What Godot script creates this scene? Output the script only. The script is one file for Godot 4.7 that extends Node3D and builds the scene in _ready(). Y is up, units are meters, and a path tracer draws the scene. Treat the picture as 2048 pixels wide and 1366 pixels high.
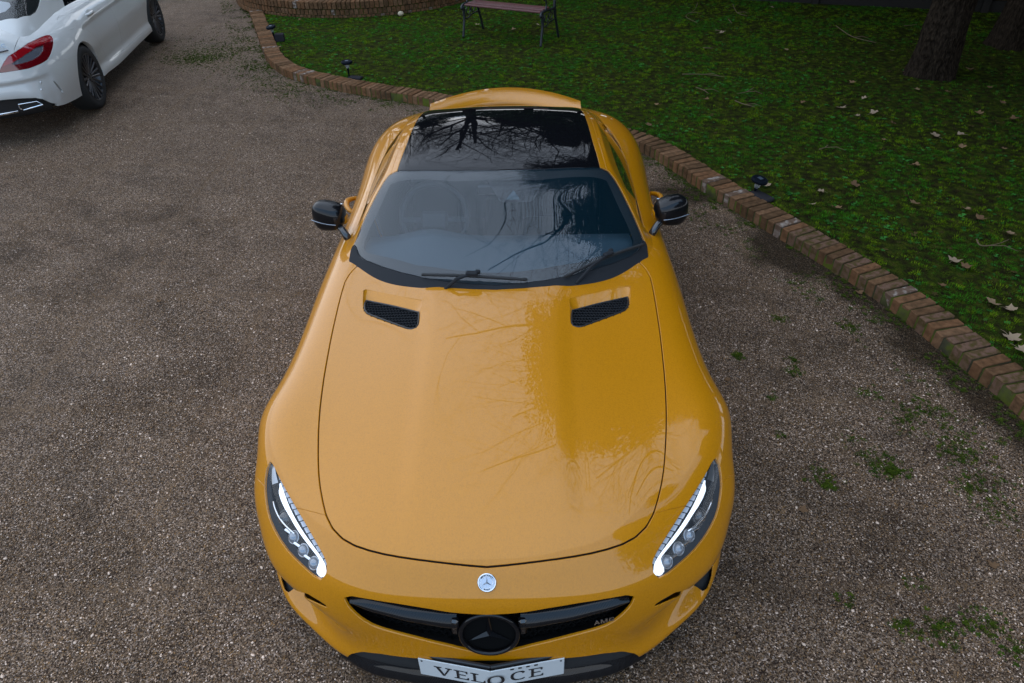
extends Node3D
# A yellow sports car on a gravel drive, seen from above its nose; brick kerb, lawn, bench, trees and a white saloon behind.

var rng := RandomNumberGenerator.new()
var M := {}
var taken := {}
const CAM := Vector3(0.1412, 2.6555, 1.1561)

# ---------------------------------------------------------------- scene helpers
func numbered(called: String) -> String:
	var n: int = taken.get(called, 0)
	taken[called] = n + 1
	return called if n == 0 else "%s_%03d" % [called, n]

func tag(o: Node, label: String, category: String, group := "") -> Node:
	o.set_meta("label", label)
	o.set_meta("category", category)
	if group != "":
		o.set_meta("group", group)
	return o

func thing(called: String, label: String, category: String, at := Vector3.ZERO, turn := 0.0, group := "") -> Node3D:
	var o := Node3D.new()
	o.name = numbered(called)
	add_child(o)
	o.position = at
	o.rotation.y = turn
	tag(o, label, category, group)
	return o

func part(called: String, mesh: Mesh, m: Material, parent: Node) -> MeshInstance3D:
	var o := MeshInstance3D.new()
	o.name = called
	o.mesh = mesh
	if m:
		o.material_override = m
	parent.add_child(o, true)
	return o

func top(called: String, mesh: Mesh, m: Material, label: String, category: String, group := "") -> MeshInstance3D:
	var o := MeshInstance3D.new()
	o.name = numbered(called)
	o.mesh = mesh
	if m:
		o.material_override = m
	add_child(o)
	tag(o, label, category, group)
	return o

func setting(called: String, mesh: Mesh, m: Material) -> MeshInstance3D:
	var o := MeshInstance3D.new()
	o.name = numbered(called)
	o.mesh = mesh
	o.material_override = m
	add_child(o)
	o.set_meta("kind", "structure")
	return o

func stuff(called: String, mesh: Mesh, m: Material, xf: Array, cols: PackedColorArray, label: String, category: String) -> void:
	var mm := MultiMesh.new()
	mm.transform_format = MultiMesh.TRANSFORM_3D
	mm.use_colors = true
	mm.mesh = mesh
	mm.instance_count = xf.size()
	for i in xf.size():
		mm.set_instance_transform(i, xf[i])
		mm.set_instance_color(i, cols[i])
	var o := MultiMeshInstance3D.new()
	o.name = numbered(called)
	o.multimesh = mm
	o.material_override = m
	add_child(o)
	tag(o, label, category)
	o.set_meta("kind", "stuff")

# ---------------------------------------------------------------- materials
func lin(r: float, g: float, b: float, a := 1.0) -> Color:
	var c := Color(r, g, b).linear_to_srgb()
	c.a = a
	return c

func mat(c: Color, rough := 0.6, metal := 0.0, coat := 0.0) -> StandardMaterial3D:
	var m := StandardMaterial3D.new()
	m.albedo_color = c
	m.roughness = rough
	m.metallic = metal
	if coat > 0.0:
		m.clearcoat_enabled = true
		m.clearcoat = coat
		m.clearcoat_roughness = 0.02
	m.cull_mode = BaseMaterial3D.CULL_DISABLED
	return m

func pane(c: Color, alpha: float) -> StandardMaterial3D:
	var m := mat(Color(c.r, c.g, c.b, alpha), 0.0)
	m.transparency = BaseMaterial3D.TRANSPARENCY_ALPHA
	return m

func noise(kind: int, freq: float, sd: int, octaves := 3) -> FastNoiseLite:
	var n := FastNoiseLite.new()
	n.noise_type = kind
	n.frequency = freq
	n.seed = sd
	n.fractal_octaves = octaves
	if octaves <= 1:
		n.fractal_type = FastNoiseLite.FRACTAL_NONE
	return n

func ramp(stops: Array, flat := false) -> Gradient:
	var g := Gradient.new()
	var offs := PackedFloat32Array()
	var cols := PackedColorArray()
	for s in stops:
		offs.append(s[0])
		cols.append(s[1])
	g.offsets = offs
	g.colors = cols
	if flat:
		g.interpolation_mode = Gradient.GRADIENT_INTERPOLATE_CONSTANT
	return g

func tex(n: FastNoiseLite, size: int, g: Gradient = null, bump := 0.0) -> NoiseTexture2D:
	var t := NoiseTexture2D.new()
	t.width = size
	t.height = size
	t.seamless = true
	t.noise = n
	t.normalize = true
	if g:
		t.color_ramp = g
	if bump > 0.0:
		t.as_normal_map = true
		t.bump_strength = bump
	t.generate_mipmaps = false
	return t

func tri(m: StandardMaterial3D, scale: float, world := false) -> StandardMaterial3D:
	m.uv1_triplanar = true
	m.uv1_world_triplanar = world
	m.uv1_scale = Vector3.ONE * scale
	return m

func make_materials() -> void:
	M.paint = mat(lin(0.51, 0.194, 0.0004), 0.45, 0.08, 0.9)
	var fl := noise(FastNoiseLite.TYPE_VALUE, 0.45, 5, 1)
	M.paint.albedo_texture = tex(fl, 512, ramp([[0.0, Color(0.90, 0.89, 0.86)], [0.5, Color(0.97, 0.97, 0.97)], [1.0, Color(1, 1, 1)]]))
	tri(M.paint, 1.6)
	M.gap = mat(lin(0.008, 0.008, 0.008), 0.8)
	M.black = mat(lin(0.012, 0.012, 0.013), 0.35)
	M.gloss = mat(lin(0.005, 0.005, 0.006), 0.25, 0.0, 0.8)
	M.roofglass = mat(lin(0.004, 0.004, 0.005), 0.02)
	M.roofglass.metallic_specular = 0.35
	M.carbon = mat(lin(0.012, 0.012, 0.013), 0.4, 0.0, 0.55)
	M.carbon.metallic_specular = 0.15
	var weave := Image.create(64, 64, false, Image.FORMAT_RGB8)
	for y in 64:
		for x in 64:
			var k: bool = ((x / 8 + y / 8) % 4) < 2
			weave.set_pixel(x, y, Color(0.5, 0.5, 0.52) if k else Color(1, 1, 1))
	M.carbon.albedo_texture = ImageTexture.create_from_image(weave)
	tri(M.carbon, 55.0)
	M.rubber = mat(lin(0.012, 0.012, 0.012), 0.75)
	M.matte = mat(lin(0.02, 0.021, 0.023), 0.6)
	M.frit = mat(lin(0.004, 0.004, 0.0045), 0.7)
	M.dash = mat(lin(0.016, 0.042, 0.062), 0.7)
	M.seat = mat(lin(0.007, 0.013, 0.018), 0.7)
	M.chrome = mat(lin(0.75, 0.76, 0.78), 0.12, 1.0)
	M.dullchrome = mat(lin(0.35, 0.36, 0.38), 0.3, 1.0)
	M.windscreen = pane(lin(0.012, 0.045, 0.065), 0.22)
	M.sideglass = mat(lin(0.006, 0.011, 0.006), 0.03, 0.0, 1.0)
	M.lens = pane(lin(0.5, 0.52, 0.55), 0.06)
	M.plate = mat(lin(0.52, 0.53, 0.52), 0.35)
	M.drl = mat(lin(0.8, 0.82, 0.85), 0.3)
	M.drl.emission_enabled = true
	M.drl.emission = Color(0.93, 0.96, 1.0)
	M.drl.emission_energy_multiplier = 0.6
	M.drl2 = mat(lin(0.66, 0.69, 0.74), 0.25)
	M.rim = mat(lin(0.045, 0.046, 0.05), 0.3, 0.7)
	M.rimface = mat(lin(0.09, 0.09, 0.095), 0.3, 0.8)
	M.white = mat(lin(0.58, 0.565, 0.53), 0.4, 0.0, 1.0)
	M.redlens = mat(lin(0.13, 0.002, 0.006), 0.08, 0.0, 1.0)
	M.redtop = mat(lin(0.28, 0.005, 0.010), 0.08, 0.0, 1.0)
	M.clearlens = mat(lin(0.26, 0.26, 0.30), 0.1, 0.6, 1.0)
	M.paper = mat(lin(0.72, 0.73, 0.74), 0.8)

# ---------------------------------------------------------------- mesh helpers
func tube(st: SurfaceTool, pts: Array, radii: Array, sides := 6, closed_ends := true) -> void:
	var n := pts.size()
	var rings := []
	var ref := Vector3(0.123, 1, 0.077).normalized()
	var last := Vector3.ZERO
	for i in n:
		var d: Vector3 = (pts[mini(i + 1, n - 1)] - pts[maxi(i - 1, 0)]).normalized()
		var a: Vector3 = last
		if i == 0:
			a = d.cross(ref)
			if a.length() < 0.15:
				a = d.cross(Vector3(1, 0, 0.1))
		a = (a - d * a.dot(d)).normalized()
		last = a
		var b := d.cross(a)
		var ring := []
		for k in sides:
			var t := TAU * k / sides
			ring.append(pts[i] + (a * cos(t) + b * sin(t)) * radii[i])
		rings.append(ring)
	for i in n - 1:
		for k in sides:
			var k2 := (k + 1) % sides
			quad(st, rings[i][k], rings[i][k2], rings[i + 1][k2], rings[i + 1][k])
	if closed_ends:
		for k in range(1, sides - 1):
			face(st, rings[0][0], rings[0][k + 1], rings[0][k])
			face(st, rings[n - 1][0], rings[n - 1][k], rings[n - 1][k + 1])

func face(st: SurfaceTool, a: Vector3, b: Vector3, c: Vector3) -> void:
	st.add_vertex(a)
	st.add_vertex(c)
	st.add_vertex(b)

func quad(st: SurfaceTool, a: Vector3, b: Vector3, c: Vector3, d: Vector3) -> void:
	# counter-clockwise seen from outside
	face(st, a, b, c)
	face(st, a, c, d)

func begin(smooth := true) -> SurfaceTool:
	var st := SurfaceTool.new()
	st.begin(Mesh.PRIMITIVE_TRIANGLES)
	st.set_smooth_group(0 if smooth else -1)
	return st

func done(st: SurfaceTool) -> ArrayMesh:
	st.generate_normals()
	return st.commit()

func box(st: SurfaceTool, c: Vector3, s: Vector3, b := Basis.IDENTITY, bev := 0.0) -> void:
	# a box with chamfered edges
	var h := s * 0.5
	var e: float = minf(bev, minf(h.x, minf(h.y, h.z)) * 0.9)
	if e <= 0.0:
		var v := []
		for i in 8:
			v.append(c + b * Vector3(h.x if i & 1 else -h.x, h.y if i & 2 else -h.y, h.z if i & 4 else -h.z))
		for f in [[0, 2, 3, 1], [4, 5, 7, 6], [0, 4, 6, 2], [1, 3, 7, 5], [2, 6, 7, 3], [0, 1, 5, 4]]:
			quad(st, v[f[0]], v[f[1]], v[f[2]], v[f[3]])
		return
	var P := {}
	for sx in [-1, 1]:
		for sy in [-1, 1]:
			for sz in [-1, 1]:
				P[[sx, sy, sz, 0]] = c + b * Vector3(sx * h.x, sy * (h.y - e), sz * (h.z - e))
				P[[sx, sy, sz, 1]] = c + b * Vector3(sx * (h.x - e), sy * h.y, sz * (h.z - e))
				P[[sx, sy, sz, 2]] = c + b * Vector3(sx * (h.x - e), sy * (h.y - e), sz * h.z)
				var t := [P[[sx, sy, sz, 0]], P[[sx, sy, sz, 1]], P[[sx, sy, sz, 2]]]
				if sx * sy * sz > 0:
					face(st, t[0], t[1], t[2])
				else:
					face(st, t[0], t[2], t[1])
	for s1 in [-1, 1]:
		oquad(st, c, P[[s1, -1, -1, 0]], P[[s1, 1, -1, 0]], P[[s1, 1, 1, 0]], P[[s1, -1, 1, 0]])
		oquad(st, c, P[[-1, s1, -1, 1]], P[[1, s1, -1, 1]], P[[1, s1, 1, 1]], P[[-1, s1, 1, 1]])
		oquad(st, c, P[[-1, -1, s1, 2]], P[[1, -1, s1, 2]], P[[1, 1, s1, 2]], P[[-1, 1, s1, 2]])
		for s2 in [-1, 1]:
			oquad(st, c, P[[s1, s2, -1, 0]], P[[s1, s2, 1, 0]], P[[s1, s2, 1, 1]], P[[s1, s2, -1, 1]])
			oquad(st, c, P[[s1, -1, s2, 0]], P[[s1, 1, s2, 0]], P[[s1, 1, s2, 2]], P[[s1, -1, s2, 2]])
			oquad(st, c, P[[-1, s1, s2, 1]], P[[1, s1, s2, 1]], P[[1, s1, s2, 2]], P[[-1, s1, s2, 2]])

func oquad(st: SurfaceTool, inside: Vector3, a: Vector3, b: Vector3, c: Vector3, d: Vector3) -> void:
	var n := (b - a).cross(c - a)
	if n.dot((a + b + c + d) * 0.25 - inside) >= 0.0:
		quad(st, a, b, c, d)
	else:
		quad(st, a, d, c, b)

func lathe(st: SurfaceTool, prof: Array, segs: int, xf: Transform3D) -> void:
	# profile of (radius, along x); turned round the local x axis
	for i in prof.size() - 1:
		for k in segs:
			var a := TAU * k / segs
			var b := TAU * (k + 1) / segs
			var p: Vector2 = prof[i]
			var q: Vector2 = prof[i + 1]
			var v0 := xf * Vector3(p.y, p.x * cos(a), p.x * sin(a))
			var v1 := xf * Vector3(p.y, p.x * cos(b), p.x * sin(b))
			var v2 := xf * Vector3(q.y, q.x * cos(b), q.x * sin(b))
			var v3 := xf * Vector3(q.y, q.x * cos(a), q.x * sin(a))
			if p.x < 1e-5:
				face(st, v0, v2, v3)
			elif q.x < 1e-5:
				face(st, v0, v1, v2)
			else:
				quad(st, v0, v1, v2, v3)

func catmull(pts: Array, per: int) -> Array:
	var out := []
	var n := pts.size()
	for i in n - 1:
		var a = pts[maxi(i - 1, 0)]
		var b = pts[i]
		var c = pts[i + 1]
		var d = pts[mini(i + 2, n - 1)]
		for k in per:
			var t := float(k) / per
			out.append(b.cubic_interpolate(c, a, d, t))
	out.append(pts[n - 1])
	return out

# ---------------------------------------------------------------- spline nets and cutting them into panels
func bas(t: float) -> Array:
	return [pow(1.0 - t, 3) / 6.0, (3.0 * t * t * t - 6.0 * t * t + 4.0) / 6.0, (-3.0 * t * t * t + 3.0 * t * t + 3.0 * t + 1.0) / 6.0, t * t * t / 6.0]

func net(ctrl: Array, rows: int, cols: int, su: int, sv: int, shape = null) -> Dictionary:
	# bicubic B-spline net of one half of a body; ctrl holds x, y, z of (rows x cols) control points
	var nu := (rows - 3) * su + 1
	var nv := (cols - 3) * sv + 1
	var P := PackedVector3Array()
	P.resize(nu * nv)
	var vw := []
	for j in nv:
		var cj := mini(j / sv, cols - 4)
		vw.append([cj, bas(float(j - cj * sv) / sv)])
	for i in nu:
		var ci := mini(i / su, rows - 4)
		var w := bas(float(i - ci * su) / su)
		var line := PackedVector3Array()
		for c in cols:
			var s := Vector3.ZERO
			for k in 4:
				var o: int = ((ci + k) * cols + c) * 3
				s += Vector3(ctrl[o], ctrl[o + 1], ctrl[o + 2]) * w[k]
			line.append(s)
		for j in nv:
			var cj: int = vw[j][0]
			var b: Array = vw[j][1]
			var p: Vector3 = line[cj] * b[0] + line[cj + 1] * b[1] + line[cj + 2] * b[2] + line[cj + 3] * b[3]
			if j == 0:
				p.x = 0.0
			if shape != null:
				p = shape.call(p)
			P[i * nv + j] = p
	var N := PackedVector3Array()
	N.resize(nu * nv)
	for i in nu:
		for j in nv:
			var du := P[mini(i + 1, nu - 1) * nv + j] - P[maxi(i - 1, 0) * nv + j]
			var dv := Vector3.ZERO
			if j == 0:
				var q := P[i * nv + 1]
				dv = q - Vector3(-q.x, q.y, q.z)
			else:
				dv = P[i * nv + mini(j + 1, nv - 1)] - P[i * nv + j - 1]
			var n := dv.cross(du)
			if n.length() < 1e-12:
				n = Vector3.UP
			N[i * nv + j] = n.normalized()
	# outward: the middle of the net must look up
	var T := PackedInt32Array()
	for i in nu - 1:
		for j in nv - 1:
			var a := i * nv + j
			T.append_array([a, a + nv, a + nv + 1, a, a + nv + 1, a + 1])
	var m := {"p": P, "n": N, "t": T}
	var up := 0.0
	for i in N.size():
		up += N[i].y
	if up < 0.0:
		for i in N.size():
			N[i] = -N[i]
		m.n = N
	return m

func field(m: Dictionary, f: Callable) -> PackedFloat32Array:
	var d := PackedFloat32Array()
	var P: PackedVector3Array = m.p
	d.resize(P.size())
	for i in P.size():
		d[i] = f.call(P[i])
	return d

func cut(m: Dictionary, d: PackedFloat32Array, skirt := 0.0) -> Dictionary:
	# keeps where d < 0; a skirt folds the new edge inwards
	var P: PackedVector3Array = m.p
	var N: PackedVector3Array = m.n
	var T: PackedInt32Array = m.t
	var p2 := PackedVector3Array()
	var n2 := PackedVector3Array()
	var t2 := PackedInt32Array()
	var map := PackedInt32Array()
	map.resize(P.size())
	map.fill(-1)
	var made := {}
	var seg := []
	var sz := P.size()
	for k in range(0, T.size(), 3):
		var ids := [T[k], T[k + 1], T[k + 2]]
		var inside := int(d[ids[0]] < 0.0) + int(d[ids[1]] < 0.0) + int(d[ids[2]] < 0.0)
		if inside == 0:
			continue
		var poly := []
		var cutp := []
		for e in 3:
			var a: int = ids[e]
			var b: int = ids[(e + 1) % 3]
			if d[a] < 0.0:
				if map[a] < 0:
					map[a] = p2.size()
					p2.append(P[a])
					n2.append(N[a])
				poly.append(map[a])
			if inside < 3 and (d[a] < 0.0) != (d[b] < 0.0):
				var lo := mini(a, b)
				var hi := maxi(a, b)
				var key := lo * sz + hi
				if not made.has(key):
					var t: float = d[lo] / (d[lo] - d[hi])
					made[key] = p2.size()
					p2.append(P[lo].lerp(P[hi], t))
					n2.append(N[lo].lerp(N[hi], t).normalized())
				poly.append(made[key])
				cutp.append(made[key])
		for e in range(1, poly.size() - 1):
			t2.append_array([poly[0], poly[e], poly[e + 1]])
		if cutp.size() == 2 and skirt > 0.0:
			var out := Vector3.ZERO
			for e in 3:
				out += P[ids[e]] * (1.0 if d[ids[e]] >= 0.0 else 0.0) / (3 - inside) - P[ids[e]] * (1.0 if d[ids[e]] < 0.0 else 0.0) / inside
			seg.append([cutp[0], cutp[1], out])
	for s in seg:
		var a: int = s[0]
		var b: int = s[1]
		var pa := p2[a]
		var pb := p2[b]
		var side := (pb - pa).cross(n2[a])
		if side.length() < 1e-9:
			continue
		side = side.normalized()
		if side.dot(s[2]) < 0.0:
			side = -side
		var o := p2.size()
		# a small rounded turn, then straight in
		var r := minf(0.003, skirt * 0.4)
		p2.append_array([pa, pb, pa + (side * 0.5 - n2[a]) * r, pb + (side * 0.5 - n2[b]) * r, pa - n2[a] * skirt, pb - n2[b] * skirt])
		n2.append_array([(n2[a] + side * 0.35).normalized(), (n2[b] + side * 0.35).normalized(), (side + n2[a] * 0.3).normalized(), (side + n2[b] * 0.3).normalized(), side, side])
		t2.append_array([o, o + 1, o + 3, o, o + 3, o + 2, o + 2, o + 3, o + 5, o + 2, o + 5, o + 4])
	return {"p": p2, "n": n2, "t": t2}

func offset(m: Dictionary, by: float) -> Dictionary:
	var P: PackedVector3Array = m.p.duplicate()
	var N: PackedVector3Array = m.n
	for i in P.size():
		P[i] += N[i] * by
	return {"p": P, "n": N, "t": m.t}

func solid(m: Dictionary, side := 0) -> ArrayMesh:
	# side 1: as built (x > 0); -1: mirrored; 0: both halves in one mesh
	var P := PackedVector3Array()
	var N := PackedVector3Array()
	var T := PackedInt32Array()
	for s in ([1, -1] if side == 0 else [side]):
		var o := P.size()
		var base_p: PackedVector3Array = m.p
		var base_n: PackedVector3Array = m.n
		if s == 1:
			P.append_array(base_p)
			N.append_array(base_n)
		else:
			for i in base_p.size():
				P.append(Vector3(-base_p[i].x, base_p[i].y, base_p[i].z))
				N.append(Vector3(-base_n[i].x, base_n[i].y, base_n[i].z))
		var t: PackedInt32Array = m.t
		for k in range(0, t.size(), 3):
			var a := t[k] + o
			var b := t[k + 1] + o
			var c := t[k + 2] + o
			if (P[b] - P[a]).cross(P[c] - P[a]).dot(N[a] + N[b] + N[c]) > 0.0:
				T.append_array([a, c, b])
			else:
				T.append_array([a, b, c])
	var arr := []
	arr.resize(Mesh.ARRAY_MAX)
	arr[Mesh.ARRAY_VERTEX] = P
	arr[Mesh.ARRAY_NORMAL] = N
	arr[Mesh.ARRAY_INDEX] = T
	var mesh := ArrayMesh.new()
	if T.size() > 0:
		mesh.add_surface_from_arrays(Mesh.PRIMITIVE_TRIANGLES, arr)
	return mesh

func sdp(p: Vector2, poly: PackedVector2Array, box2: Rect2) -> float:
	# signed distance to a polygon, negative inside; far away only a bound
	var ex := maxf(box2.position.x - p.x, p.x - box2.end.x)
	var ey := maxf(box2.position.y - p.y, p.y - box2.end.y)
	var e := maxf(ex, ey)
	if e > 0.06:
		return e
	var best := 1e9
	var inside := false
	var n := poly.size()
	var a := poly[n - 1]
	for i in n:
		var b := poly[i]
		var ab := b - a
		var ap := p - a
		var t := clampf(ap.dot(ab) / maxf(ab.length_squared(), 1e-12), 0.0, 1.0)
		best = minf(best, (ap - ab * t).length_squared())
		if (a.y > p.y) != (b.y > p.y) and p.x < ab.x * (p.y - a.y) / ab.y + a.x:
			inside = not inside
		a = b
	best = sqrt(best)
	return -best if inside else best

func poly2(flat: Array) -> PackedVector2Array:
	var out := PackedVector2Array()
	for i in range(0, flat.size(), 2):
		out.append(Vector2(flat[i], flat[i + 1]))
	return out

func bounds(poly: PackedVector2Array) -> Rect2:
	var r := Rect2(poly[0], Vector2.ZERO)
	for p in poly:
		r = r.expand(p)
	return r

func interp(x: float, xs: Array, ys: Array) -> float:
	if x <= xs[0]:
		return ys[0]
	for i in range(1, xs.size()):
		if x <= xs[i]:
			return lerpf(ys[i - 1], ys[i], (x - xs[i - 1]) / (xs[i] - xs[i - 1]))
	return ys[ys.size() - 1]

func negate(d: PackedFloat32Array, add := 0.0) -> PackedFloat32Array:
	var o := PackedFloat32Array()
	o.resize(d.size())
	for i in d.size():
		o[i] = add - d[i]
	return o

func plus(d: PackedFloat32Array, add: float) -> PackedFloat32Array:
	var o := d.duplicate()
	for i in o.size():
		o[i] += add
	return o

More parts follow.
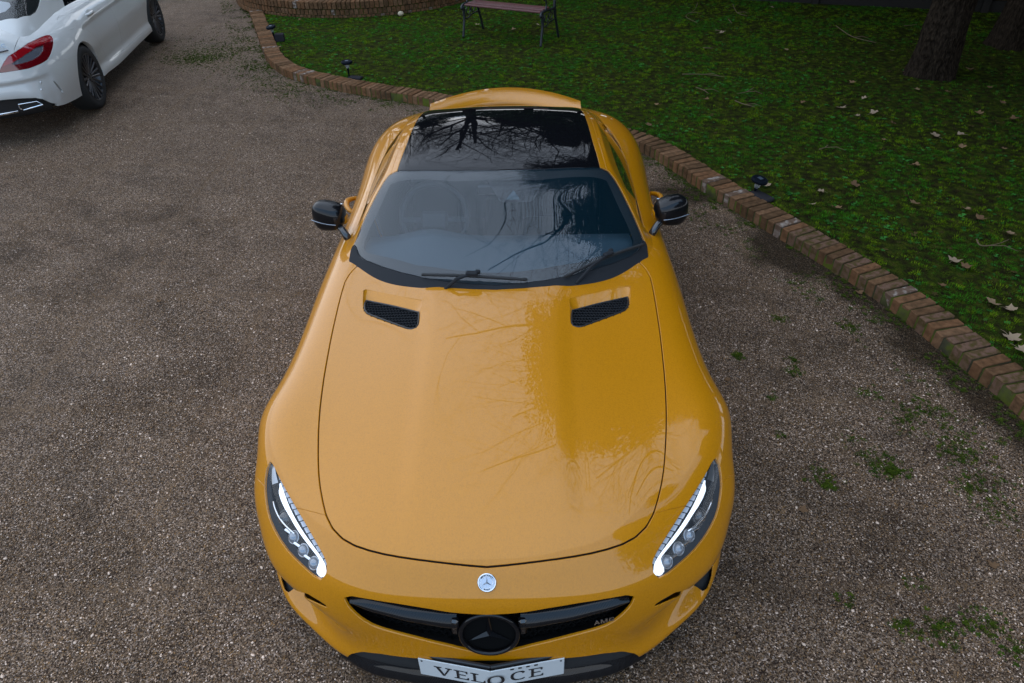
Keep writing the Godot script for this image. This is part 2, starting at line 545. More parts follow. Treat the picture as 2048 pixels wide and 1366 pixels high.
# ================================================================ the yellow sports car
const NET_A := [-0.1507, 0.0636, -0.1074, 0, 0.0636, -0.1051, 0.1507, 0.0636, -0.1074, 0.2665, 0.0637, -0.1184, 0.4063, 0.0633, -0.1429, 0.5426, 0.0607, -0.1874, 0.6688, 0.0581, -0.3, 0.7812, 0.0569, -0.3913, 0.843, 0.0596, -0.4857, 0.8889, 0.065, -0.5811, 0.9043, 0.0636, -0.6279, 0.9128, 0.0639, -0.6903, 0.9213, 0.0642, -0.7528, -0.1537, 0.13, -0.0665, 0, 0.13, -0.0643, 0.1537, 0.13, -0.0665, 0.2717, 0.13, -0.0779, 0.4143, 0.13, -0.1021, 0.5533, 0.13, -0.1437, 0.682, 0.13, -0.253, 0.7966, 0.13, -0.3444, 0.8597, 0.13, -0.4394, 0.9065, 0.13, -0.5382, 0.9221, 0.13, -0.588, 0.9308, 0.13, -0.65, 0.9395, 0.13, -0.712, -0.1567, 0.1964, -0.0255, 0, 0.1964, -0.0235, 0.1567, 0.1964, -0.0255, 0.2769, 0.1963, -0.0373, 0.4223, 0.1967, -0.0613, 0.564, 0.1993, -0.1001, 0.6952, 0.2019, -0.2059, 0.812, 0.2031, -0.2975, 0.8763, 0.2004, -0.393, 0.924, 0.195, -0.4953, 0.94, 0.1964, -0.548, 0.9489, 0.1961, -0.6097, 0.9577, 0.1958, -0.6713, -0.1559, 0.2543, -0.0502, 0, 0.2544, -0.0475, 0.1559, 0.2543, -0.0502, 0.2755, 0.2547, -0.0602, 0.4202, 0.2533, -0.0852, 0.5611, 0.243, -0.1383, 0.6915, 0.2325, -0.2611, 0.8077, 0.2277, -0.352, 0.8715, 0.2385, -0.4447, 0.9191, 0.2599, -0.5297, 0.9349, 0.2545, -0.5678, 0.9437, 0.2556, -0.6314, 0.9526, 0.2567, -0.6949, -0.1561, 0.3458, -0.0531, 0, 0.3462, -0.0518, 0.1561, 0.3458, -0.0531, 0.2759, 0.3469, -0.0672, 0.4206, 0.3433, -0.0977, 0.5622, 0.3424, -0.1348, 0.693, 0.3328, -0.3897, 0.8093, 0.3336, -0.4862, 0.874, 0.3392, -0.5619, 0.9211, 0.343, -0.5322, 0.9376, 0.3412, -0.5821, 0.9461, 0.3414, -0.6328, 0.9547, 0.3416, -0.6835, -0.156, 0.4014, -0.0613, 0, 0.4013, -0.0604, 0.156, 0.4014, -0.0613, 0.2757, 0.4012, -0.077, 0.4209, 0.401, -0.0959, 0.5606, 0.4025, -0.1206, 0.6908, 0.4088, -0.1757, 0.8073, 0.4123, -0.263, 0.8688, 0.4138, -0.3727, 0.9182, 0.4164, -0.5218, 0.9319, 0.4186, -0.5777, 0.9417, 0.4187, -0.6415, 0.9514, 0.4189, -0.7052, -0.156, 0.5685, -0.0597, 0, 0.5685, -0.0589, 0.156, 0.5685, -0.0597, 0.2761, 0.5685, -0.0736, 0.4195, 0.5726, -0.102, 0.5659, 0.5677, -0.1655, 0.6982, 0.5519, -0.2694, 0.8138, 0.5373, -0.3673, 0.8872, 0.5255, -0.4475, 0.9278, 0.5114, -0.522, 0.9518, 0.5043, -0.5819, 0.9572, 0.5036, -0.6414, 0.9626, 0.5029, -0.701, -0.1563, 0.6549, -0.1233, 0, 0.6543, -0.1225, 0.1563, 0.6549, -0.1233, 0.2747, 0.6532, -0.1448, 0.425, 0.645, -0.1762, 0.5452, 0.6332, -0.2296, 0.6743, 0.622, -0.3181, 0.7759, 0.6191, -0.4021, 0.8711, 0.604, -0.5089, 0.9496, 0.598, -0.59, 0.9565, 0.564, -0.705, 0.9596, 0.5067, -0.7529, 0.9626, 0.4495, -0.8009, -0.1563, 0.7139, -0.1547, 0, 0.7132, -0.1504, 0.1563, 0.7139, -0.1547, 0.2749, 0.7109, -0.1742, 0.4241, 0.7044, -0.2175, 0.5487, 0.6917, -0.2913, 0.679, 0.6863, -0.393, 0.789, 0.6819, -0.502, 0.8805, 0.6904, -0.6107, 0.9508, 0.6529, -0.6972, 0.9579, 0.5507, -0.7885, 0.9646, 0.4694, -0.8469, 0.9713, 0.3881, -0.9054, -0.1561, 0.7797, -0.3398, 0, 0.7828, -0.3371, 0.1561, 0.7797, -0.3398, 0.2755, 0.7741, -0.3584, 0.4219, 0.7602, -0.3794, 0.5568, 0.7468, -0.4499, 0.6792, 0.7348, -0.537, 0.793, 0.7581, -0.6164, 0.8981, 0.7375, -0.6949, 0.9651, 0.681, -0.789, 0.9976, 0.5358, -0.8442, 0.9541, 0.3157, -0.9594, 0.9107, 0.0956, -1.0745, -0.156, 0.8381, -0.6664, 0, 0.8401, -0.651, 0.156, 0.8381, -0.6664, 0.2759, 0.833, -0.6614, 0.4204, 0.8153, -0.6881, 0.5626, 0.7992, -0.7068, 0.6977, 0.7932, -0.7643, 0.8063, 0.8081, -0.8126, 0.9117, 0.7796, -0.8632, 0.994, 0.7005, -0.9126, 1.0061, 0.517, -0.9583, 0.9489, 0.2478, -1.0156, 0.8917, -0.0214, -1.0729, -0.156, 0.8876, -0.9961, 0, 0.8888, -0.9981, 0.156, 0.8876, -0.9961, 0.2758, 0.8793, -0.991, 0.4207, 0.8619, -1.0074, 0.5615, 0.8423, -1.011, 0.6911, 0.8297, -1.0341, 0.8087, 0.8215, -1.0512, 0.8935, 0.7779, -1.0719, 0.9495, 0.6732, -1.0848, 0.9694, 0.4372, -1.1266, 0.8903, 0.1931, -1.1583, 0.8111, -0.0511, -1.19, -0.156, 0.915, -1.3546, 0, 0.918, -1.3541, 0.156, 0.915, -1.3546, 0.2758, 0.9104, -1.356, 0.4207, 0.8921, -1.3516, 0.5615, 0.8755, -1.3506, 0.694, 0.87, -1.3444, 0.8044, 0.8495, -1.3398, 0.8834, 0.7997, -1.3343, 0.9259, 0.6919, -1.3309, 0.9318, 0.4628, -1.3197, 0.89, 0.1799, -1.3112, 0.8482, -0.103, -1.3027, -0.156, 0.934, -1.6854, 0, 0.9335, -1.6856, 0.156, 0.934, -1.6854, 0.2758, 0.9265, -1.6851, 0.4206, 0.9154, -1.6862, 0.5616, 0.9018, -1.6865, 0.693, 0.8967, -1.6881, 0.8047, 0.8842, -1.6894, 0.8886, 0.8213, -1.6909, 0.9336, 0.7039, -1.6918, 0.9418, 0.4553, -1.6948, 0.8898, 0.1673, -1.6971, 0.8378, -0.1206, -1.6993, -0.1561, 0.9411, -2.1037, 0, 0.9399, -2.1037, 0.1561, 0.9411, -2.1037, 0.2758, 0.9392, -2.1038, 0.4208, 0.9324, -2.1035, 0.5612, 0.9221, -2.1034, 0.6941, 0.91, -2.103, 0.808, 0.8899, -2.1027, 0.8777, 0.835, -2.1023, 0.9263, 0.6965, -2.102, 0.9395, 0.4601, -2.1012, 0.8909, 0.1707, -2.1006, 0.8423, -0.1186, -2.1, -0.1559, 0.9455, -2.4998, 0, 0.9447, -2.4998, 0.1559, 0.9455, -2.4998, 0.2759, 0.9429, -2.4997, 0.4201, 0.9387, -2.4998, 0.5631, 0.9297, -2.4998, 0.6884, 0.9196, -2.4999, 0.8032, 0.8985, -2.5, 0.8829, 0.8375, -2.5001, 0.9277, 0.6932, -2.5002, 0.9435, 0.4536, -2.5004, 0.8866, 0.1697, -2.5005, 0.8297, -0.1143, -2.5007, -0.1564, 0.9495, -2.8972, 0, 0.9498, -2.8972, 0.1564, 0.9495, -2.8972, 0.2755, 0.9504, -2.8972, 0.4226, 0.944, -2.8972, 0.5558, 0.9416, -2.8973, 0.7111, 0.9304, -2.8973, 0.8153, 0.9058, -2.8973, 0.8874, 0.8494, -2.8973, 0.9471, 0.7043, -2.8973, 0.9524, 0.4772, -2.8973, 0.9026, 0.1706, -2.8972, 0.8529, -0.136, -2.8972, -0.1549, 0.9567, -3.3113, 0, 0.9559, -3.3113, 0.1549, 0.9567, -3.3113, 0.2756, 0.9542, -3.3113, 0.419, 0.9541, -3.3112, 0.5615, 0.9494, -3.3111, 0.707, 0.9473, -3.311, 0.8292, 0.9226, -3.3108, 0.9134, 0.8714, -3.3106, 0.9743, 0.7158, -3.3105, 0.9794, 0.4662, -3.3106, 0.9029, 0.1679, -3.3105, 0.8264, -0.1303, -3.3105, -0.1605, 0.9551, -3.6574, 0, 0.9558, -3.6574, 0.1605, 0.9551, -3.6574, 0.2756, 0.9571, -3.6577, 0.4304, 0.9543, -3.6579, 0.5478, 0.9499, -3.6582, 0.6931, 0.9375, -3.6587, 0.7899, 0.926, -3.6594, 0.8791, 0.8597, -3.6601, 0.9535, 0.7312, -3.6605, 0.9706, 0.4685, -3.6605, 0.8858, 0.1777, -3.6606, 0.8009, -0.1132, -3.6607, -0.141, 0.8922, -3.9591, 0, 0.8914, -3.959, 0.141, 0.8922, -3.9591, 0.2709, 0.8899, -3.958, 0.4062, 0.8893, -3.9574, 0.5313, 0.884, -3.9559, 0.6378, 0.8779, -3.9542, 0.739, 0.8472, -3.9516, 0.8019, 0.8001, -3.9489, 0.8764, 0.6847, -3.9475, 0.9069, 0.4483, -3.9474, 0.834, 0.2013, -3.947, 0.761, -0.0457, -3.9465, -0.1326, 0.818, -4.2063, 0, 0.8178, -4.2064, 0.1326, 0.818, -4.2063, 0.2526, 0.8173, -4.2103, 0.3598, 0.8146, -4.2127, 0.455, 0.8081, -4.218, 0.5495, 0.8005, -4.2245, 0.6312, 0.7843, -4.2344, 0.7106, 0.7143, -4.2445, 0.7734, 0.5929, -4.2494, 0.8135, 0.4724, -4.2498, 0.7583, 0.2171, -4.2515, 0.703, -0.0383, -4.2533, -0.1215, 0.7571, -4.4157, 0, 0.757, -4.4153, 0.1215, 0.7571, -4.4157, 0.2272, 0.7567, -4.4008, 0.3271, 0.7517, -4.3917, 0.4101, 0.746, -4.3721, 0.5067, 0.7309, -4.3478, 0.5846, 0.7098, -4.311, 0.6594, 0.6545, -4.2733, 0.7064, 0.5619, -4.2548, 0.7301, 0.4776, -4.2534, 0.693, 0.2504, -4.2469, 0.6559, 0.0233, -4.2404, -0.1143, 0.6543, -4.4676, 0, 0.6541, -4.474, 0.1143, 0.6543, -4.4676, 0.2267, 0.6537, -4.4656, 0.3269, 0.6504, -4.4471, 0.417, 0.6423, -4.4281, 0.4994, 0.634, -4.4004, 0.5758, 0.6099, -4.383, 0.6349, 0.5759, -4.36, 0.6828, 0.5132, -4.3385, 0.7159, 0.4539, -4.3296, 0.6699, 0.2812, -4.3208, 0.6239, 0.1086, -4.312, -0.1162, 0.5865, -4.5169, 0, 0.5865, -4.5171, 0.1162, 0.5865, -4.5169, 0.2268, 0.5864, -4.5077, 0.3273, 0.5792, -4.4928, 0.4139, 0.5776, -4.4729, 0.5063, 0.5569, -4.4483, 0.5785, 0.5228, -4.4084, 0.6252, 0.4897, -4.3825, 0.6586, 0.4417, -4.3562, 0.6775, 0.3928, -4.3518, 0.6475, 0.3047, -4.3298, 0.6176, 0.2166, -4.3078, -0.1158, 0.3, -4.4591, 0, 0.3, -4.4605, 0.1158, 0.3, -4.4591, 0.227, 0.3, -4.4512, 0.3263, 0.3, -4.436, 0.4178, 0.3, -4.4146, 0.4924, 0.3, -4.3954, 0.5525, 0.3, -4.3738, 0.5975, 0.3, -4.3593, 0.6273, 0.3, -4.3488, 0.6432, 0.3, -4.3453, 0.64, 0.3, -4.34, 0.6368, 0.3, -4.3347, -0.1153, 0.0135, -4.4012, 0, 0.0135, -4.4038, 0.1153, 0.0135, -4.4012, 0.2272, 0.0136, -4.3947, 0.3253, 0.0208, -4.3792, 0.4218, 0.0224, -4.3564, 0.4786, 0.0431, -4.3425, 0.5265, 0.0772, -4.3392, 0.5699, 0.1103, -4.3362, 0.5961, 0.1583, -4.3415, 0.6089, 0.2072, -4.3388, 0.6325, 0.2953, -4.3502, 0.6561, 0.3834, -4.3616]
const NET_B := [-0.2162, 0.7974, -1.2031, 0, 0.7965, -1.186, 0.2162, 0.7974, -1.2031, 0.4485, 0.7931, -1.2936, 0.6332, 0.805, -1.4367, 0.6771, 0.8066, -1.4293, 0.8095, 0.8486, -1.5255, 0.8362, 0.8229, -1.7334, 0.8686, 0.787, -1.7676, 0.9011, 0.7511, -1.8018, -0.2208, 0.8554, -1.3333, 0, 0.8548, -1.3134, 0.2208, 0.8554, -1.3333, 0.4368, 0.8535, -1.4236, 0.6119, 0.8607, -1.5523, 0.7156, 0.8635, -1.6671, 0.7859, 0.8751, -1.7395, 0.821, 0.8562, -1.8751, 0.85, 0.8, -1.92, 0.879, 0.7438, -1.9649, -0.2254, 0.9135, -1.4634, 0, 0.913, -1.4408, 0.2254, 0.9135, -1.4634, 0.4252, 0.9138, -1.5536, 0.5906, 0.9165, -1.6679, 0.754, 0.9205, -1.9048, 0.7622, 0.9015, -1.9534, 0.8059, 0.8895, -2.0169, 0.8314, 0.813, -2.0724, 0.8568, 0.7365, -2.1279, -0.2188, 0.9995, -1.659, 0, 1.0007, -1.6406, 0.2188, 0.9995, -1.659, 0.4172, 0.9966, -1.721, 0.585, 0.9913, -1.8341, 0.7162, 0.9965, -1.9622, 0.7354, 0.9531, -1.9955, 0.7678, 0.8871, -2.0953, 0.8045, 0.808, -2.0905, 0.8411, 0.7289, -2.0857, -0.2114, 1.1144, -1.9323, 0, 1.116, -1.9212, 0.2114, 1.1144, -1.9323, 0.3982, 1.1077, -1.9916, 0.5484, 1.0964, -2.0668, 0.6727, 1.0652, -2.1321, 0.6719, 1.0617, -2.1913, 0.789, 0.8682, -2.2902, 0.8107, 0.815, -2.2857, 0.8325, 0.7618, -2.2811, -0.1852, 1.207, -2.1204, 0, 1.2112, -2.1105, 0.1852, 1.207, -2.1204, 0.3713, 1.1999, -2.1431, 0.486, 1.1943, -2.1678, 0.5928, 1.1433, -2.2217, 0.6056, 1.1474, -2.2614, 0.8021, 0.8588, -2.4234, 0.8125, 0.822, -2.3869, 0.823, 0.7851, -2.3504, -0.1948, 1.2439, -2.4582, 0, 1.246, -2.4608, 0.1948, 1.2439, -2.4582, 0.3687, 1.2328, -2.4521, 0.4925, 1.2203, -2.4454, 0.5852, 1.1829, -2.431, 0.5731, 1.1905, -2.4204, 0.8158, 0.8562, -2.377, 0.8111, 0.8171, -2.3867, 0.8064, 0.7781, -2.3965, -0.191, 1.2474, -2.747, 0, 1.2498, -2.7463, 0.191, 1.2474, -2.747, 0.372, 1.2362, -2.7486, 0.4761, 1.233, -2.7504, 0.5804, 1.192, -2.7543, 0.5624, 1.2101, -2.7571, 0.8267, 0.8517, -2.7688, 0.8151, 0.8295, -2.7661, 0.8035, 0.8074, -2.7635, -0.1929, 1.216, -3.0538, 0, 1.2171, -3.054, 0.1929, 1.216, -3.0538, 0.3769, 1.2019, -3.0534, 0.4768, 1.1964, -3.0529, 0.5733, 1.1587, -3.0519, 0.5437, 1.1652, -3.0511, 0.82, 0.883, -3.048, 0.8006, 0.8447, -3.0487, 0.7812, 0.8064, -3.0494, -0.1881, 1.1249, -3.3377, 0, 1.1266, -3.3377, 0.1881, 1.1249, -3.3377, 0.3588, 1.1103, -3.3378, 0.4734, 1.1128, -3.338, 0.5621, 1.0817, -3.3382, 0.5714, 1.0515, -3.3385, 0.7511, 0.9056, -3.3393, 0.7825, 0.8316, -3.3391, 0.8139, 0.7576, -3.3389, -0.1784, 0.9852, -3.6953, 0, 0.988, -3.6953, 0.1784, 0.9852, -3.6953, 0.3542, 0.9819, -3.6952, 0.4418, 0.9668, -3.6952, 0.5039, 0.9599, -3.6951, 0.5682, 0.9331, -3.6951, 0.6436, 0.9835, -3.6949, 0.7193, 0.8689, -3.6949, 0.7951, 0.7543, -3.695, -0.1877, 0.8661, -4.0812, 0, 0.8656, -4.0812, 0.1877, 0.8661, -4.0812, 0.3474, 0.8585, -4.0812, 0.4184, 0.8542, -4.0812, 0.5027, 0.8381, -4.0812, 0.5343, 0.8324, -4.0812, 0.6, 0.7765, -4.0813, 0.6602, 0.7328, -4.0813, 0.7203, 0.6891, -4.0813, -0.175, 0.7706, -4.28, 0, 0.7697, -4.28, 0.175, 0.7706, -4.28, 0.3201, 0.768, -4.28, 0.4046, 0.7653, -4.28, 0.4616, 0.7607, -4.28, 0.5089, 0.7518, -4.28, 0.5628, 0.732, -4.28, 0.6, 0.7, -4.28, 0.6372, 0.668, -4.28, -0.1623, 0.6751, -4.4788, 0, 0.6739, -4.4788, 0.1623, 0.6751, -4.4788, 0.2928, 0.6776, -4.4788, 0.3908, 0.6765, -4.4788, 0.4206, 0.6833, -4.4788, 0.4835, 0.6712, -4.4788, 0.5255, 0.6876, -4.4787, 0.5398, 0.6672, -4.4787, 0.5541, 0.6468, -4.4787]
const BONNET := [-0.3, -0.1536, 0, -0.1536, 0.0582, -0.1574, 0.1162, -0.1629, 0.174, -0.17, 0.2316, -0.179, 0.2888, -0.1901, 0.3454, -0.2037, 0.401, -0.2211, 0.4547, -0.2432, 0.5044, -0.2733, 0.5463, -0.3133, 0.5773, -0.3612, 0.599, -0.4137, 0.6181, -0.4674, 0.6337, -0.5222, 0.6459, -0.5778, 0.6565, -0.6338, 0.6667, -0.69, 0.6754, -0.7468, 0.6832, -0.8037, 0.6898, -0.8611, 0.6959, -0.9186, 0.7016, -0.9762, 0.7061, -1.034, 0.7105, -1.0918, 0.7148, -1.1496, 0.7186, -1.2075, 0.7218, -1.2655, 0.7245, -1.3235, 0.7272, -1.3815, 0.7295, -1.4396, 0.7316, -1.4977, 0.7324, -1.5558, 0.7319, -1.6139, 0.7192, -1.6705, 0.6963, -1.7238, 0.66, -1.76, 0.55, -1.72, 0.3, -1.7, 0, -1.7, -0.3, -1.7]
const LAMP_IN := [0.8468, 0.7139, -0.6144, 0.8239, 0.7107, -0.5845, 0.8034, 0.7038, -0.5532, 0.7818, 0.6973, -0.5224, 0.7597, 0.6911, -0.4919, 0.7372, 0.6853, -0.4616, 0.7145, 0.6795, -0.4315, 0.6914, 0.6739, -0.4016, 0.6686, 0.6674, -0.3718, 0.6459, 0.66, -0.342, 0.623, 0.652, -0.3125, 0.6005, 0.6422, -0.2834, 0.5781, 0.6314, -0.2545, 0.5591, 0.6168, -0.2256, 0.562, 0.5895, -0.2025, 0.5828, 0.5597, -0.1945]
const LAMP_OUT := [0.8468, 0.7139, -0.6144, 0.8649, 0.6854, -0.5972, 0.8699, 0.658, -0.5694, 0.8681, 0.6334, -0.5385, 0.8597, 0.6133, -0.5055, 0.8483, 0.5955, -0.4721, 0.8323, 0.582, -0.4385, 0.8114, 0.5735, -0.4062, 0.7883, 0.5671, -0.3746, 0.7626, 0.5623, -0.3449, 0.7356, 0.5584, -0.3161, 0.7067, 0.5566, -0.2892, 0.6767, 0.5562, -0.2633, 0.6463, 0.5551, -0.2381, 0.6154, 0.5536, -0.2136, 0.5828, 0.5597, -0.1945]
const GRILLE := [0.4995, 0.5415, 0.4663, 0.5608, 0.4285, 0.5669, 0.3904, 0.571, 0.3517, 0.573, 0.3131, 0.575, 0.2741, 0.5748, 0.2351, 0.5737, 0.1961, 0.5719, 0.1571, 0.5671, 0.1181, 0.5621, 0.0789, 0.5586, 0.0394, 0.5562, 0, 0.5538, -0.2, 0.5538, -0.2, 0.324, 0, 0.324, 0.0372, 0.3343, 0.0741, 0.345, 0.1105, 0.3579, 0.1468, 0.3708, 0.184, 0.3801, 0.2212, 0.3891, 0.2585, 0.3977, 0.2959, 0.4052, 0.3334, 0.4127, 0.3704, 0.4211, 0.4055, 0.4337, 0.4362, 0.4548, 0.463, 0.4806, 0.4862, 0.5088]
const WINDSCREEN := [-0.3, -1.43, 0, -1.435, 0.234, -1.46, 0.457, -1.54, 0.655, -1.68, 0.71, -1.76, 0.738, -1.83, 0.7447, -1.8817, 0.7287, -1.9192, 0.7126, -1.9567, 0.6971, -1.996, 0.6809, -2.0372, 0.6646, -2.0783, 0.6478, -2.1193, 0.6286, -2.1587, 0.6069, -2.1962, 0.5809, -2.2263, 0.54, -2.2287, 0.4954, -2.2075, 0.4502, -2.1875, 0.4005, -2.1795, 0.3508, -2.1714, 0.3011, -2.1634, 0.2514, -2.1553, 0.2013, -2.1502, 0.151, -2.1475, 0.1007, -2.1447, 0.0503, -2.1419, 0, -2.1392, -0.3, -2.139]
const FRIT := [0.0, -1.551, 0.10, -1.556, 0.215, -1.579, 0.387, -1.631, 0.573, -1.735, 0.655, -1.79, 0.682, -1.835, 0.676, -1.87, 0.63, -1.987, 0.585, -2.11, 0.566, -2.155, 0.527, -2.15, 0.21, -2.08, 0.13, -2.077, -0.3, -2.07, -0.3, -1.56]

var pv := {}

func smooth01(a: float, b: float, x: float) -> float:
	return smoothstep(a, b, x)

func bonnet_shape(p: Vector3) -> Vector3:
	# the raised middle of the bonnet with its two creases
	if p.z < -0.16 and p.z > -1.75 and p.y > 0.6:
		var xc := 0.262 + 0.02 * smooth01(-1.0, -1.4, p.z)
		var k := 1.0 - smooth01(xc - 0.014, xc + 0.075, p.x)
		var fade := smooth01(-0.17, -0.45, p.z) * (1.0 - smooth01(-1.35, -1.6, p.z))
		p.y += 0.008 * k * fade
	return p

func fpoly(name_: String, flat: Array) -> void:
	var q := poly2(flat)
	pv[name_] = [q, bounds(q)]

func sdxz(p: Vector3, n: String) -> float:
	return sdp(Vector2(p.x, p.z), pv[n][0], pv[n][1])

func sdxy(p: Vector3, n: String) -> float:
	return sdp(Vector2(p.x, p.y), pv[n][0], pv[n][1])

func sdzy(p: Vector3, n: String) -> float:
	return sdp(Vector2(p.z, p.y), pv[n][0], pv[n][1])

func f_bonnet(p: Vector3) -> float:
	return maxf(sdxz(p, "bonnet"), 0.55 - p.y)
func f_lamp(p: Vector3) -> float:
	return maxf(sdxz(p, "lamp"), 0.50 - p.y)
func f_vent(p: Vector3) -> float:
	return maxf(sdxz(p, "vent"), 0.7 - p.y)
func f_grille(p: Vector3) -> float:
	return maxf(sdxy(p, "grille"), -0.35 - p.z)
func f_intake(p: Vector3) -> float:
	return maxf(sdxy(p, "intake"), -0.55 - p.z)
func f_cabin(p: Vector3) -> float:
	return maxf(sdxz(p, "cabin"), 0.75 - p.y)
func f_arch(p: Vector3) -> float:
	var a := Vector2(p.z + 0.9, p.y - 0.335).length() - 0.365
	var b := Vector2(p.z + 3.53, p.y - 0.345).length() - 0.375
	return maxf(minf(a, b), 0.5 - p.x)
func f_bumper(p: Vector3) -> float:
	var zs := interp(p.x, [0.0, 0.575, 0.705, 0.8, 0.875, 0.927, 1.02], [-0.36, -0.36, -0.417, -0.487, -0.556, -0.612, -0.70])
	return zs - p.z
func f_skirt(p: Vector3) -> float:
	# what lies below the yellow lip, over the dark splitter
	var yl := interp(p.x, [0.0, 0.25, 0.40, 0.47, 0.53, 0.57], [0.292, 0.285, 0.272, 0.255, 0.215, 0.10])
	return maxf(p.y - yl, -0.35 - p.z)
func f_door(p: Vector3) -> float:
	return maxf(sdzy(p, "door"), 0.5 - p.x)
func f_wind(p: Vector3) -> float:
	return maxf(sdxz(p, "wind"), -2.4 - p.z)
func f_roof(p: Vector3) -> float:
	return maxf(sdxz(p, "roof"), 1.0 - p.y)
func f_rear(p: Vector3) -> float:
	return sdxz(p, "rear")
func f_side(p: Vector3) -> float:
	return maxf(sdzy(p, "side"), 0.5 - p.x)
func f_frit(p: Vector3) -> float:
	return sdxz(p, "frit")
func f_ditch(p: Vector3) -> float:
	return p.x - interp(-p.z, [2.0, 2.26, 2.52, 2.9, 3.3, 3.9], [0.60, 0.566, 0.546, 0.536, 0.522, 0.50])

func lamp_at(s: float, t: float, depth := 0.0) -> Vector3:
	# a place in the headlight: s from its rear tip to its low front end, t from the inner to the outer edge
	var n := LAMP_IN.size() / 3
	var k := clampf(s, 0.0, 1.0) * (n - 1)
	var i := mini(int(k), n - 2)
	var f := k - i
	var a := v3(LAMP_IN, i).lerp(v3(LAMP_IN, i + 1), f)
	var b := v3(LAMP_OUT, i).lerp(v3(LAMP_OUT, i + 1), f)
	var along := v3(LAMP_IN, i + 1) - v3(LAMP_IN, i) + v3(LAMP_OUT, i + 1) - v3(LAMP_OUT, i)
	var w := (b - a).length()
	var nn := lamp_normal
	var bulge := 0.16 * w * 4.0 * t * (1.0 - t)
	return a.lerp(b, t) + nn * (bulge - depth)

var lamp_normal := Vector3(0.42, 0.72, 0.55).normalized()

func v3(a: Array, i: int) -> Vector3:
	return Vector3(a[i * 3], a[i * 3 + 1], a[i * 3 + 2])

func mir(p: Vector3, side: int) -> Vector3:
	return Vector3(p.x * side, p.y, p.z)

func lamp_sheet(st: SurfaceTool, side: int, s0: float, s1: float, ns: int, t0: Callable, t1: Callable, nt: int, depth: Callable) -> void:
	var g := []
	for i in ns + 1:
		var s := lerpf(s0, s1, float(i) / ns)
		var row := []
		for j in nt + 1:
			var t := lerpf(t0.call(s), t1.call(s), float(j) / nt)
			row.append(mir(lamp_at(s, t, depth.call(s, t)), side))
		g.append(row)
	for i in ns:
		for j in nt:
			if side > 0:
				quad(st, g[i][j], g[i + 1][j], g[i + 1][j + 1], g[i][j + 1])
			else:
				quad(st, g[i][j], g[i][j + 1], g[i + 1][j + 1], g[i + 1][j])

func ball(st: SurfaceTool, c: Vector3, r: Vector3, b := Basis.IDENTITY, nu := 10, nv := 8) -> void:
	for i in nv:
		for k in nu:
			var v := []
			for q in [[i, k], [i, k + 1], [i + 1, k + 1], [i + 1, k]]:
				var th := PI * float(q[0]) / nv
				var ph := TAU * float(q[1]) / nu
				v.append(c + b * (Vector3(sin(th) * cos(ph), cos(th), sin(th) * sin(ph)) * r))
			if i == 0:
				face(st, v[0], v[2], v[3])
			elif i == nv - 1:
				face(st, v[0], v[1], v[3])
			else:
				quad(st, v[0], v[1], v[2], v[3])

func wheel(parent: Node3D, at: Vector3, r: float, w: float, out: int, spokes: int, twin := false) -> void:
	var o := Node3D.new()
	o.name = "wheel"
	parent.add_child(o, true)
	o.position = at
	var xf := Transform3D(Basis.from_scale(Vector3(1, 1, 1)), Vector3.ZERO)
	var hw := w * 0.5
	var rr := r * 0.735
	var st := begin()
	lathe(st, [Vector2(rr, -hw * 0.9), Vector2(r * 0.88, -hw), Vector2(r * 0.97, -hw * 0.86), Vector2(r, -hw * 0.6), Vector2(r, hw * 0.6), Vector2(r * 0.97, hw * 0.86), Vector2(r * 0.88, hw), Vector2(rr, hw * 0.9)], 48, xf)
	part("tyre", done(st), M.rubber, o)
	st = begin()
	var s := float(out)
	lathe(st, [Vector2(rr * 1.01, s * hw * 0.93), Vector2(rr * 0.97, s * hw * 0.95), Vector2(rr * 0.93, s * hw * 0.80), Vector2(rr * 0.90, -s * hw * 0.2), Vector2(0.0, -s * hw * 0.25)], 40, xf)
	part("rim", done(st), M.rim, o)
	st = begin(false)
	for k in spokes:
		for e in ([-1, 1] if twin else [0]):
			var a = TAU * k / spokes + e * 0.11
			var a2 = TAU * k / spokes + e * 0.17
			var p0 := Vector3(s * hw * 0.62, cos(a) * rr * 0.16, sin(a) * rr * 0.16)
			var p1 := Vector3(s * hw * 0.86, cos(a2) * rr * 0.95, sin(a2) * rr * 0.95)
			var d := (p1 - p0)
			var y := d.normalized()
			var z := Vector3(1, 0, 0).cross(y).normalized()
			var x := y.cross(z)
			box(st, (p0 + p1) * 0.5, Vector3(0.022, d.length(), 0.024 if twin else 0.034), Basis(x, y, z), 0.006)
	lathe(st, [Vector2(0.0, s * hw * 0.78), Vector2(rr * 0.13, s * hw * 0.76), Vector2(rr * 0.24, s * hw * 0.66), Vector2(rr * 0.25, s * hw * 0.4)], 20, xf)
	part("spokes", done(st), M.rimface, o)
	st = begin(false)
	for k in 5:
		var a := TAU * (k + 0.5) / 5
		ball(st, Vector3(s * hw * 0.72, cos(a) * rr * 0.17, sin(a) * rr * 0.17), Vector3(0.012, 0.011, 0.011), Basis.IDENTITY, 6, 4)
	part("wheel_bolts", done(st), M.black, o)

func star(st: SurfaceTool, c: Vector3, b: Basis, r: float, raise: float) -> void:
	# three-pointed star with a ridge down each arm
	for k in 3:
		var a := PI / 2 + TAU * k / 3
		var tip := Vector3(cos(a) * r, sin(a) * r, 0)
		var l := Vector3(cos(a + PI / 3) * r * 0.13, sin(a + PI / 3) * r * 0.13, 0)
		var q := Vector3(cos(a - PI / 3) * r * 0.13, sin(a - PI / 3) * r * 0.13, 0)
		var mid := Vector3(0, 0, raise)
		face(st, c + b * tip, c + b * l, c + b * mid)
		face(st, c + b * tip, c + b * mid, c + b * q)

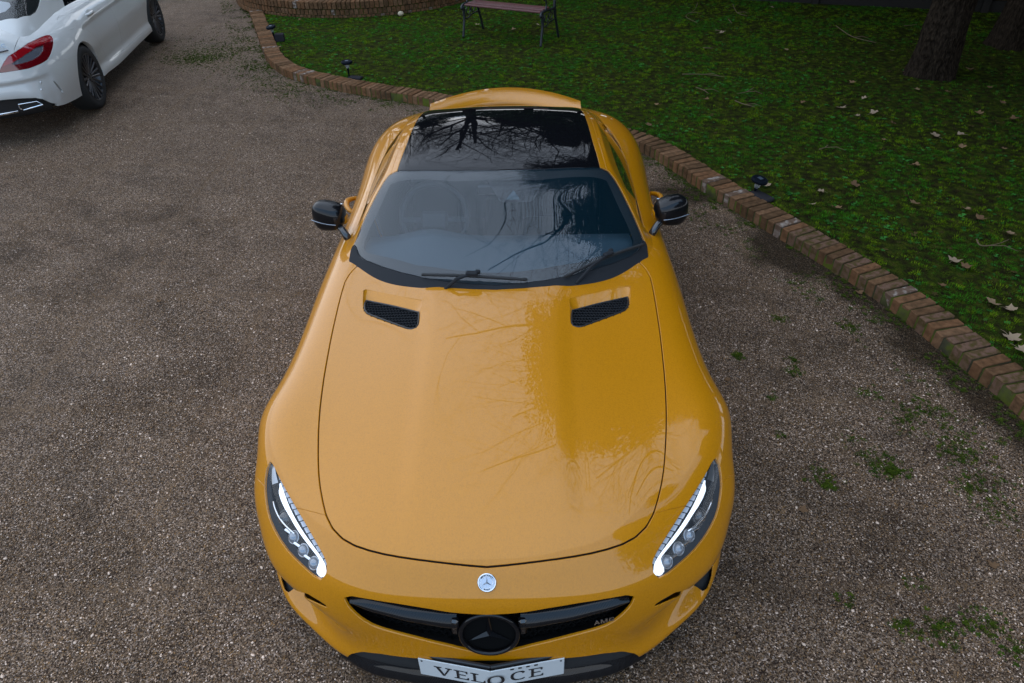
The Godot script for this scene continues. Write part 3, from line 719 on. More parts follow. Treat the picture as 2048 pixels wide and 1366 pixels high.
func ring(st: SurfaceTool, c: Vector3, b: Basis, r: float, thick: float, segs := 40, sides := 8) -> void:
	for k in segs:
		for j in sides:
			var v := []
			for q in [[k, j], [k + 1, j], [k + 1, j + 1], [k, j + 1]]:
				var a := TAU * float(q[0]) / segs
				var e := TAU * float(q[1]) / sides
				v.append(c + b * Vector3(cos(a) * (r + cos(e) * thick), sin(a) * (r + cos(e) * thick), sin(e) * thick))
			quad(st, v[0], v[1], v[2], v[3])

func disc(st: SurfaceTool, c: Vector3, b: Basis, r: float, segs := 32) -> void:
	for k in segs:
		var a := TAU * k / segs
		var e := TAU * (k + 1) / segs
		face(st, c, c + b * Vector3(cos(a) * r, sin(a) * r, 0), c + b * Vector3(cos(e) * r, sin(e) * r, 0))

func lettering(text: String, size: float, depth: float, f: Font) -> TextMesh:
	var t := TextMesh.new()
	t.text = text
	t.font = f
	t.font_size = 64
	t.pixel_size = size / 64.0
	t.depth = depth
	return t

func build_sports_car() -> void:
	var car := thing("sports_car", "yellow sports coupe with black roof parked nose-on on the gravel", "car")
	fpoly("bonnet", BONNET)
	var lp := []
	var n := LAMP_IN.size() / 3
	for i in n:
		lp.append_array([LAMP_IN[i * 3], LAMP_IN[i * 3 + 2]])
	for i in range(n - 2, 0, -1):
		lp.append_array([LAMP_OUT[i * 3], LAMP_OUT[i * 3 + 2]])
	fpoly("lamp", lp)
	fpoly("vent", vent_opening())
	fpoly("grille", GRILLE)
	fpoly("intake", [0.547, 0.468, 0.60, 0.477, 0.65, 0.474, 0.69, 0.452, 0.72, 0.43, 0.76, 0.415, 0.82, 0.408, 0.87, 0.40, 0.89, 0.36, 0.89, 0.28, 0.868, 0.225, 0.844, 0.215, 0.817, 0.226, 0.793, 0.246, 0.766, 0.266, 0.748, 0.296, 0.73, 0.327, 0.712, 0.357, 0.695, 0.387, 0.677, 0.418, 0.653, 0.44, 0.62, 0.452, 0.585, 0.458])
	fpoly("wind", WINDSCREEN)
	fpoly("frit", FRIT)
	fpoly("roof", [-0.3, -2.0, 0.45, -2.0, 0.54, -2.1, 0.533, -2.236, 0.521, -2.385, 0.514, -2.482, 0.508, -2.7, 0.500, -3.0, 0.490, -3.22, 0.47, -3.26, 0.3, -3.28, 0.0, -3.285, -0.3, -3.285])
	fpoly("rear", [-0.3, -3.31, 0.0, -3.31, 0.30, -3.305, 0.44, -3.31, 0.45, -3.4, 0.44, -3.65, 0.41, -3.85, 0.36, -3.88, 0.0, -3.90, -0.3, -3.9])
	fpoly("side", [-2.03, 0.925, -2.13, 0.985, -2.25, 1.035, -2.37, 1.075, -2.5, 1.10, -2.7, 1.112, -2.9, 1.097, -3.1, 1.052, -3.27, 1.0, -3.42, 0.955, -3.46, 0.935, -3.3, 0.925, -3.0, 0.915, -2.6, 0.90, -2.2, 0.89, -2.05, 0.895])
	fpoly("door", [-1.895, 0.95, -1.868, 0.87, -1.855, 0.83, -1.84, 0.6, -1.86, 0.3, -1.93, 0.23, -2.85, 0.23, -2.96, 0.4, -3.03, 0.7, -2.98, 0.86, -2.90, 1.0, -2.4, 1.05, -1.95, 1.0])
	fpoly("cabin", [-0.3, -1.445, 0.0, -1.449, 0.118, -1.459, 0.234, -1.48, 0.347, -1.512, 0.457, -1.556, 0.561, -1.612, 0.655, -1.683, 0.70, -1.728, 0.735, -1.79, 0.755, -1.85, 0.770, -2.0, 0.772, -2.3, 0.772, -2.9, 0.755, -3.15, 0.71, -3.4, 0.63, -3.6, 0.5, -3.7, 0.0, -3.72, -0.3, -3.72])

	# ---- lower body
	var A := net(NET_A, 26, 13, 12, 10, bonnet_shape)
	var g := 0.0036
	var bon := cut(A, plus(field(A, f_bonnet), g), 0.014)
	bon = cut(bon, negate(field(bon, f_vent)), 0.004)
	bon = cut(bon, negate(field(bon, f_cabin)), 0.02)
	part("bonnet", solid(bon), M.paint, car)
	var rest := cut(A, negate(field(A, f_bonnet), g), 0.014)
	rest = cut(rest, negate(field(rest, f_cabin)), 0.02)
	rest = cut(rest, negate(field(rest, f_lamp)), 0.012)
	rest = cut(rest, negate(field(rest, f_arch)), 0.03)
	var bump := cut(rest, plus(field(rest, f_bumper), 0.0012), 0.012)
	bump = cut(bump, negate(field(bump, f_grille)), 0.012)
	bump = cut(bump, negate(field(bump, f_intake)), 0.005)
	bump = cut(bump, negate(field(bump, f_skirt)), 0.02)
	part("front_bumper", solid(bump), M.paint, car)
	rest = cut(rest, negate(field(rest, f_bumper), 0.0012), 0.012)
	var fd := field(rest, f_door)
	var door := cut(rest, plus(fd, 0.0012), 0.012)
	for s in [1, -1]:
		part("door", solid(door, s), M.paint, car)
	rest = cut(rest, negate(fd, 0.0012), 0.012)
	part("body_shell", solid(rest), M.paint, car)
	# dark sheet under the gaps
	var under := offset(A, -0.02)
	var far := func(p: Vector3) -> float: return minf(minf(f_cabin(p), f_lamp(p)), minf(f_grille(p), minf(f_vent(p), f_arch(p))))
	under = cut(under, negate(field(under, far), 0.012))
	part("inner_shell", solid(under), M.gap, car)
	# headlight covers
	var lens := cut(A, plus(field(A, f_lamp), 0.0035), 0.004)

	# ---- greenhouse
	var B := net(NET_B, 14, 10, 12, 10)
	var glass := cut(B, plus(field(B, f_wind), 0.002), 0.004)
	var frit := offset(cut(glass, negate(field(glass, f_frit))), -0.006)
	var ws := part("windscreen", solid(glass), M.windscreen, car)
	part("black_border", solid(frit), M.frit, ws)
	# sensor bracket behind the top of the glass, with a pale triangular window
	var st := begin(false)
	var bb := Basis(Vector3.RIGHT, Vector3(0, 0.40, -0.916), Vector3(0, 0.916, 0.40))
	for q in [[0.095, 1.150, -2.055, 0.27, 0.17]]:
		var c := Vector3(q[0], q[1] - 0.016, q[2])
		var pts := [Vector3(-0.16, 0.085, 0), Vector3(-0.085, -0.075, 0), Vector3(-0.06, -0.085, 0), Vector3(0.06, -0.085, 0), Vector3(0.085, -0.075, 0), Vector3(0.15, 0.085, 0)]
		for i in range(1, 5):
			face(st, c + bb * pts[0], c + bb * pts[i], c + bb * pts[i + 1])
	part("sensor_bracket", done(st), M.matte, ws)
	st = begin(false)
	face(st, Vector3(0.042, 1.117, -1.975), Vector3(0.115, 1.117, -1.975), Vector3(0.08, 1.142, -2.03))
	part("sensor_window", done(st), M.dash, ws)
	var fr := cut(B, negate(field(B, f_wind), 0.003), 0.01)
	var roof := cut(fr, plus(field(fr, f_roof), 0.002), 0.01)
	part("roof_panel", solid(roof), M.roofglass, car)
	fr = cut(fr, negate(field(fr, f_roof), 0.002), 0.01)
	var rw := cut(fr, plus(field(fr, f_rear), 0.002), 0.008)
	part("rear_window", solid(rw), M.roofglass, car)
	fr = cut(fr, negate(field(fr, f_rear), 0.002), 0.01)
	var sw := cut(fr, plus(field(fr, f_side), 0.002), 0.004)
	for s in [1, -1]:
		part("side_window", solid(offset(sw, -0.006), s), M.sideglass, car)
	fr = cut(fr, negate(field(fr, f_side), 0.002), 0.012)
	var dt := field(fr, f_ditch)
	var rail := cut(fr, plus(dt, 0.0015), 0.01)
	part("roof_rail", solid(rail), M.paint, car)
	var pillar := cut(fr, negate(dt, 0.0015), 0.01)
	for s in [1, -1]:
		part("side_frame", solid(pillar, s), M.paint, car)
	var lining := offset(B, -0.018)
	var open := func(p: Vector3) -> float: return minf(f_wind(p), f_side(p))
	lining = cut(lining, negate(field(lining, open), 0.02))
	part("cabin_lining", solid(lining), M.gap, car)
	# cowl: black trim lying over the foot of the glass
	fpoly("cowl", [-0.3, -1.40, 0.0, -1.405, 0.234, -1.43, 0.457, -1.51, 0.655, -1.64, 0.72, -1.70, 0.745, -1.78, 0.747, -1.862, 0.738, -1.885, 0.722, -1.86, 0.70, -1.80, 0.655, -1.742, 0.561, -1.667, 0.457, -1.603, 0.347, -1.552, 0.234, -1.514, 0.118, -1.491, 0.0, -1.479, -0.3, -1.475])
	var cowl := cut(B, field(B, func(p: Vector3) -> float: return sdxz(p, "cowl")), 0.006)
	part("cowl_trim", solid(offset(cowl, 0.005)), M.matte, car)

	build_lamps(car, lens)
	build_front(car)
	build_vents(car)
	build_small(car)
	build_cabin(car)
	for s in [1, -1]:
		wheel(car, Vector3(0.80 * s, 0.335, -0.9), 0.335, 0.25, s, 10)
		wheel(car, Vector3(0.80 * s, 0.345, -3.53), 0.345, 0.28, s, 10)

func build_lamps(car: Node3D, lens: Dictionary) -> void:
	for side in [1, -1]:
		var o := Node3D.new()
		o.name = "headlight"
		car.add_child(o, true)
		part("lens", solid(lens, side), M.lens, o)
		# dark bowl
		var st := begin()
		lamp_sheet(st, side, 0.0, 1.0, 24, func(_s): return 0.0, func(_s): return 1.0, 12, func(s, t): return 0.008 + 0.055 * pow(sin(PI * t), 0.6) * clampf(sin(PI * clampf(s * 0.97 + 0.02, 0, 1)) * 1.6, 0.0, 1.0))
		part("housing", done(st), M.gloss, o)
		# satin outer panel along the low edge
		st = begin()
		lamp_sheet(st, side, 0.06, 0.97, 24, func(s): return 0.74 - 0.05 * s, func(_s): return 0.985, 4, func(_s, t): return 0.012 + 0.05 * (0.98 - t))
		part("outer_panel", done(st), M.matte, o)
		# the bright light strip, hooked at its low end
		st = begin()
		lamp_sheet(st, side, 0.20, 0.955, 30, func(s): return 0.165 + 0.02 * s, func(s): return lerpf(0.22, 0.34, smoothstep(0.2, 0.27, s)) - 0.07 * smoothstep(0.27, 0.5, s) if s < 0.82 else lerpf(0.27, 0.80, smoothstep(0.82, 0.92, s)), 5, func(s, t): return 0.016 + 0.006 * sin(s * 9.0))
		part("light_strip", done(st), M.drl, o)
		# segmented inner light
		st = begin(false)
		for k in 15:
			var s0 := 0.13 + 0.05 * k
			lamp_sheet(st, side, s0, s0 + 0.044, 2, func(_s): return 0.035, func(_s): return 0.155, 2, func(s, t): return 0.014 + 0.10 * (0.19 - t) + 0.08 * (s0 + 0.044 - s))
		part("segmented_reflector", done(st), M.drl2, o)
		st = begin()
		lamp_sheet(st, side, 0.05, 0.19, 6, func(_s): return 0.25, func(_s): return 0.55, 2, func(_s, _t): return 0.02)
		part("tip_reflector", done(st), M.dullchrome, o)
		# three projector lenses and the main projector
		for k in 3:
			var s := 0.60 + 0.115 * k
			var c := mir(lamp_at(s, 0.585, 0.034), side)
			st = begin()
			ball(st, c, Vector3(0.021, 0.021, 0.021), Basis.IDENTITY, 14, 10)
			var pr := part("projector", done(st), M.lens2, o)
			st = begin()
			var nn := mir(lamp_normal, side)
			var zb := Basis.looking_at(-nn, Vector3(0, 0, 1))
			ring(st, c + nn * 0.003, zb, 0.0225, 0.0035, 20, 6)
			part("bezel", done(st), M.dullchrome, pr)
			st = begin(false)
			box(st, mir(lamp_at(s - 0.055, 0.60, 0.024), side), Vector3(0.032, 0.006, 0.010), Basis(Vector3.UP, 0.6 * side), 0.002)
			part("shade", done(st), M.chrome, pr)
		st = begin()
		var cm := mir(lamp_at(0.44, 0.60, 0.052), side)
		ball(st, cm, Vector3(0.03, 0.03, 0.03), Basis.IDENTITY, 16, 10)
		part("main_projector", done(st), M.gloss, o)
		st = begin()
		ring(st, cm + mir(lamp_normal, side) * 0.01, Basis.looking_at(-mir(lamp_normal, side), Vector3(0, 0, 1)), 0.030, 0.004, 24, 6)
		part("main_bezel", done(st), M.black, o)
		# bright eyebrow below the main projector
		var pts := []
		var rad := []
		for k in 9:
			var q := k / 8.0
			pts.append(mir(lamp_at(lerpf(0.30, 0.585, q), lerpf(0.70, 0.455, q * q), 0.024), side))
			rad.append(0.0045 - 0.002 * absf(q - 0.6))
		st = begin()
		tube(st, pts, rad, 6)
		part("chrome_line", done(st), M.chrome, o)

func nose_z(x: float, y: float) -> float:
	# plan outline of the nose inside the grille
	var a := absf(x)
	var z0 := interp(a, [0.0, 0.15, 0.28, 0.42, 0.56], [-0.060, -0.063, -0.078, -0.108, -0.16])
	return z0 - 0.10 * maxf(0.0, y - 0.46)

func build_front(car: Node3D) -> void:
	# ---- grille: mesh, blade, emblem
	var gr := Node3D.new()
	gr.name = "grille"
	car.add_child(gr, true)
	var st := begin()
	var xs := 24
	for i in xs:
		var x0 := lerpf(-0.52, 0.52, float(i) / xs)
		var x1 := lerpf(-0.52, 0.52, float(i + 1) / xs)
		quad(st, Vector3(x0, 0.28, nose_z(x0, 0.4) - 0.13), Vector3(x1, 0.28, nose_z(x1, 0.4) - 0.13), Vector3(x1, 0.60, nose_z(x1, 0.5) - 0.13), Vector3(x0, 0.60, nose_z(x0, 0.5) - 0.13))
	for i in xs:
		var x0 := lerpf(-0.52, 0.52, float(i) / xs)
		var x1 := lerpf(-0.52, 0.52, float(i + 1) / xs)
		quad(st, Vector3(x0, 0.285, nose_z(x0, 0.4) + 0.004), Vector3(x1, 0.285, nose_z(x1, 0.4) + 0.004), Vector3(x1, 0.279, nose_z(x1, 0.4) - 0.135), Vector3(x0, 0.279, nose_z(x0, 0.4) - 0.135))
	part("grille_back", done(st), M.gap, gr)
	st = begin(false)
	var px := 0.030
	var py := 0.024
	for r in 14:
		for c in range(-18, 19):
			var x := c * px + (px * 0.5 if r % 2 else 0.0)
			var y := 0.285 + r * py
			var poly := Vector2(absf(x), y)
			if sdp(poly, pv.grille[0], pv.grille[1]) > 0.015:
				continue
			var ctr := Vector3(x, y, nose_z(x, y) - 0.045)
			var co := [Vector3(-px * 0.5, 0, 0), Vector3(0, -py * 0.62, 0), Vector3(px * 0.5, 0, 0), Vector3(0, py * 0.62, 0)]
			for k in 4:
				var p: Vector3 = ctr + co[k]
				var q: Vector3 = ctr + co[(k + 1) % 4]
				var d := q - p
				var yb := d.normalized()
				var xb := yb.cross(Vector3(0, 0, 1)).normalized()
				box(st, (p + q) * 0.5, Vector3(0.0042, d.length() * 0.98, 0.014), Basis(xb, yb, xb.cross(yb)), 0.0)
	var me := part("mesh", done(st), M.meshblack, gr)
	me.set_meta("kind", "stuff")
	for s in [1, -1]:
		st = begin()
		var cols := []
		for i in 15:
			var q := i / 14.0
			var x := lerpf(0.108, 0.478, q)
			var yt := lerpf(0.527, 0.555, q) - 0.020 * smoothstep(0.85, 1.0, q)
			var yb := lerpf(0.452, 0.505, q) + 0.012 * smoothstep(0.8, 1.0, q)
			var z := nose_z(x, 0.5) - 0.012
			var k := []
			for j in 9:
				var t := j / 8.0
				var zz := z + 0.022 * sin(PI * pow(t, 0.8)) - 0.030 * (1.0 - t) * (1.0 - t)
				k.append(Vector3(x * s, lerpf(yt, yb, t), zz))
			k.append(Vector3(x * s, yb + 0.01, z - 0.03))
			k.append(Vector3(x * s, yt - 0.01, z - 0.04))
			cols.append(k)
		for i in 14:
			for j in 11:
				var j2 := (j + 1) % 11
				if s > 0:
					quad(st, cols[i][j], cols[i][j2], cols[i + 1][j2], cols[i + 1][j])
				else:
					quad(st, cols[i][j], cols[i + 1][j], cols[i + 1][j2], cols[i][j2])
		var bl := part("blade", done(st), M.carbon, gr)
		if s == 1:
			var f := SystemFont.new()
			f.font_names = PackedStringArray(["Droid Sans"])
			f.font_weight = 700
			f.font_italic = true
			var t := MeshInstance3D.new()
			t.name = "lettering"
			t.mesh = lettering("AMG", 0.026, 0.004, f)
			t.material_override = M.chrome
			bl.add_child(t)
			t.transform = Transform3D(Basis(Vector3.UP, 0.24) * Basis(Vector3.RIGHT, -0.25) * Basis.from_scale(Vector3(1.25, 0.8, 1)), Vector3(0.39, 0.492, -0.083))
	var em := Node3D.new()
	em.name = "emblem"
	gr.add_child(em, true)
	var eb := Basis(Vector3.RIGHT, -0.16)
	var ec := Vector3(0, 0.437, -0.066)
	st = begin()
	ring(st, ec, eb, 0.098, 0.008, 48, 10)
	part("emblem_ring", done(st), M.carbongloss, em)
	st = begin()
	disc(st, ec + eb * Vector3(0, 0, -0.012), eb, 0.095)
	part("emblem_plate", done(st), M.meshblack, em)
	st = begin(false)
	star(st, ec + eb * Vector3(0, 0, -0.008), eb, 0.088, 0.014)
	part("star", done(st), M.carbongloss, em)
	st = begin(false)
	for s in [1, -1]:
		box(st, Vector3(0.115 * s, 0.472, -0.082), Vector3(0.03, 0.085, 0.03), Basis(Vector3.UP, 0.12 * s), 0.008)
	part("emblem_mount", done(st), M.gloss, em)

	# ---- badge on the nose
	var bd := Node3D.new()
	bd.name = "badge"
	car.add_child(bd, true)
	var bn := Vector3(0, 0.62, 0.785).normalized()
	var bbs := Basis(Vector3.RIGHT, bn.cross(Vector3.RIGHT), bn)
	var bc := Vector3(0, 0.6585, -0.1235) + bn * 0.0035
	st = begin()
	disc(st, bc + bn * 0.0005, bbs, 0.0285)
	part("badge_plate", done(st), M.badge, bd)
	st = begin()
	ring(st, bc, bbs, 0.0285, 0.003, 36, 8)
	ring(st, bc + bn * 0.0008, bbs, 0.0195, 0.0011, 36, 6)
	part("badge_rim", done(st), M.chrome, bd)
	st = begin(false)
	star(st, bc + bn * 0.002, bbs, 0.0185, 0.003)
	part("star", done(st), M.dullchrome, bd)
	var bf := SystemFont.new()
	bf.font_names = PackedStringArray(["Droid Sans"])
	bf.font_weight = 700
	for w in [["MERCEDES", PI / 2, -1.0], ["BENZ", -PI / 2, 1.0]]:
		for k in w[0].length():
			var a: float = w[1] + w[2] * (k - (w[0].length() - 1) * 0.5) * 0.235
			var t := MeshInstance3D.new()
			t.name = "letter"
			t.mesh = lettering(w[0][k], 0.0075, 0.001, bf)
			t.material_override = M.ink
			bd.add_child(t, true)
			var rot: float = a - PI / 2 if w[2] < 0 else a + PI / 2
			t.transform = Transform3D(bbs * Basis(Vector3(0, 0, 1), rot), bc + bbs * Vector3(cos(a) * 0.0242, sin(a) * 0.0242, 0.0012))

	# ---- splitter under the lip
	st = begin()
	var sec := []
	for i in 33:
		var x := lerpf(-0.572, 0.572, i / 32.0)
		var a := absf(x)
		var zl := interp(a, [0.0, 0.15, 0.28, 0.42, 0.50, 0.572], [-0.035, -0.038, -0.05, -0.075, -0.103, -0.137])
		var e := smoothstep(0.572, 0.44, a)
		var yt := lerpf(0.172, 0.280, e)
		sec.append([Vector3(x, yt, zl - 0.055 * e - 0.01), Vector3(x, lerpf(0.165, 0.230, e), zl - 0.035 * e - 0.002), Vector3(x, lerpf(0.16, 0.172, e), zl - 0.012 * e + 0.002), Vector3(x, 0.152, zl + 0.010 * e), Vector3(x, 0.140, zl + 0.008 * e), Vector3(x, 0.132, zl - 0.06)])
	for i in 32:
		for j in 5:
			quad(st, sec[i][j], sec[i][j + 1], sec[i + 1][j + 1], sec[i + 1][j])
	part("splitter", done(st), M.carbon, car)

	# ---- dark ducts behind the outer intakes
	for s in [1, -1]:
		st = begin()
		var c := []
		for i in 9:
			var x := lerpf(0.55, 0.90, i / 8.0)
			var zl := interp(x, [0.55, 0.69, 0.80, 0.87, 0.915], [-0.125, -0.22, -0.315, -0.41, -0.50])
			c.append([Vector3(x * s, 0.475, zl - 0.05), Vector3(x * s, 0.42, zl - 0.16), Vector3(x * s, 0.22, zl - 0.16), Vector3(x * s, 0.19, zl - 0.02)])
		for i in 8:
			for j in 3:
				quad(st, c[i][j], c[i + 1][j], c[i + 1][j + 1], c[i][j + 1])
		part("intake_duct", done(st), M.gap, car)
		st = begin(false)
		for k in 14:
			var x := lerpf(0.60, 0.86, k / 13.0)
			var zl := interp(x, [0.55, 0.69, 0.80, 0.87, 0.915], [-0.125, -0.22, -0.315, -0.41, -0.50])
			box(st, Vector3(x * s, 0.345, zl - 0.135), Vector3(0.006, 0.10, 0.006))
		part("intake_mesh", done(st), M.black, car)

	# ---- number plate, folded down its middle, on a black bracket
	var pl := Node3D.new()
	pl.name = "number_plate"
	car.add_child(pl, true)
	var zc := -0.012
	var ze := -0.060
	st = begin(false)
	for s in [1, -1]:
		var b := Basis(Vector3.UP, atan2(zc - ze, 0.26) * s)
		box(st, Vector3(0.13 * s, 0.234, (zc + ze) * 0.5), Vector3(0.2645, 0.113, 0.004), b, 0.0015)
	part("plate", done(st), M.plate, pl)
	st = begin(false)
	for s in [1, -1]:
		var b := Basis(Vector3.UP, atan2(zc - ze, 0.26) * s)
		box(st, Vector3(0.131 * s, 0.245, (zc + ze) * 0.5 - 0.012), Vector3(0.268, 0.118, 0.012), b, 0.003)
	part("plate_bracket", done(st), M.black, pl)
	st = begin(false)
	for s in [1, -1]:
		for yy in [0.278]:
			box(st, Vector3(0.247 * s, yy, ze + 0.0045), Vector3(0.008, 0.008, 0.004), Basis.IDENTITY, 0.002)
	for k in 4:
		box(st, Vector3(0.075 + 0.028 * k, 0.282, lerpf(zc, ze, (0.075 + 0.028 * k) / 0.26) + 0.0035), Vector3(0.013, 0.006, 0.002), Basis(Vector3.UP, 0.18))
	part("plate_screws", done(st), M.ink, pl)
	var sf := SystemFont.new()
	sf.font_names = PackedStringArray(["Droid Serif"])
	sf.font_italic = true
	var xs2 := [-0.172, -0.106, -0.046, 0.017, 0.092, 0.160]
	var word := "VELOCE"
	for k in 6:
		var t := MeshInstance3D.new()
		t.name = "letter"
		t.mesh = lettering(word[k], 0.088, 0.0012, sf)
		t.material_override = M.ink
		pl.add_child(t, true)
		var x: float = xs2[k]
		var zz := lerpf(zc, ze, absf(x) / 0.26) + 0.0032
		t.transform = Transform3D(Basis(Vector3.UP, atan2(zc - ze, 0.26) * signf(x) * (0.6 if k == 3 else 1.0)) * Basis.from_scale(Vector3(1.12, 0.92, 1)), Vector3(x, 0.228, zz + (0.003 if k == 3 else 0.0)))

func vent_hole(i: int) -> Vector2:
	# the opening that belongs to the insert's outline point i: a ramp's length behind it, a little beyond it elsewhere
	var inner := poly2(VENT_IN)
	var p := inner[i]
	if i <= 7:
		var t := clampf((0.608 - p.x) / 0.263, 0.0, 1.0)
		return Vector2(lerpf(0.630, 0.333, t), lerpf(-1.535, -1.405, t))
	var n := inner.size()
	var d := (inner[(i + 1) % n] - inner[(i - 1 + n) % n]).normalized()
	var o := Vector2(-d.y, d.x)
	if o.dot(p - Vector2(0.47, -1.34)) < 0.0:
		o = -o
	return p + o * 0.008

func vent_opening() -> Array:
	var out := []
	for i in VENT_IN.size() / 2:
		var q := vent_hole(i)
		out.append_array([q.x, q.y])
	return out

func build_vents(car: Node3D) -> void:
	for s in [1, -1]:
		var v := Node3D.new()
		v.name = "bonnet_vent"
		car.add_child(v, true)
		var inner := poly2(VENT_IN)
		var st := begin()
		var n := inner.size()
		var c := Vector2.ZERO
		for p in inner:
			c += p / n
		var pts := []
		var rad := []
		for i in n + 1:
			pts.append(mir(vent_pt(inner[i % n]) + Vector3(0, 0.002, 0), s))
			rad.append(0.005)
		tube(st, pts, rad, 6, false)
		part("vent_frame", done(st), M.black, v)
		# honeycomb bars
		st = begin(false)
		var bb := bounds(inner)
		for r in 12:
			for k in 24:
				var p := Vector2(bb.position.x + (k + (0.5 if r % 2 else 0.0)) * 0.0135, bb.position.y + r * 0.0215 + 0.006)
				if sdp(p, inner, bb) > 0.002:
					continue
				for e in [Vector2(0.00675, 0.0107), Vector2(-0.00675, 0.0107)]:
					var a := mir(vent_pt(p), s)
					var d := mir(vent_pt(p + e), s)
					var y := (d - a).normalized()
					var x := y.cross(Vector3.UP).normalized()
					box(st, (a + d) * 0.5, Vector3(0.0032, (d - a).length(), 0.010), Basis(x, y, x.cross(y)))
		var mesh := part("vent_mesh", done(st), M.matte, v)
		mesh.set_meta("kind", "stuff")
		st = begin(false)
		for i in n:
			var a := vent_pt(inner[i]) + Vector3(0, -0.022, 0)
			var b := vent_pt(inner[(i + 1) % n]) + Vector3(0, -0.022, 0)
			var m := vent_pt(c) + Vector3(0, -0.03, 0)
			face(st, mir(m, s), mir(a, s), mir(b, s))
		part("vent_floor", done(st), M.gap, v)
		# painted ramp between the insert and the opening
		st = begin()
		for i in n:
			var i2 := (i + 1) % n
			var va := vent_pt(inner[i])
			var vb := vent_pt(inner[i2])
			var ha := vent_hole(i)
			var hb := vent_hole(i2)
			var wa := Vector3(ha.x, vent_rim(ha) - 0.002, ha.y)
			var wb := Vector3(hb.x, vent_rim(hb) - 0.002, hb.y)
			if s > 0:
				quad(st, mir(va, s), mir(wa, s), mir(wb, s), mir(vb, s))
			else:
				quad(st, mir(va, s), mir(vb, s), mir(wb, s), mir(wa, s))
		part("vent_recess", done(st), M.paint, v)

func vent_rim(p: Vector2) -> float:
	# height of the bonnet round the vent
	return 0.8256 - 0.0991 * p.x - 0.0796 * p.y

func vent_pt(p: Vector2) -> Vector3:
	# the insert: nearly level with the bonnet at its front edge, sunk behind
	var front := interp(p.x, [0.337, 0.366, 0.45, 0.53, 0.60], [-1.21, -1.21, -1.265, -1.318, -1.40])
	var back := interp(p.x, [0.337, 0.45, 0.53, 0.61], [-1.345, -1.40, -1.435, -1.47])
	var t := clampf((front - p.y) / maxf(front - back, 0.02), 0.0, 1.0)
	return Vector3(p.x, vent_rim(p) - 0.005 - 0.018 * t, p.y)

const VENT_IN := [0.608, -1.4695, 0.57, -1.4526, 0.5319, -1.4357, 0.4938, -1.4187, 0.456, -1.4012, 0.4189, -1.3824, 0.3817, -1.3636, 0.3445, -1.3447, 0.3414, -1.3132, 0.3383, -1.2817, 0.3367, -1.2501, 0.3399, -1.2193, 0.3659, -1.2145, 0.3936, -1.2296, 0.4203, -1.2467, 0.4469, -1.2638, 0.4739, -1.2806, 0.5006, -1.2976, 0.5272, -1.3149, 0.5538, -1.3322, 0.5796, -1.3503, 0.5955, -1.377, 0.6033, -1.4075, 0.6087, -1.4387]

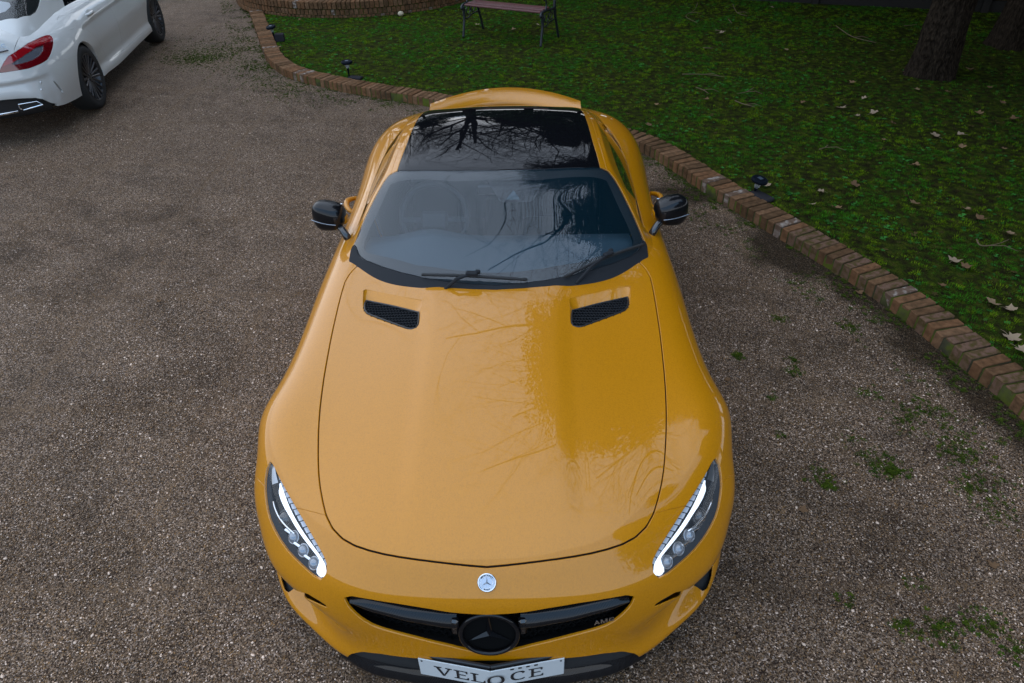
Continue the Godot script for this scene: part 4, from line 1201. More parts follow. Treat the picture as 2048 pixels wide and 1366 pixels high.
func build_small(car: Node3D) -> void:
	# ---- mirrors
	for s in [1, -1]:
		var o := Node3D.new()
		o.name = "door_mirror"
		car.add_child(o, true)
		var c := Vector3(0.908 * s, 0.968, -2.125)
		var st := begin()
		var b := Basis(Vector3.UP, 0.16 * s)
		var nu := 28
		var nv := 16
		var g := []
		for i in nv + 1:
			var th := PI * i / nv
			var row := []
			for k in nu:
				var ph := TAU * k / nu
				var d := Vector3(sin(th) * cos(ph), cos(th), sin(th) * sin(ph))
				var e := 2.0 / 2.7
				d = Vector3(signf(d.x) * pow(absf(d.x), e), signf(d.y) * pow(absf(d.y), e), signf(d.z) * pow(absf(d.z), e))
				var p := Vector3(d.x * 0.090, d.y * 0.079, d.z * 0.068)
				if p.z < -0.030:
					p.z = -0.030 + (p.z + 0.030) * 0.12
				# taller outside, tapering to the foot
				var taper = 1.0 + 0.16 * (p.x * s) / 0.098
				p.y *= taper
				p.z *= 1.0 - 0.18 * (p.x * s) / 0.098
				row.append(c + b * p)
			g.append(row)
		for i in nv:
			for k in nu:
				var k2 := (k + 1) % nu
				if i == 0:
					face(st, g[0][0], g[1][k2], g[1][k])
				elif i == nv - 1:
					face(st, g[i][k], g[i][k2], g[nv][0])
				else:
					quad(st, g[i][k], g[i][k2], g[i + 1][k2], g[i + 1][k])
		part("mirror_shell", done(st), M.carbongloss, o)
		st = begin()
		var pts := []
		for k in 14:
			var q := k / 13.0
			pts.append(c + b * Vector3((-0.06 + 0.145 * q) * s, -0.018 - 0.002 * q + 0.012 * q * q, 0.0695 - 0.022 * q * q))
		var rr := []
		for k in 14:
			rr.append(0.003)
		tube(st, pts, rr, 6)
		part("indicator", done(st), M.lens2, o)
		st = begin()
		tube(st, [Vector3(0.798 * s, 0.868, -2.03), Vector3(0.812 * s, 0.895, -2.035), Vector3(0.833 * s, 0.915, -2.06), Vector3(0.868 * s, 0.925, -2.10), Vector3(0.90 * s, 0.935, -2.12)], [0.022, 0.020, 0.019, 0.021, 0.026], 10)
		part("mirror_arm", done(st), M.gloss, o)
		st = begin(false)
		box(st, c + b * Vector3(0, 0.0, -0.038), Vector3(0.14, 0.11, 0.004), b, 0.002)
		part("mirror_glass", done(st), M.chrome, o)
		st = begin()
		box(st, c + b * Vector3(-0.082 * s, -0.02, -0.012), Vector3(0.022, 0.05, 0.05), b, 0.008)
		part("mirror_inner_cap", done(st), M.paint, o)
	# ---- door handles: bowed bars standing off the doors
	for s in [1, -1]:
		var st := begin()
		var pts := []
		var rad := []
		for k in 13:
			var q := k / 12.0
			var bow := sin(PI * q)
			pts.append(Vector3((0.925 + 0.052 * pow(bow, 0.6)) * s, 0.725 + 0.02 * bow, lerpf(-2.64, -2.83, q)))
			rad.append(0.013 + 0.004 * bow)
		tube(st, pts, rad, 8)
		part("door_handle", done(st), M.paint, car)
	# ---- wipers
	for w in [[Vector3(-0.347, 0.929, -1.554), Vector3(-0.109, 0.942, -1.514), Vector3(0.146, 0.929, -1.497), Vector3(-0.235, 0.917, -1.475)], [Vector3(0.32, 0.923, -1.529), Vector3(0.532, 0.937, -1.679), Vector3(0.728, 0.915, -1.83), Vector3(0.372, 0.912, -1.517)]]:
		var o := Node3D.new()
		o.name = "wiper"
		car.add_child(o, true)
		var up := Vector3(0, 0.024, 0.008)
		var st := begin()
		var l := catmull([w[0] + up, w[1] + up, w[2] + up], 6)
		var r1 := []
		for k in l.size():
			r1.append(0.0075)
		tube(st, l, r1, 6)
		part("blade", done(st), M.rubber, o)
		st = begin(false)
		tube(st, [w[3], w[3].lerp(w[1], 0.45) + up * 1.7, w[1] + up * 1.7], [0.008, 0.008, 0.007], 6)
		part("arm", done(st), M.matte, o)
		st = begin(false)
		var d: Vector3 = (w[2] - w[0]).normalized()
		var z := d.cross(Vector3.UP).normalized()
		box(st, w[1] + up * 1.8, Vector3(0.055, 0.016, 0.026), Basis(d, z.cross(d), z), 0.004)
		box(st, w[1] + up * 1.9 + d * 0.026 - z * 0.012, Vector3(0.022, 0.020, 0.018), Basis(d, z.cross(d), z), 0.004)
		part("blade_clip", done(st), M.matte, o)
	# ---- raised rear spoiler
	var st := begin()
	var sec := []
	for i in 29:
		var x := lerpf(-0.55, 0.55, i / 28.0)
		var a := absf(x) / 0.55
		var z := -4.08 + 0.34 * a * a
		var y := 0.930 + 0.0 * a * a
		var tip := smoothstep(1.0, 0.93, a)
		sec.append([Vector3(x, y - 0.03 * tip - 0.008, z + 0.075 * tip + 0.01), Vector3(x, y - 0.006, z + 0.03 * tip), Vector3(x, y + 0.014, z - 0.05), Vector3(x, y + 0.034, z - 0.13), Vector3(x, y + 0.026, z - 0.145), Vector3(x, y - 0.02, z - 0.12), Vector3(x, y - 0.04, z)])
	for i in 28:
		for j in 7:
			quad(st, sec[i][j], sec[i + 1][j], sec[i + 1][(j + 1) % 7], sec[i][(j + 1) % 7])
	var sp := part("spoiler", done(st), M.paint, car)
	st = begin(false)
	for s in [1, -1]:
		box(st, Vector3(0.35 * s, 0.86, -3.98), Vector3(0.02, 0.09, 0.06), Basis.IDENTITY, 0.004)
	part("spoiler_strut", done(st), M.black, sp)

func build_cabin(car: Node3D) -> void:
	var st := begin()
	# dashboard: a rolled top that drops towards the seats
	var sec := []
	for i in 21:
		var x := lerpf(-0.68, 0.68, i / 20.0)
		var hood := 0.045 * exp(-pow((x + 0.36) / 0.15, 2.0))
		var e := 0.10 * x * x
		sec.append([Vector3(x, 0.875, -1.54 - 0.62 * x * x), Vector3(x, 0.902 + hood * 0.3, -1.70 - 0.38 * x * x), Vector3(x, 0.91 + hood, -1.90), Vector3(x, 0.89 + hood, -2.02), Vector3(x, 0.80, -2.06), Vector3(x, 0.55, -2.0)])
	for i in 20:
		for j in 5:
			quad(st, sec[i][j], sec[i + 1][j], sec[i + 1][j + 1], sec[i][j + 1])
	part("dashboard", done(st), M.dash, car)
	var sw := Node3D.new()
	sw.name = "steering_wheel"
	car.add_child(sw, true)
	var sb := Basis(Vector3.RIGHT, -0.42)
	st = begin()
	ring(st, Vector3(-0.36, 0.90, -2.22), sb, 0.18, 0.016, 36, 8)
	part("wheel_rim", done(st), M.seat, sw)
	st = begin(false)
	box(st, Vector3(-0.36, 0.89, -2.20), Vector3(0.15, 0.10, 0.04), sb, 0.015)
	for s in [-1, 1]:
		box(st, Vector3(-0.36 + 0.12 * s, 0.89, -2.205), Vector3(0.12, 0.03, 0.02), sb, 0.006)
	part("wheel_hub", done(st), M.seat, sw)
	for s in [-1, 1]:
		var seat := Node3D.new()
		seat.name = "seat"
		car.add_child(seat, true)
		st = begin()
		box(st, Vector3(0.36 * s, 0.42, -2.75), Vector3(0.5, 0.16, 0.55), Basis(Vector3.RIGHT, 0.12), 0.05)
		part("cushion", done(st), M.seat, seat)
		st = begin()
		box(st, Vector3(0.36 * s, 0.72, -3.05), Vector3(0.5, 0.62, 0.14), Basis(Vector3.RIGHT, -0.25), 0.05)
		part("backrest", done(st), M.seat, seat)
		st = begin()
		box(st, Vector3(0.36 * s, 1.04, -3.12), Vector3(0.28, 0.18, 0.1), Basis(Vector3.RIGHT, -0.25), 0.045)
		part("headrest", done(st), M.seat, seat)
	st = begin(false)
	box(st, Vector3(0, 0.28, -2.4), Vector3(1.5, 0.06, 2.6))
	box(st, Vector3(0, 0.55, -3.35), Vector3(1.4, 0.6, 0.06))
	box(st, Vector3(0, 0.55, -1.42), Vector3(1.4, 0.55, 0.06))
	box(st, Vector3(0, 0.48, -2.5), Vector3(0.24, 0.35, 1.0), Basis.IDENTITY, 0.03)
	part("cabin_floor", done(st), M.gap, car)
	st = begin(false)
	box(st, Vector3(0.0, 1.105, -2.12), Vector3(0.22, 0.06, 0.02), Basis(Vector3.RIGHT, 0.2), 0.01)
	part("rear_view_mirror", done(st), M.black, car)
	# plate that closes the underside and the nose behind the grille
	st = begin(false)
	box(st, Vector3(0, 0.17, -2.3), Vector3(1.5, 0.04, 4.0))
	for z in [-0.9, -3.53]:
		for s in [-1, 1]:
			box(st, Vector3(0.62 * s, 0.45, z), Vector3(0.02, 0.55, 0.72))
	part("underbody", done(st), M.gap, car)

# ================================================================ the white saloon
const NET_C := [-0.3296, 0.0044, -3.6611, 0, 0.0062, -3.7155, 0.3296, 0.0044, -3.6611, 0.4817, -0.0005, -3.5625, 0.6079, -0.0095, -3.4014, 0.6754, -0.0147, -3.259, 0.7431, -0.0217, -3.1559, 0.7835, -0.0619, -3.056, 0.795, 0.0004, -3.0868, 0.8174, 0.1, -3.0738, 0.8397, 0.1996, -3.0607, -0.3224, 0.25, -3.7085, 0, 0.25, -3.7557, 0.3224, 0.25, -3.7085, 0.5104, 0.25, -3.6102, 0.6361, 0.25, -3.4508, 0.7253, 0.2498, -3.2867, 0.7829, 0.2506, -3.2025, 0.8232, 0.2478, -3.1033, 0.8442, 0.258, -3.1042, 0.84, 0.22, -3.08, 0.8358, 0.182, -3.0558, -0.3152, 0.4956, -3.7559, 0, 0.4938, -3.796, 0.3152, 0.4956, -3.7559, 0.5391, 0.5005, -3.6578, 0.6643, 0.5096, -3.5002, 0.7751, 0.5144, -3.3144, 0.8227, 0.5228, -3.2491, 0.863, 0.5576, -3.1507, 0.8933, 0.5157, -3.1215, 0.8626, 0.34, -3.0862, 0.8319, 0.1643, -3.051, -0.3143, 0.7676, -3.7177, 0, 0.7747, -3.7654, 0.3143, 0.7676, -3.7177, 0.5427, 0.7482, -3.5335, 0.6918, 0.7108, -3.3184, 0.7843, 0.6956, -3.1611, 0.8609, 0.6465, -3.0106, 0.8971, 0.5647, -2.9515, 0.9194, 0.5185, -2.8904, 0.8695, 0.22, -2.875, 0.8195, -0.0784, -2.8597, -0.3106, 0.8551, -3.1879, 0, 0.8569, -3.1751, 0.3106, 0.8551, -3.1879, 0.5576, 0.8336, -3.2372, 0.6956, 0.8391, -3.2948, 0.7918, 0.8095, -3.337, 0.8701, 0.754, -3.3773, 0.8989, 0.6656, -3.3932, 0.9314, 0.5, -3.4095, 0.8794, 0.22, -3.4137, 0.8275, -0.0601, -3.4178, -0.3062, 0.9605, -2.7308, 0, 0.9637, -2.7343, 0.3062, 0.9605, -2.7308, 0.5752, 0.9384, -2.7176, 0.71, 0.9408, -2.7022, 0.8029, 0.894, -2.6909, 0.8961, 0.8194, -2.6801, 0.9425, 0.6579, -2.6758, 0.9563, 0.5004, -2.6714, 0.8928, 0.2201, -2.6703, 0.8293, -0.0601, -2.6692, -0.3073, 0.9924, -2.0888, 0, 0.9935, -2.0879, 0.3073, 0.9924, -2.0888, 0.5709, 0.9696, -2.0923, 0.7047, 0.9612, -2.0965, 0.8051, 0.9237, -2.0995, 0.8702, 0.8485, -2.1024, 0.903, 0.6734, -2.1036, 0.9305, 0.4958, -2.1047, 0.8894, 0.2195, -2.105, 0.8483, -0.0569, -2.1053, -0.307, 0.9962, -1.5139, 0, 1.0092, -1.5142, 0.307, 0.9962, -1.5139, 0.5718, 0.9912, -1.513, 0.7066, 0.9767, -1.5119, 0.804, 0.934, -1.5111, 0.8788, 0.873, -1.5103, 0.916, 0.6602, -1.51, 0.9442, 0.5035, -1.5097, 0.8896, 0.222, -1.5096, 0.835, -0.0595, -1.5095, -0.3069, 0.9976, -0.8555, 0, 0.9824, -0.8554, 0.3069, 0.9976, -0.8555, 0.5723, 0.9741, -0.8556, 0.7043, 0.9835, -0.856, 0.8062, 0.945, -0.8562, 0.8702, 0.8687, -0.8564, 0.9037, 0.6646, -0.8566, 0.9152, 0.4853, -0.8566, 0.8922, 0.2125, -0.8567, 0.8692, -0.0603, -0.8567, -0.3076, 1.0352, -0.4642, 0, 1.0504, -0.4641, 0.3076, 1.0352, -0.4642, 0.5697, 1.0367, -0.4645, 0.7107, 1.0102, -0.4642, 0.802, 0.9573, -0.4641, 0.8822, 0.8853, -0.4639, 0.9196, 0.6779, -0.4636, 0.9325, 0.456, -0.4638, 0.8816, 0.2479, -0.4638, 0.8308, 0.0398, -0.4639, -0.3053, 1.0715, 0.0122, 0, 1.0712, 0.0119, 0.3053, 1.0715, 0.0122, 0.5788, 1.0444, 0.0137, 0.6908, 1.0043, 0.0127, 0.8048, 0.9465, 0.0125, 0.8864, 0.8785, 0.0122, 0.9572, 0.7096, 0.011, 0.96, 0.5394, 0.0117, 0.9213, 0.236, 0.0119, 0.8826, -0.0674, 0.0121, -0.3078, 1.0846, 0.4153, 0, 1.0921, 0.4164, 0.3078, 1.0846, 0.4153, 0.5687, 1.0756, 0.4097, 0.6746, 1.0267, 0.4135, 0.7715, 0.9311, 0.4142, 0.8719, 0.8695, 0.415, 0.9392, 0.6948, 0.4194, 0.9456, 0.4737, 0.417, 0.8931, 0.2481, 0.4163, 0.8406, 0.0225, 0.4156, -0.3158, 1.0821, 0.7265, 0, 1.0795, 0.7225, 0.3158, 1.0821, 0.7265, 0.5369, 1.0465, 0.7473, 0.6362, 0.9833, 0.7332, 0.7364, 0.9188, 0.7308, 0.8109, 0.8501, 0.7276, 0.8785, 0.6946, 0.7112, 0.8946, 0.4651, 0.7201, 0.8464, 0.2716, 0.7229, 0.7983, 0.0781, 0.7256, -0.3171, 1.0683, 0.9937, 0, 1.0694, 1.0162, 0.3171, 1.0683, 0.9937, 0.5315, 1.0338, 0.9383, 0.6213, 0.9974, 0.9092, 0.7123, 0.9095, 0.8628, 0.7869, 0.829, 0.8187, 0.8484, 0.6749, 0.7986, 0.8677, 0.4539, 0.7867, 0.8212, 0.2855, 0.7723, 0.7747, 0.1171, 0.7579, -0.3192, 0.9948, 1.055, 0, 1.008, 1.0647, 0.3192, 0.9948, 1.055, 0.523, 0.961, 1.0028, 0.5922, 0.8989, 0.9811, 0.695, 0.8422, 0.9504, 0.7664, 0.7664, 0.8972, 0.808, 0.6363, 0.8839, 0.8294, 0.4241, 0.8759, 0.7887, 0.2965, 0.8681, 0.7479, 0.1688, 0.8604, -0.3243, 0.7913, 1.094, 0, 0.7991, 1.1113, 0.3243, 0.7913, 1.094, 0.5029, 0.7861, 1.0535, 0.5859, 0.7522, 1.0277, 0.6777, 0.7179, 0.9881, 0.7317, 0.6562, 0.9612, 0.7732, 0.5803, 0.9382, 0.7961, 0.417, 0.9318, 0.7641, 0.2986, 0.9152, 0.7321, 0.1802, 0.8987, -0.3229, 0.6171, 1.1055, 0, 0.6069, 1.122, 0.3229, 0.6171, 1.1055, 0.5086, 0.5941, 1.0657, 0.5917, 0.5964, 1.0423, 0.6808, 0.5709, 0.9986, 0.7327, 0.5268, 0.9792, 0.769, 0.4858, 0.9577, 0.7813, 0.377, 0.9583, 0.7449, 0.309, 0.9309, 0.7086, 0.2411, 0.9036, -0.324, 0.4805, 1.1706, 0, 0.4834, 1.1822, 0.324, 0.4805, 1.1706, 0.5038, 0.4872, 1.1154, 0.5834, 0.4832, 1.0902, 0.6534, 0.465, 1.0578, 0.7034, 0.4502, 1.0347, 0.7327, 0.4157, 1.0001, 0.746, 0.3852, 0.9852, 0.7263, 0.3252, 0.971, 0.7066, 0.2653, 0.9568, -0.3295, 0.3396, 1.0597, 0, 0.3402, 1.0751, 0.3295, 0.3396, 1.0597, 0.482, 0.3415, 1.016, 0.5624, 0.3346, 0.9964, 0.6285, 0.3301, 0.9686, 0.6736, 0.325, 0.9494, 0.697, 0.32, 0.9338, 0.7082, 0.315, 0.9253, 0.7, 0.31, 0.915, 0.6918, 0.305, 0.9047, -0.3349, 0.1986, 0.9488, 0, 0.197, 0.968, 0.3349, 0.1986, 0.9488, 0.4602, 0.1957, 0.9166, 0.5413, 0.1861, 0.9025, 0.6036, 0.1952, 0.8793, 0.6438, 0.1997, 0.8641, 0.6614, 0.2243, 0.8675, 0.6705, 0.2448, 0.8654, 0.6737, 0.2948, 0.859, 0.6769, 0.3447, 0.8526]
const NET_D := [-0.3216, 0.8606, -2.1993, 0, 0.8697, -2.1993, 0.3216, 0.8606, -2.1993, 0.519, 0.8795, -2.1993, 0.6243, 0.883, -2.1993, 0.6976, 0.8882, -2.1993, 0.7657, 0.8794, -2.1993, 0.8041, 0.8237, -2.1993, 0.8424, 0.7679, -2.1993, -0.3217, 0.9302, -2, 0, 0.9299, -2, 0.3217, 0.9302, -2, 0.513, 0.9293, -2, 0.6262, 0.9327, -2, 0.7024, 0.9199, -2, 0.7644, 0.9075, -2, 0.8, 0.85, -2, 0.8356, 0.7925, -2, -0.3219, 0.9998, -1.8007, 0, 0.9901, -1.8007, 0.3219, 0.9998, -1.8007, 0.5071, 0.9791, -1.8007, 0.628, 0.9824, -1.8007, 0.7071, 0.9517, -1.8007, 0.7631, 0.9356, -1.8007, 0.7959, 0.8763, -1.8007, 0.8288, 0.8171, -1.8007, -0.3416, 1.2713, -1.2971, 0, 1.2796, -1.2971, 0.3416, 1.2713, -1.2971, 0.4554, 1.2624, -1.2971, 0.5644, 1.2255, -1.2971, 0.622, 1.1738, -1.2971, 0.7101, 0.94, -1.2971, 0.7563, 0.8647, -1.2971, 0.8025, 0.7893, -1.2971, -0.3168, 1.3927, -0.8108, 0, 1.4029, -0.8108, 0.3168, 1.3927, -0.8108, 0.4505, 1.3702, -0.8108, 0.553, 1.3235, -0.8108, 0.6122, 1.3231, -0.8108, 0.7698, 0.8968, -0.8108, 0.7989, 0.885, -0.8108, 0.8281, 0.8733, -0.8108, -0.3181, 1.3999, -0.2596, 0, 1.4078, -0.2596, 0.3181, 1.3999, -0.2596, 0.4751, 1.3821, -0.2596, 0.5663, 1.338, -0.2596, 0.6259, 1.3187, -0.2596, 0.7617, 0.9365, -0.2596, 0.788, 0.8752, -0.2596, 0.8142, 0.8138, -0.2596, -0.3173, 1.3707, 0.0494, 0, 1.3842, 0.0494, 0.3173, 1.3707, 0.0494, 0.4638, 1.3424, 0.0494, 0.5763, 1.3183, 0.0494, 0.651, 1.2467, 0.0494, 0.7617, 0.9862, 0.0494, 0.7892, 0.8943, 0.0494, 0.8166, 0.8025, 0.0494, -0.3233, 1.2935, 0.3621, 0, 1.2972, 0.3621, 0.3233, 1.2935, 0.3621, 0.468, 1.2614, 0.3621, 0.5854, 1.2209, 0.3621, 0.6641, 1.1542, 0.3621, 0.738, 1.009, 0.3621, 0.7954, 0.8876, 0.3621, 0.8529, 0.7662, 0.3621, -0.3021, 1.1715, 0.6021, 0, 1.1789, 0.6021, 0.3021, 1.1715, 0.6021, 0.454, 1.1481, 0.6021, 0.5703, 1.1182, 0.6021, 0.6503, 1.0605, 0.6021, 0.727, 1.0019, 0.6021, 0.7692, 0.8953, 0.6021, 0.8114, 0.7888, 0.6021, -0.3047, 1.0481, 0.8295, 0, 1.0485, 0.8295, 0.3047, 1.0481, 0.8295, 0.4507, 1.0233, 0.8295, 0.5579, 0.9905, 0.8295, 0.6413, 0.9492, 0.8295, 0.7023, 0.8972, 0.8295, 0.7477, 0.8112, 0.8295, 0.7931, 0.7251, 0.8295, -0.2549, 0.9254, 1, 0, 0.9323, 1, 0.2549, 0.9254, 1, 0.3604, 0.9162, 1, 0.4335, 0.9, 1, 0.4857, 0.884, 1, 0.5636, 0.844, 1, 0.62, 0.78, 1, 0.6764, 0.716, 1, -0.2051, 0.8027, 1.1705, 0, 0.8161, 1.1705, 0.2051, 0.8027, 1.1705, 0.2701, 0.809, 1.1705, 0.309, 0.8094, 1.1705, 0.3302, 0.8188, 1.1705, 0.4249, 0.7908, 1.1705, 0.4923, 0.7488, 1.1705, 0.5598, 0.7069, 1.1705]

func sdwrap(p: Vector3, n: String) -> float:
	# unrolled round the rear corner: x - z against height
	return maxf(sdp(Vector2(p.x - p.z, p.y), pv[n][0], pv[n][1]), maxf(0.3 - p.z, 0.3 - p.x))

func c_arch(p: Vector3) -> float:
	var a := Vector2(p.z, p.y - 0.33).length() - 0.365
	var b := Vector2(p.z + 2.874, p.y - 0.33).length() - 0.365
	return maxf(minf(a, b), 0.6 - p.x)
func c_lid(p: Vector3) -> float:
	return maxf(maxf(p.x - interp(p.z, [0.0, 0.24, 0.45, 0.85, 0.91, 1.2], [0.70, 0.69, 0.71, 0.71, 0.70, 0.70]), 0.18 - p.z), 0.60 - p.y + 0.16 * smoothstep(0.45, 0.6, p.x))
func c_cabin(p: Vector3) -> float:
	return maxf(sdxz(p, "c_cabin"), 0.8 - p.y)
func c_tail(p: Vector3) -> float:
	return sdwrap(p, "c_tail")
func c_tailin(p: Vector3) -> float:
	return sdwrap(p, "c_tailin")
func c_slot(p: Vector3) -> float:
	return sdwrap(p, "c_slot")
func c_fuel(p: Vector3) -> float:
	return maxf(sdzy(p, "c_fuel"), 0.6 - p.x)
func c_diff(p: Vector3) -> float:
	var yl := interp(p.x, [0.0, 0.47, 0.60, 0.72, 0.77, 0.80, 0.9], [0.47, 0.462, 0.452, 0.432, 0.405, 0.34, 0.2])
	return maxf(p.y - yl, 0.8 - p.z)
func c_door(p: Vector3) -> float:
	return maxf(sdzy(p, "c_door"), 0.6 - p.x)
func c_front_door(p: Vector3) -> float:
	return maxf(sdzy(p, "c_front_door"), 0.6 - p.x)
func c_bumper(p: Vector3) -> float:
	return maxf(p.y - interp(p.x - p.z, [-0.6, 0.20, 0.28, 0.48, 0.96], [0.70, 0.72, 0.67, 0.64, 0.60]), 0.02 - p.z)
func d_rear(p: Vector3) -> float:
	return sdxz(p, "d_rear")
func d_rear_in(p: Vector3) -> float:
	return sdxz(p, "d_rear_in")
func d_side(p: Vector3) -> float:
	return maxf(sdzy(p, "d_side"), 0.5 - p.x)
func d_wind(p: Vector3) -> float:
	return maxf(sdxz(p, "d_wind"), 0.9 - p.y)
func c_dress(p: Vector3) -> Vector3:
	# creases of the doors and of the rear bumper
	if p.x > 0.8 and p.z < -0.25 and p.z > -2.6:
		p.x += 0.010 * (smoothstep(0.77, 0.80, p.y) - smoothstep(0.80, 0.90, p.y)) + 0.022 * smoothstep(0.36, 0.24, p.y)
		p.x -= 0.014 * (smoothstep(0.62, 0.45, p.y) - smoothstep(0.36, 0.28, p.y)) 
	if p.z > 0.6 and p.y < 0.62 and p.x < 0.9:
		var k := smoothstep(0.615, 0.575, p.y) * smoothstep(0.30, 0.40, p.y)
		var w := smoothstep(0.14, -0.02, p.x - p.z)
		p.z -= 0.028 * k * w
	return p

func build_saloon() -> void:
	var car := thing("saloon_car", "white saloon car with red tail light parked at the edge of the drive", "car", Vector3(-5.7577, 0, -6.6748), deg_to_rad(9.89))
	car.scale = Vector3.ONE * 1.04
	fpoly("c_cabin", [-0.3, -1.75, 0.0, -1.75, 0.5, -1.72, 0.66, -1.6, 0.74, -1.3, 0.76, -0.8, 0.76, -0.2, 0.74, 0.15, 0.70, 0.35, 0.62, 0.5, 0.4, 0.6, 0.0, 0.64, -0.3, 0.64])
	fpoly("c_tail", [-0.60, 0.70, -0.56, 0.715, -0.49, 0.722, -0.41, 0.78, -0.32, 0.83, -0.17, 0.86, 0.01, 0.883, 0.25, 0.885, 0.38, 0.882, 0.445, 0.868, 0.455, 0.84, 0.37, 0.79, 0.25, 0.74, 0.15, 0.71, 0.02, 0.70, -0.16, 0.693, -0.35, 0.698])
	fpoly("c_tailin", [-0.35, 0.752, -0.27, 0.78, -0.10, 0.812, 0.09, 0.832, 0.22, 0.826, 0.16, 0.79, 0.06, 0.765, -0.07, 0.752, -0.22, 0.748])
	fpoly("c_slot", [0.078, 0.535, 0.10, 0.525, 0.14, 0.475, 0.185, 0.39, 0.178, 0.38, 0.155, 0.39, 0.115, 0.45, 0.085, 0.51])
	fpoly("c_fuel", [0.04, 0.935, -0.10, 0.948, -0.15, 0.93, -0.17, 0.87, -0.165, 0.83, -0.08, 0.82, 0.05, 0.83, 0.07, 0.87])
	fpoly("c_door", [-0.28, 0.96, -0.28, 0.86, -0.36, 0.73, -0.50, 0.62, -0.60, 0.50, -0.64, 0.33, -1.28, 0.30, -1.32, 0.6, -1.30, 0.98, -0.9, 1.1])
	fpoly("c_front_door", [-1.31, 0.98, -1.33, 0.6, -1.29, 0.30, -2.25, 0.30, -2.32, 0.6, -2.2, 1.0, -1.8, 1.1])
	fpoly("d_rear", [-0.3, -0.02, 0.0, -0.02, 0.4, 0.0, 0.62, -0.02, 0.68, -0.10, 0.70, -0.04, 0.715, 0.1, 0.722, 0.22, 0.715, 0.36, 0.67, 0.54, 0.57, 0.66, 0.3, 0.73, 0.0, 0.75, -0.3, 0.75])
	fpoly("d_rear_in", [-0.3, 0.07, 0.0, 0.07, 0.5, 0.09, 0.585, 0.08, 0.60, 0.14, 0.615, 0.25, 0.61, 0.38, 0.57, 0.50, 0.45, 0.58, 0.0, 0.66, -0.3, 0.66])
	fpoly("d_side", [-0.39, 0.945, -0.46, 1.0, -0.55, 1.09, -0.75, 1.20, -1.0, 1.235, -1.25, 1.19, -1.6, 1.05, -1.75, 0.96, -1.3, 0.93, -0.8, 0.935])
	fpoly("d_wind", [-0.3, -1.95, 0.0, -1.95, 0.55, -1.88, 0.66, -1.75, 0.60, -1.4, 0.54, -1.0, 0.4, -0.95, 0.0, -0.93, -0.3, -0.93])
	var C := net(NET_C, 20, 11, 10, 10, c_dress)
	C = cut(C, negate(field(C, c_cabin)), 0.01)
	C = cut(C, negate(field(C, c_arch)), 0.05)
	C = cut(C, negate(field(C, c_diff)), 0.03)
	C = cut(C, negate(field(C, c_slot)), 0.03)
	var dT := field(C, c_tail)
	var tl := cut(C, plus(dT, 0.003), 0.006)
	var dI := field(tl, c_tailin)
	var tin := cut(tl, plus(dI, 0.001), 0.004)
	var red := cut(tl, negate(dI, 0.001), 0.004)
	C = cut(C, negate(dT), 0.012)
	for s in [1, -1]:
		var o := Node3D.new()
		o.name = "tail_light"
		car.add_child(o, true)
		var upper := func(p: Vector3) -> float: return interp(p.x - p.z, [-0.6, -0.35, 0.1, 0.3, 0.46], [0.73, 0.765, 0.842, 0.835, 0.82]) - p.y
		part("red_lens", solid(cut(red, negate(field(red, upper))), s), M.redlens, o)
		part("upper_red_lens", solid(cut(red, field(red, upper)), s), M.redtop, o)
		part("clear_lens", solid(offset(tin, -0.004), s), M.clearlens, o)
	var dL := field(C, c_lid)
	part("boot_lid", solid(cut(C, plus(dL, 0.002), 0.015)), M.white, car)
	C = cut(C, negate(dL, 0.002), 0.015)
	var dD := field(C, c_door)
	var rd := cut(C, plus(dD, 0.0018), 0.012)
	for s in [1, -1]:
		var d := part("rear_door", solid(rd, s), M.white, car)
		handle(d, s, -0.66)
	C = cut(C, negate(dD, 0.0018), 0.012)
	var dF := field(C, c_front_door)
	var fdoor := cut(C, plus(dF, 0.0018), 0.012)
	for s in [1, -1]:
		var d := part("front_door", solid(fdoor, s), M.white, car)
		handle(d, s, -1.62)
	C = cut(C, negate(dF, 0.0018), 0.012)
	var dB := field(C, c_bumper)
	part("rear_bumper", solid(cut(C, plus(dB, 0.0012), 0.01)), M.white, car)
	C = cut(C, negate(dB, 0.0012), 0.01)
	var dU := field(C, c_fuel)
	part("fuel_flap", solid(cut(C, plus(dU, 0.0012), 0.008), 1), M.white, car)
	# only the right side has the flap
	part("left_body", solid(C, -1), M.white, car)
	part("right_body", solid(cut(C, negate(dU, 0.0012), 0.008), 1), M.white, car)
	var under := offset(net(NET_C, 20, 11, 6, 6), -0.03)
	under = cut(under, negate(field(under, c_cabin), 0.0))
	under = cut(under, negate(field(under, c_arch), 0.03))
	part("inner_shell", solid(under), M.gap, car)
	# greenhouse
	var D := net(NET_D, 12, 9, 10, 10)
	var dR := field(D, d_rear)
	var rg := cut(D, plus(dR, 0.002), 0.006)
	var glass := part("rear_window", solid(rg), M.rearglass, car)
	part("black_border", solid(offset(cut(rg, negate(field(rg, d_rear_in))), -0.006)), M.frit, glass)
	D = cut(D, negate(dR, 0.002), 0.012)
	var dS := field(D, d_side)
	var sg := cut(D, plus(dS, 0.004), 0.004)
	for s in [1, -1]:
		part("side_window", solid(offset(sg, -0.008), s), M.roofglass, car)
	D = cut(D, negate(dS, 0.0), 0.015)
	var dW := field(D, d_wind)
	part("windscreen", solid(cut(D, plus(dW, 0.002), 0.005)), M.rearglass, car)
	part("roof", solid(cut(D, negate(dW, 0.002), 0.01)), M.white, car)
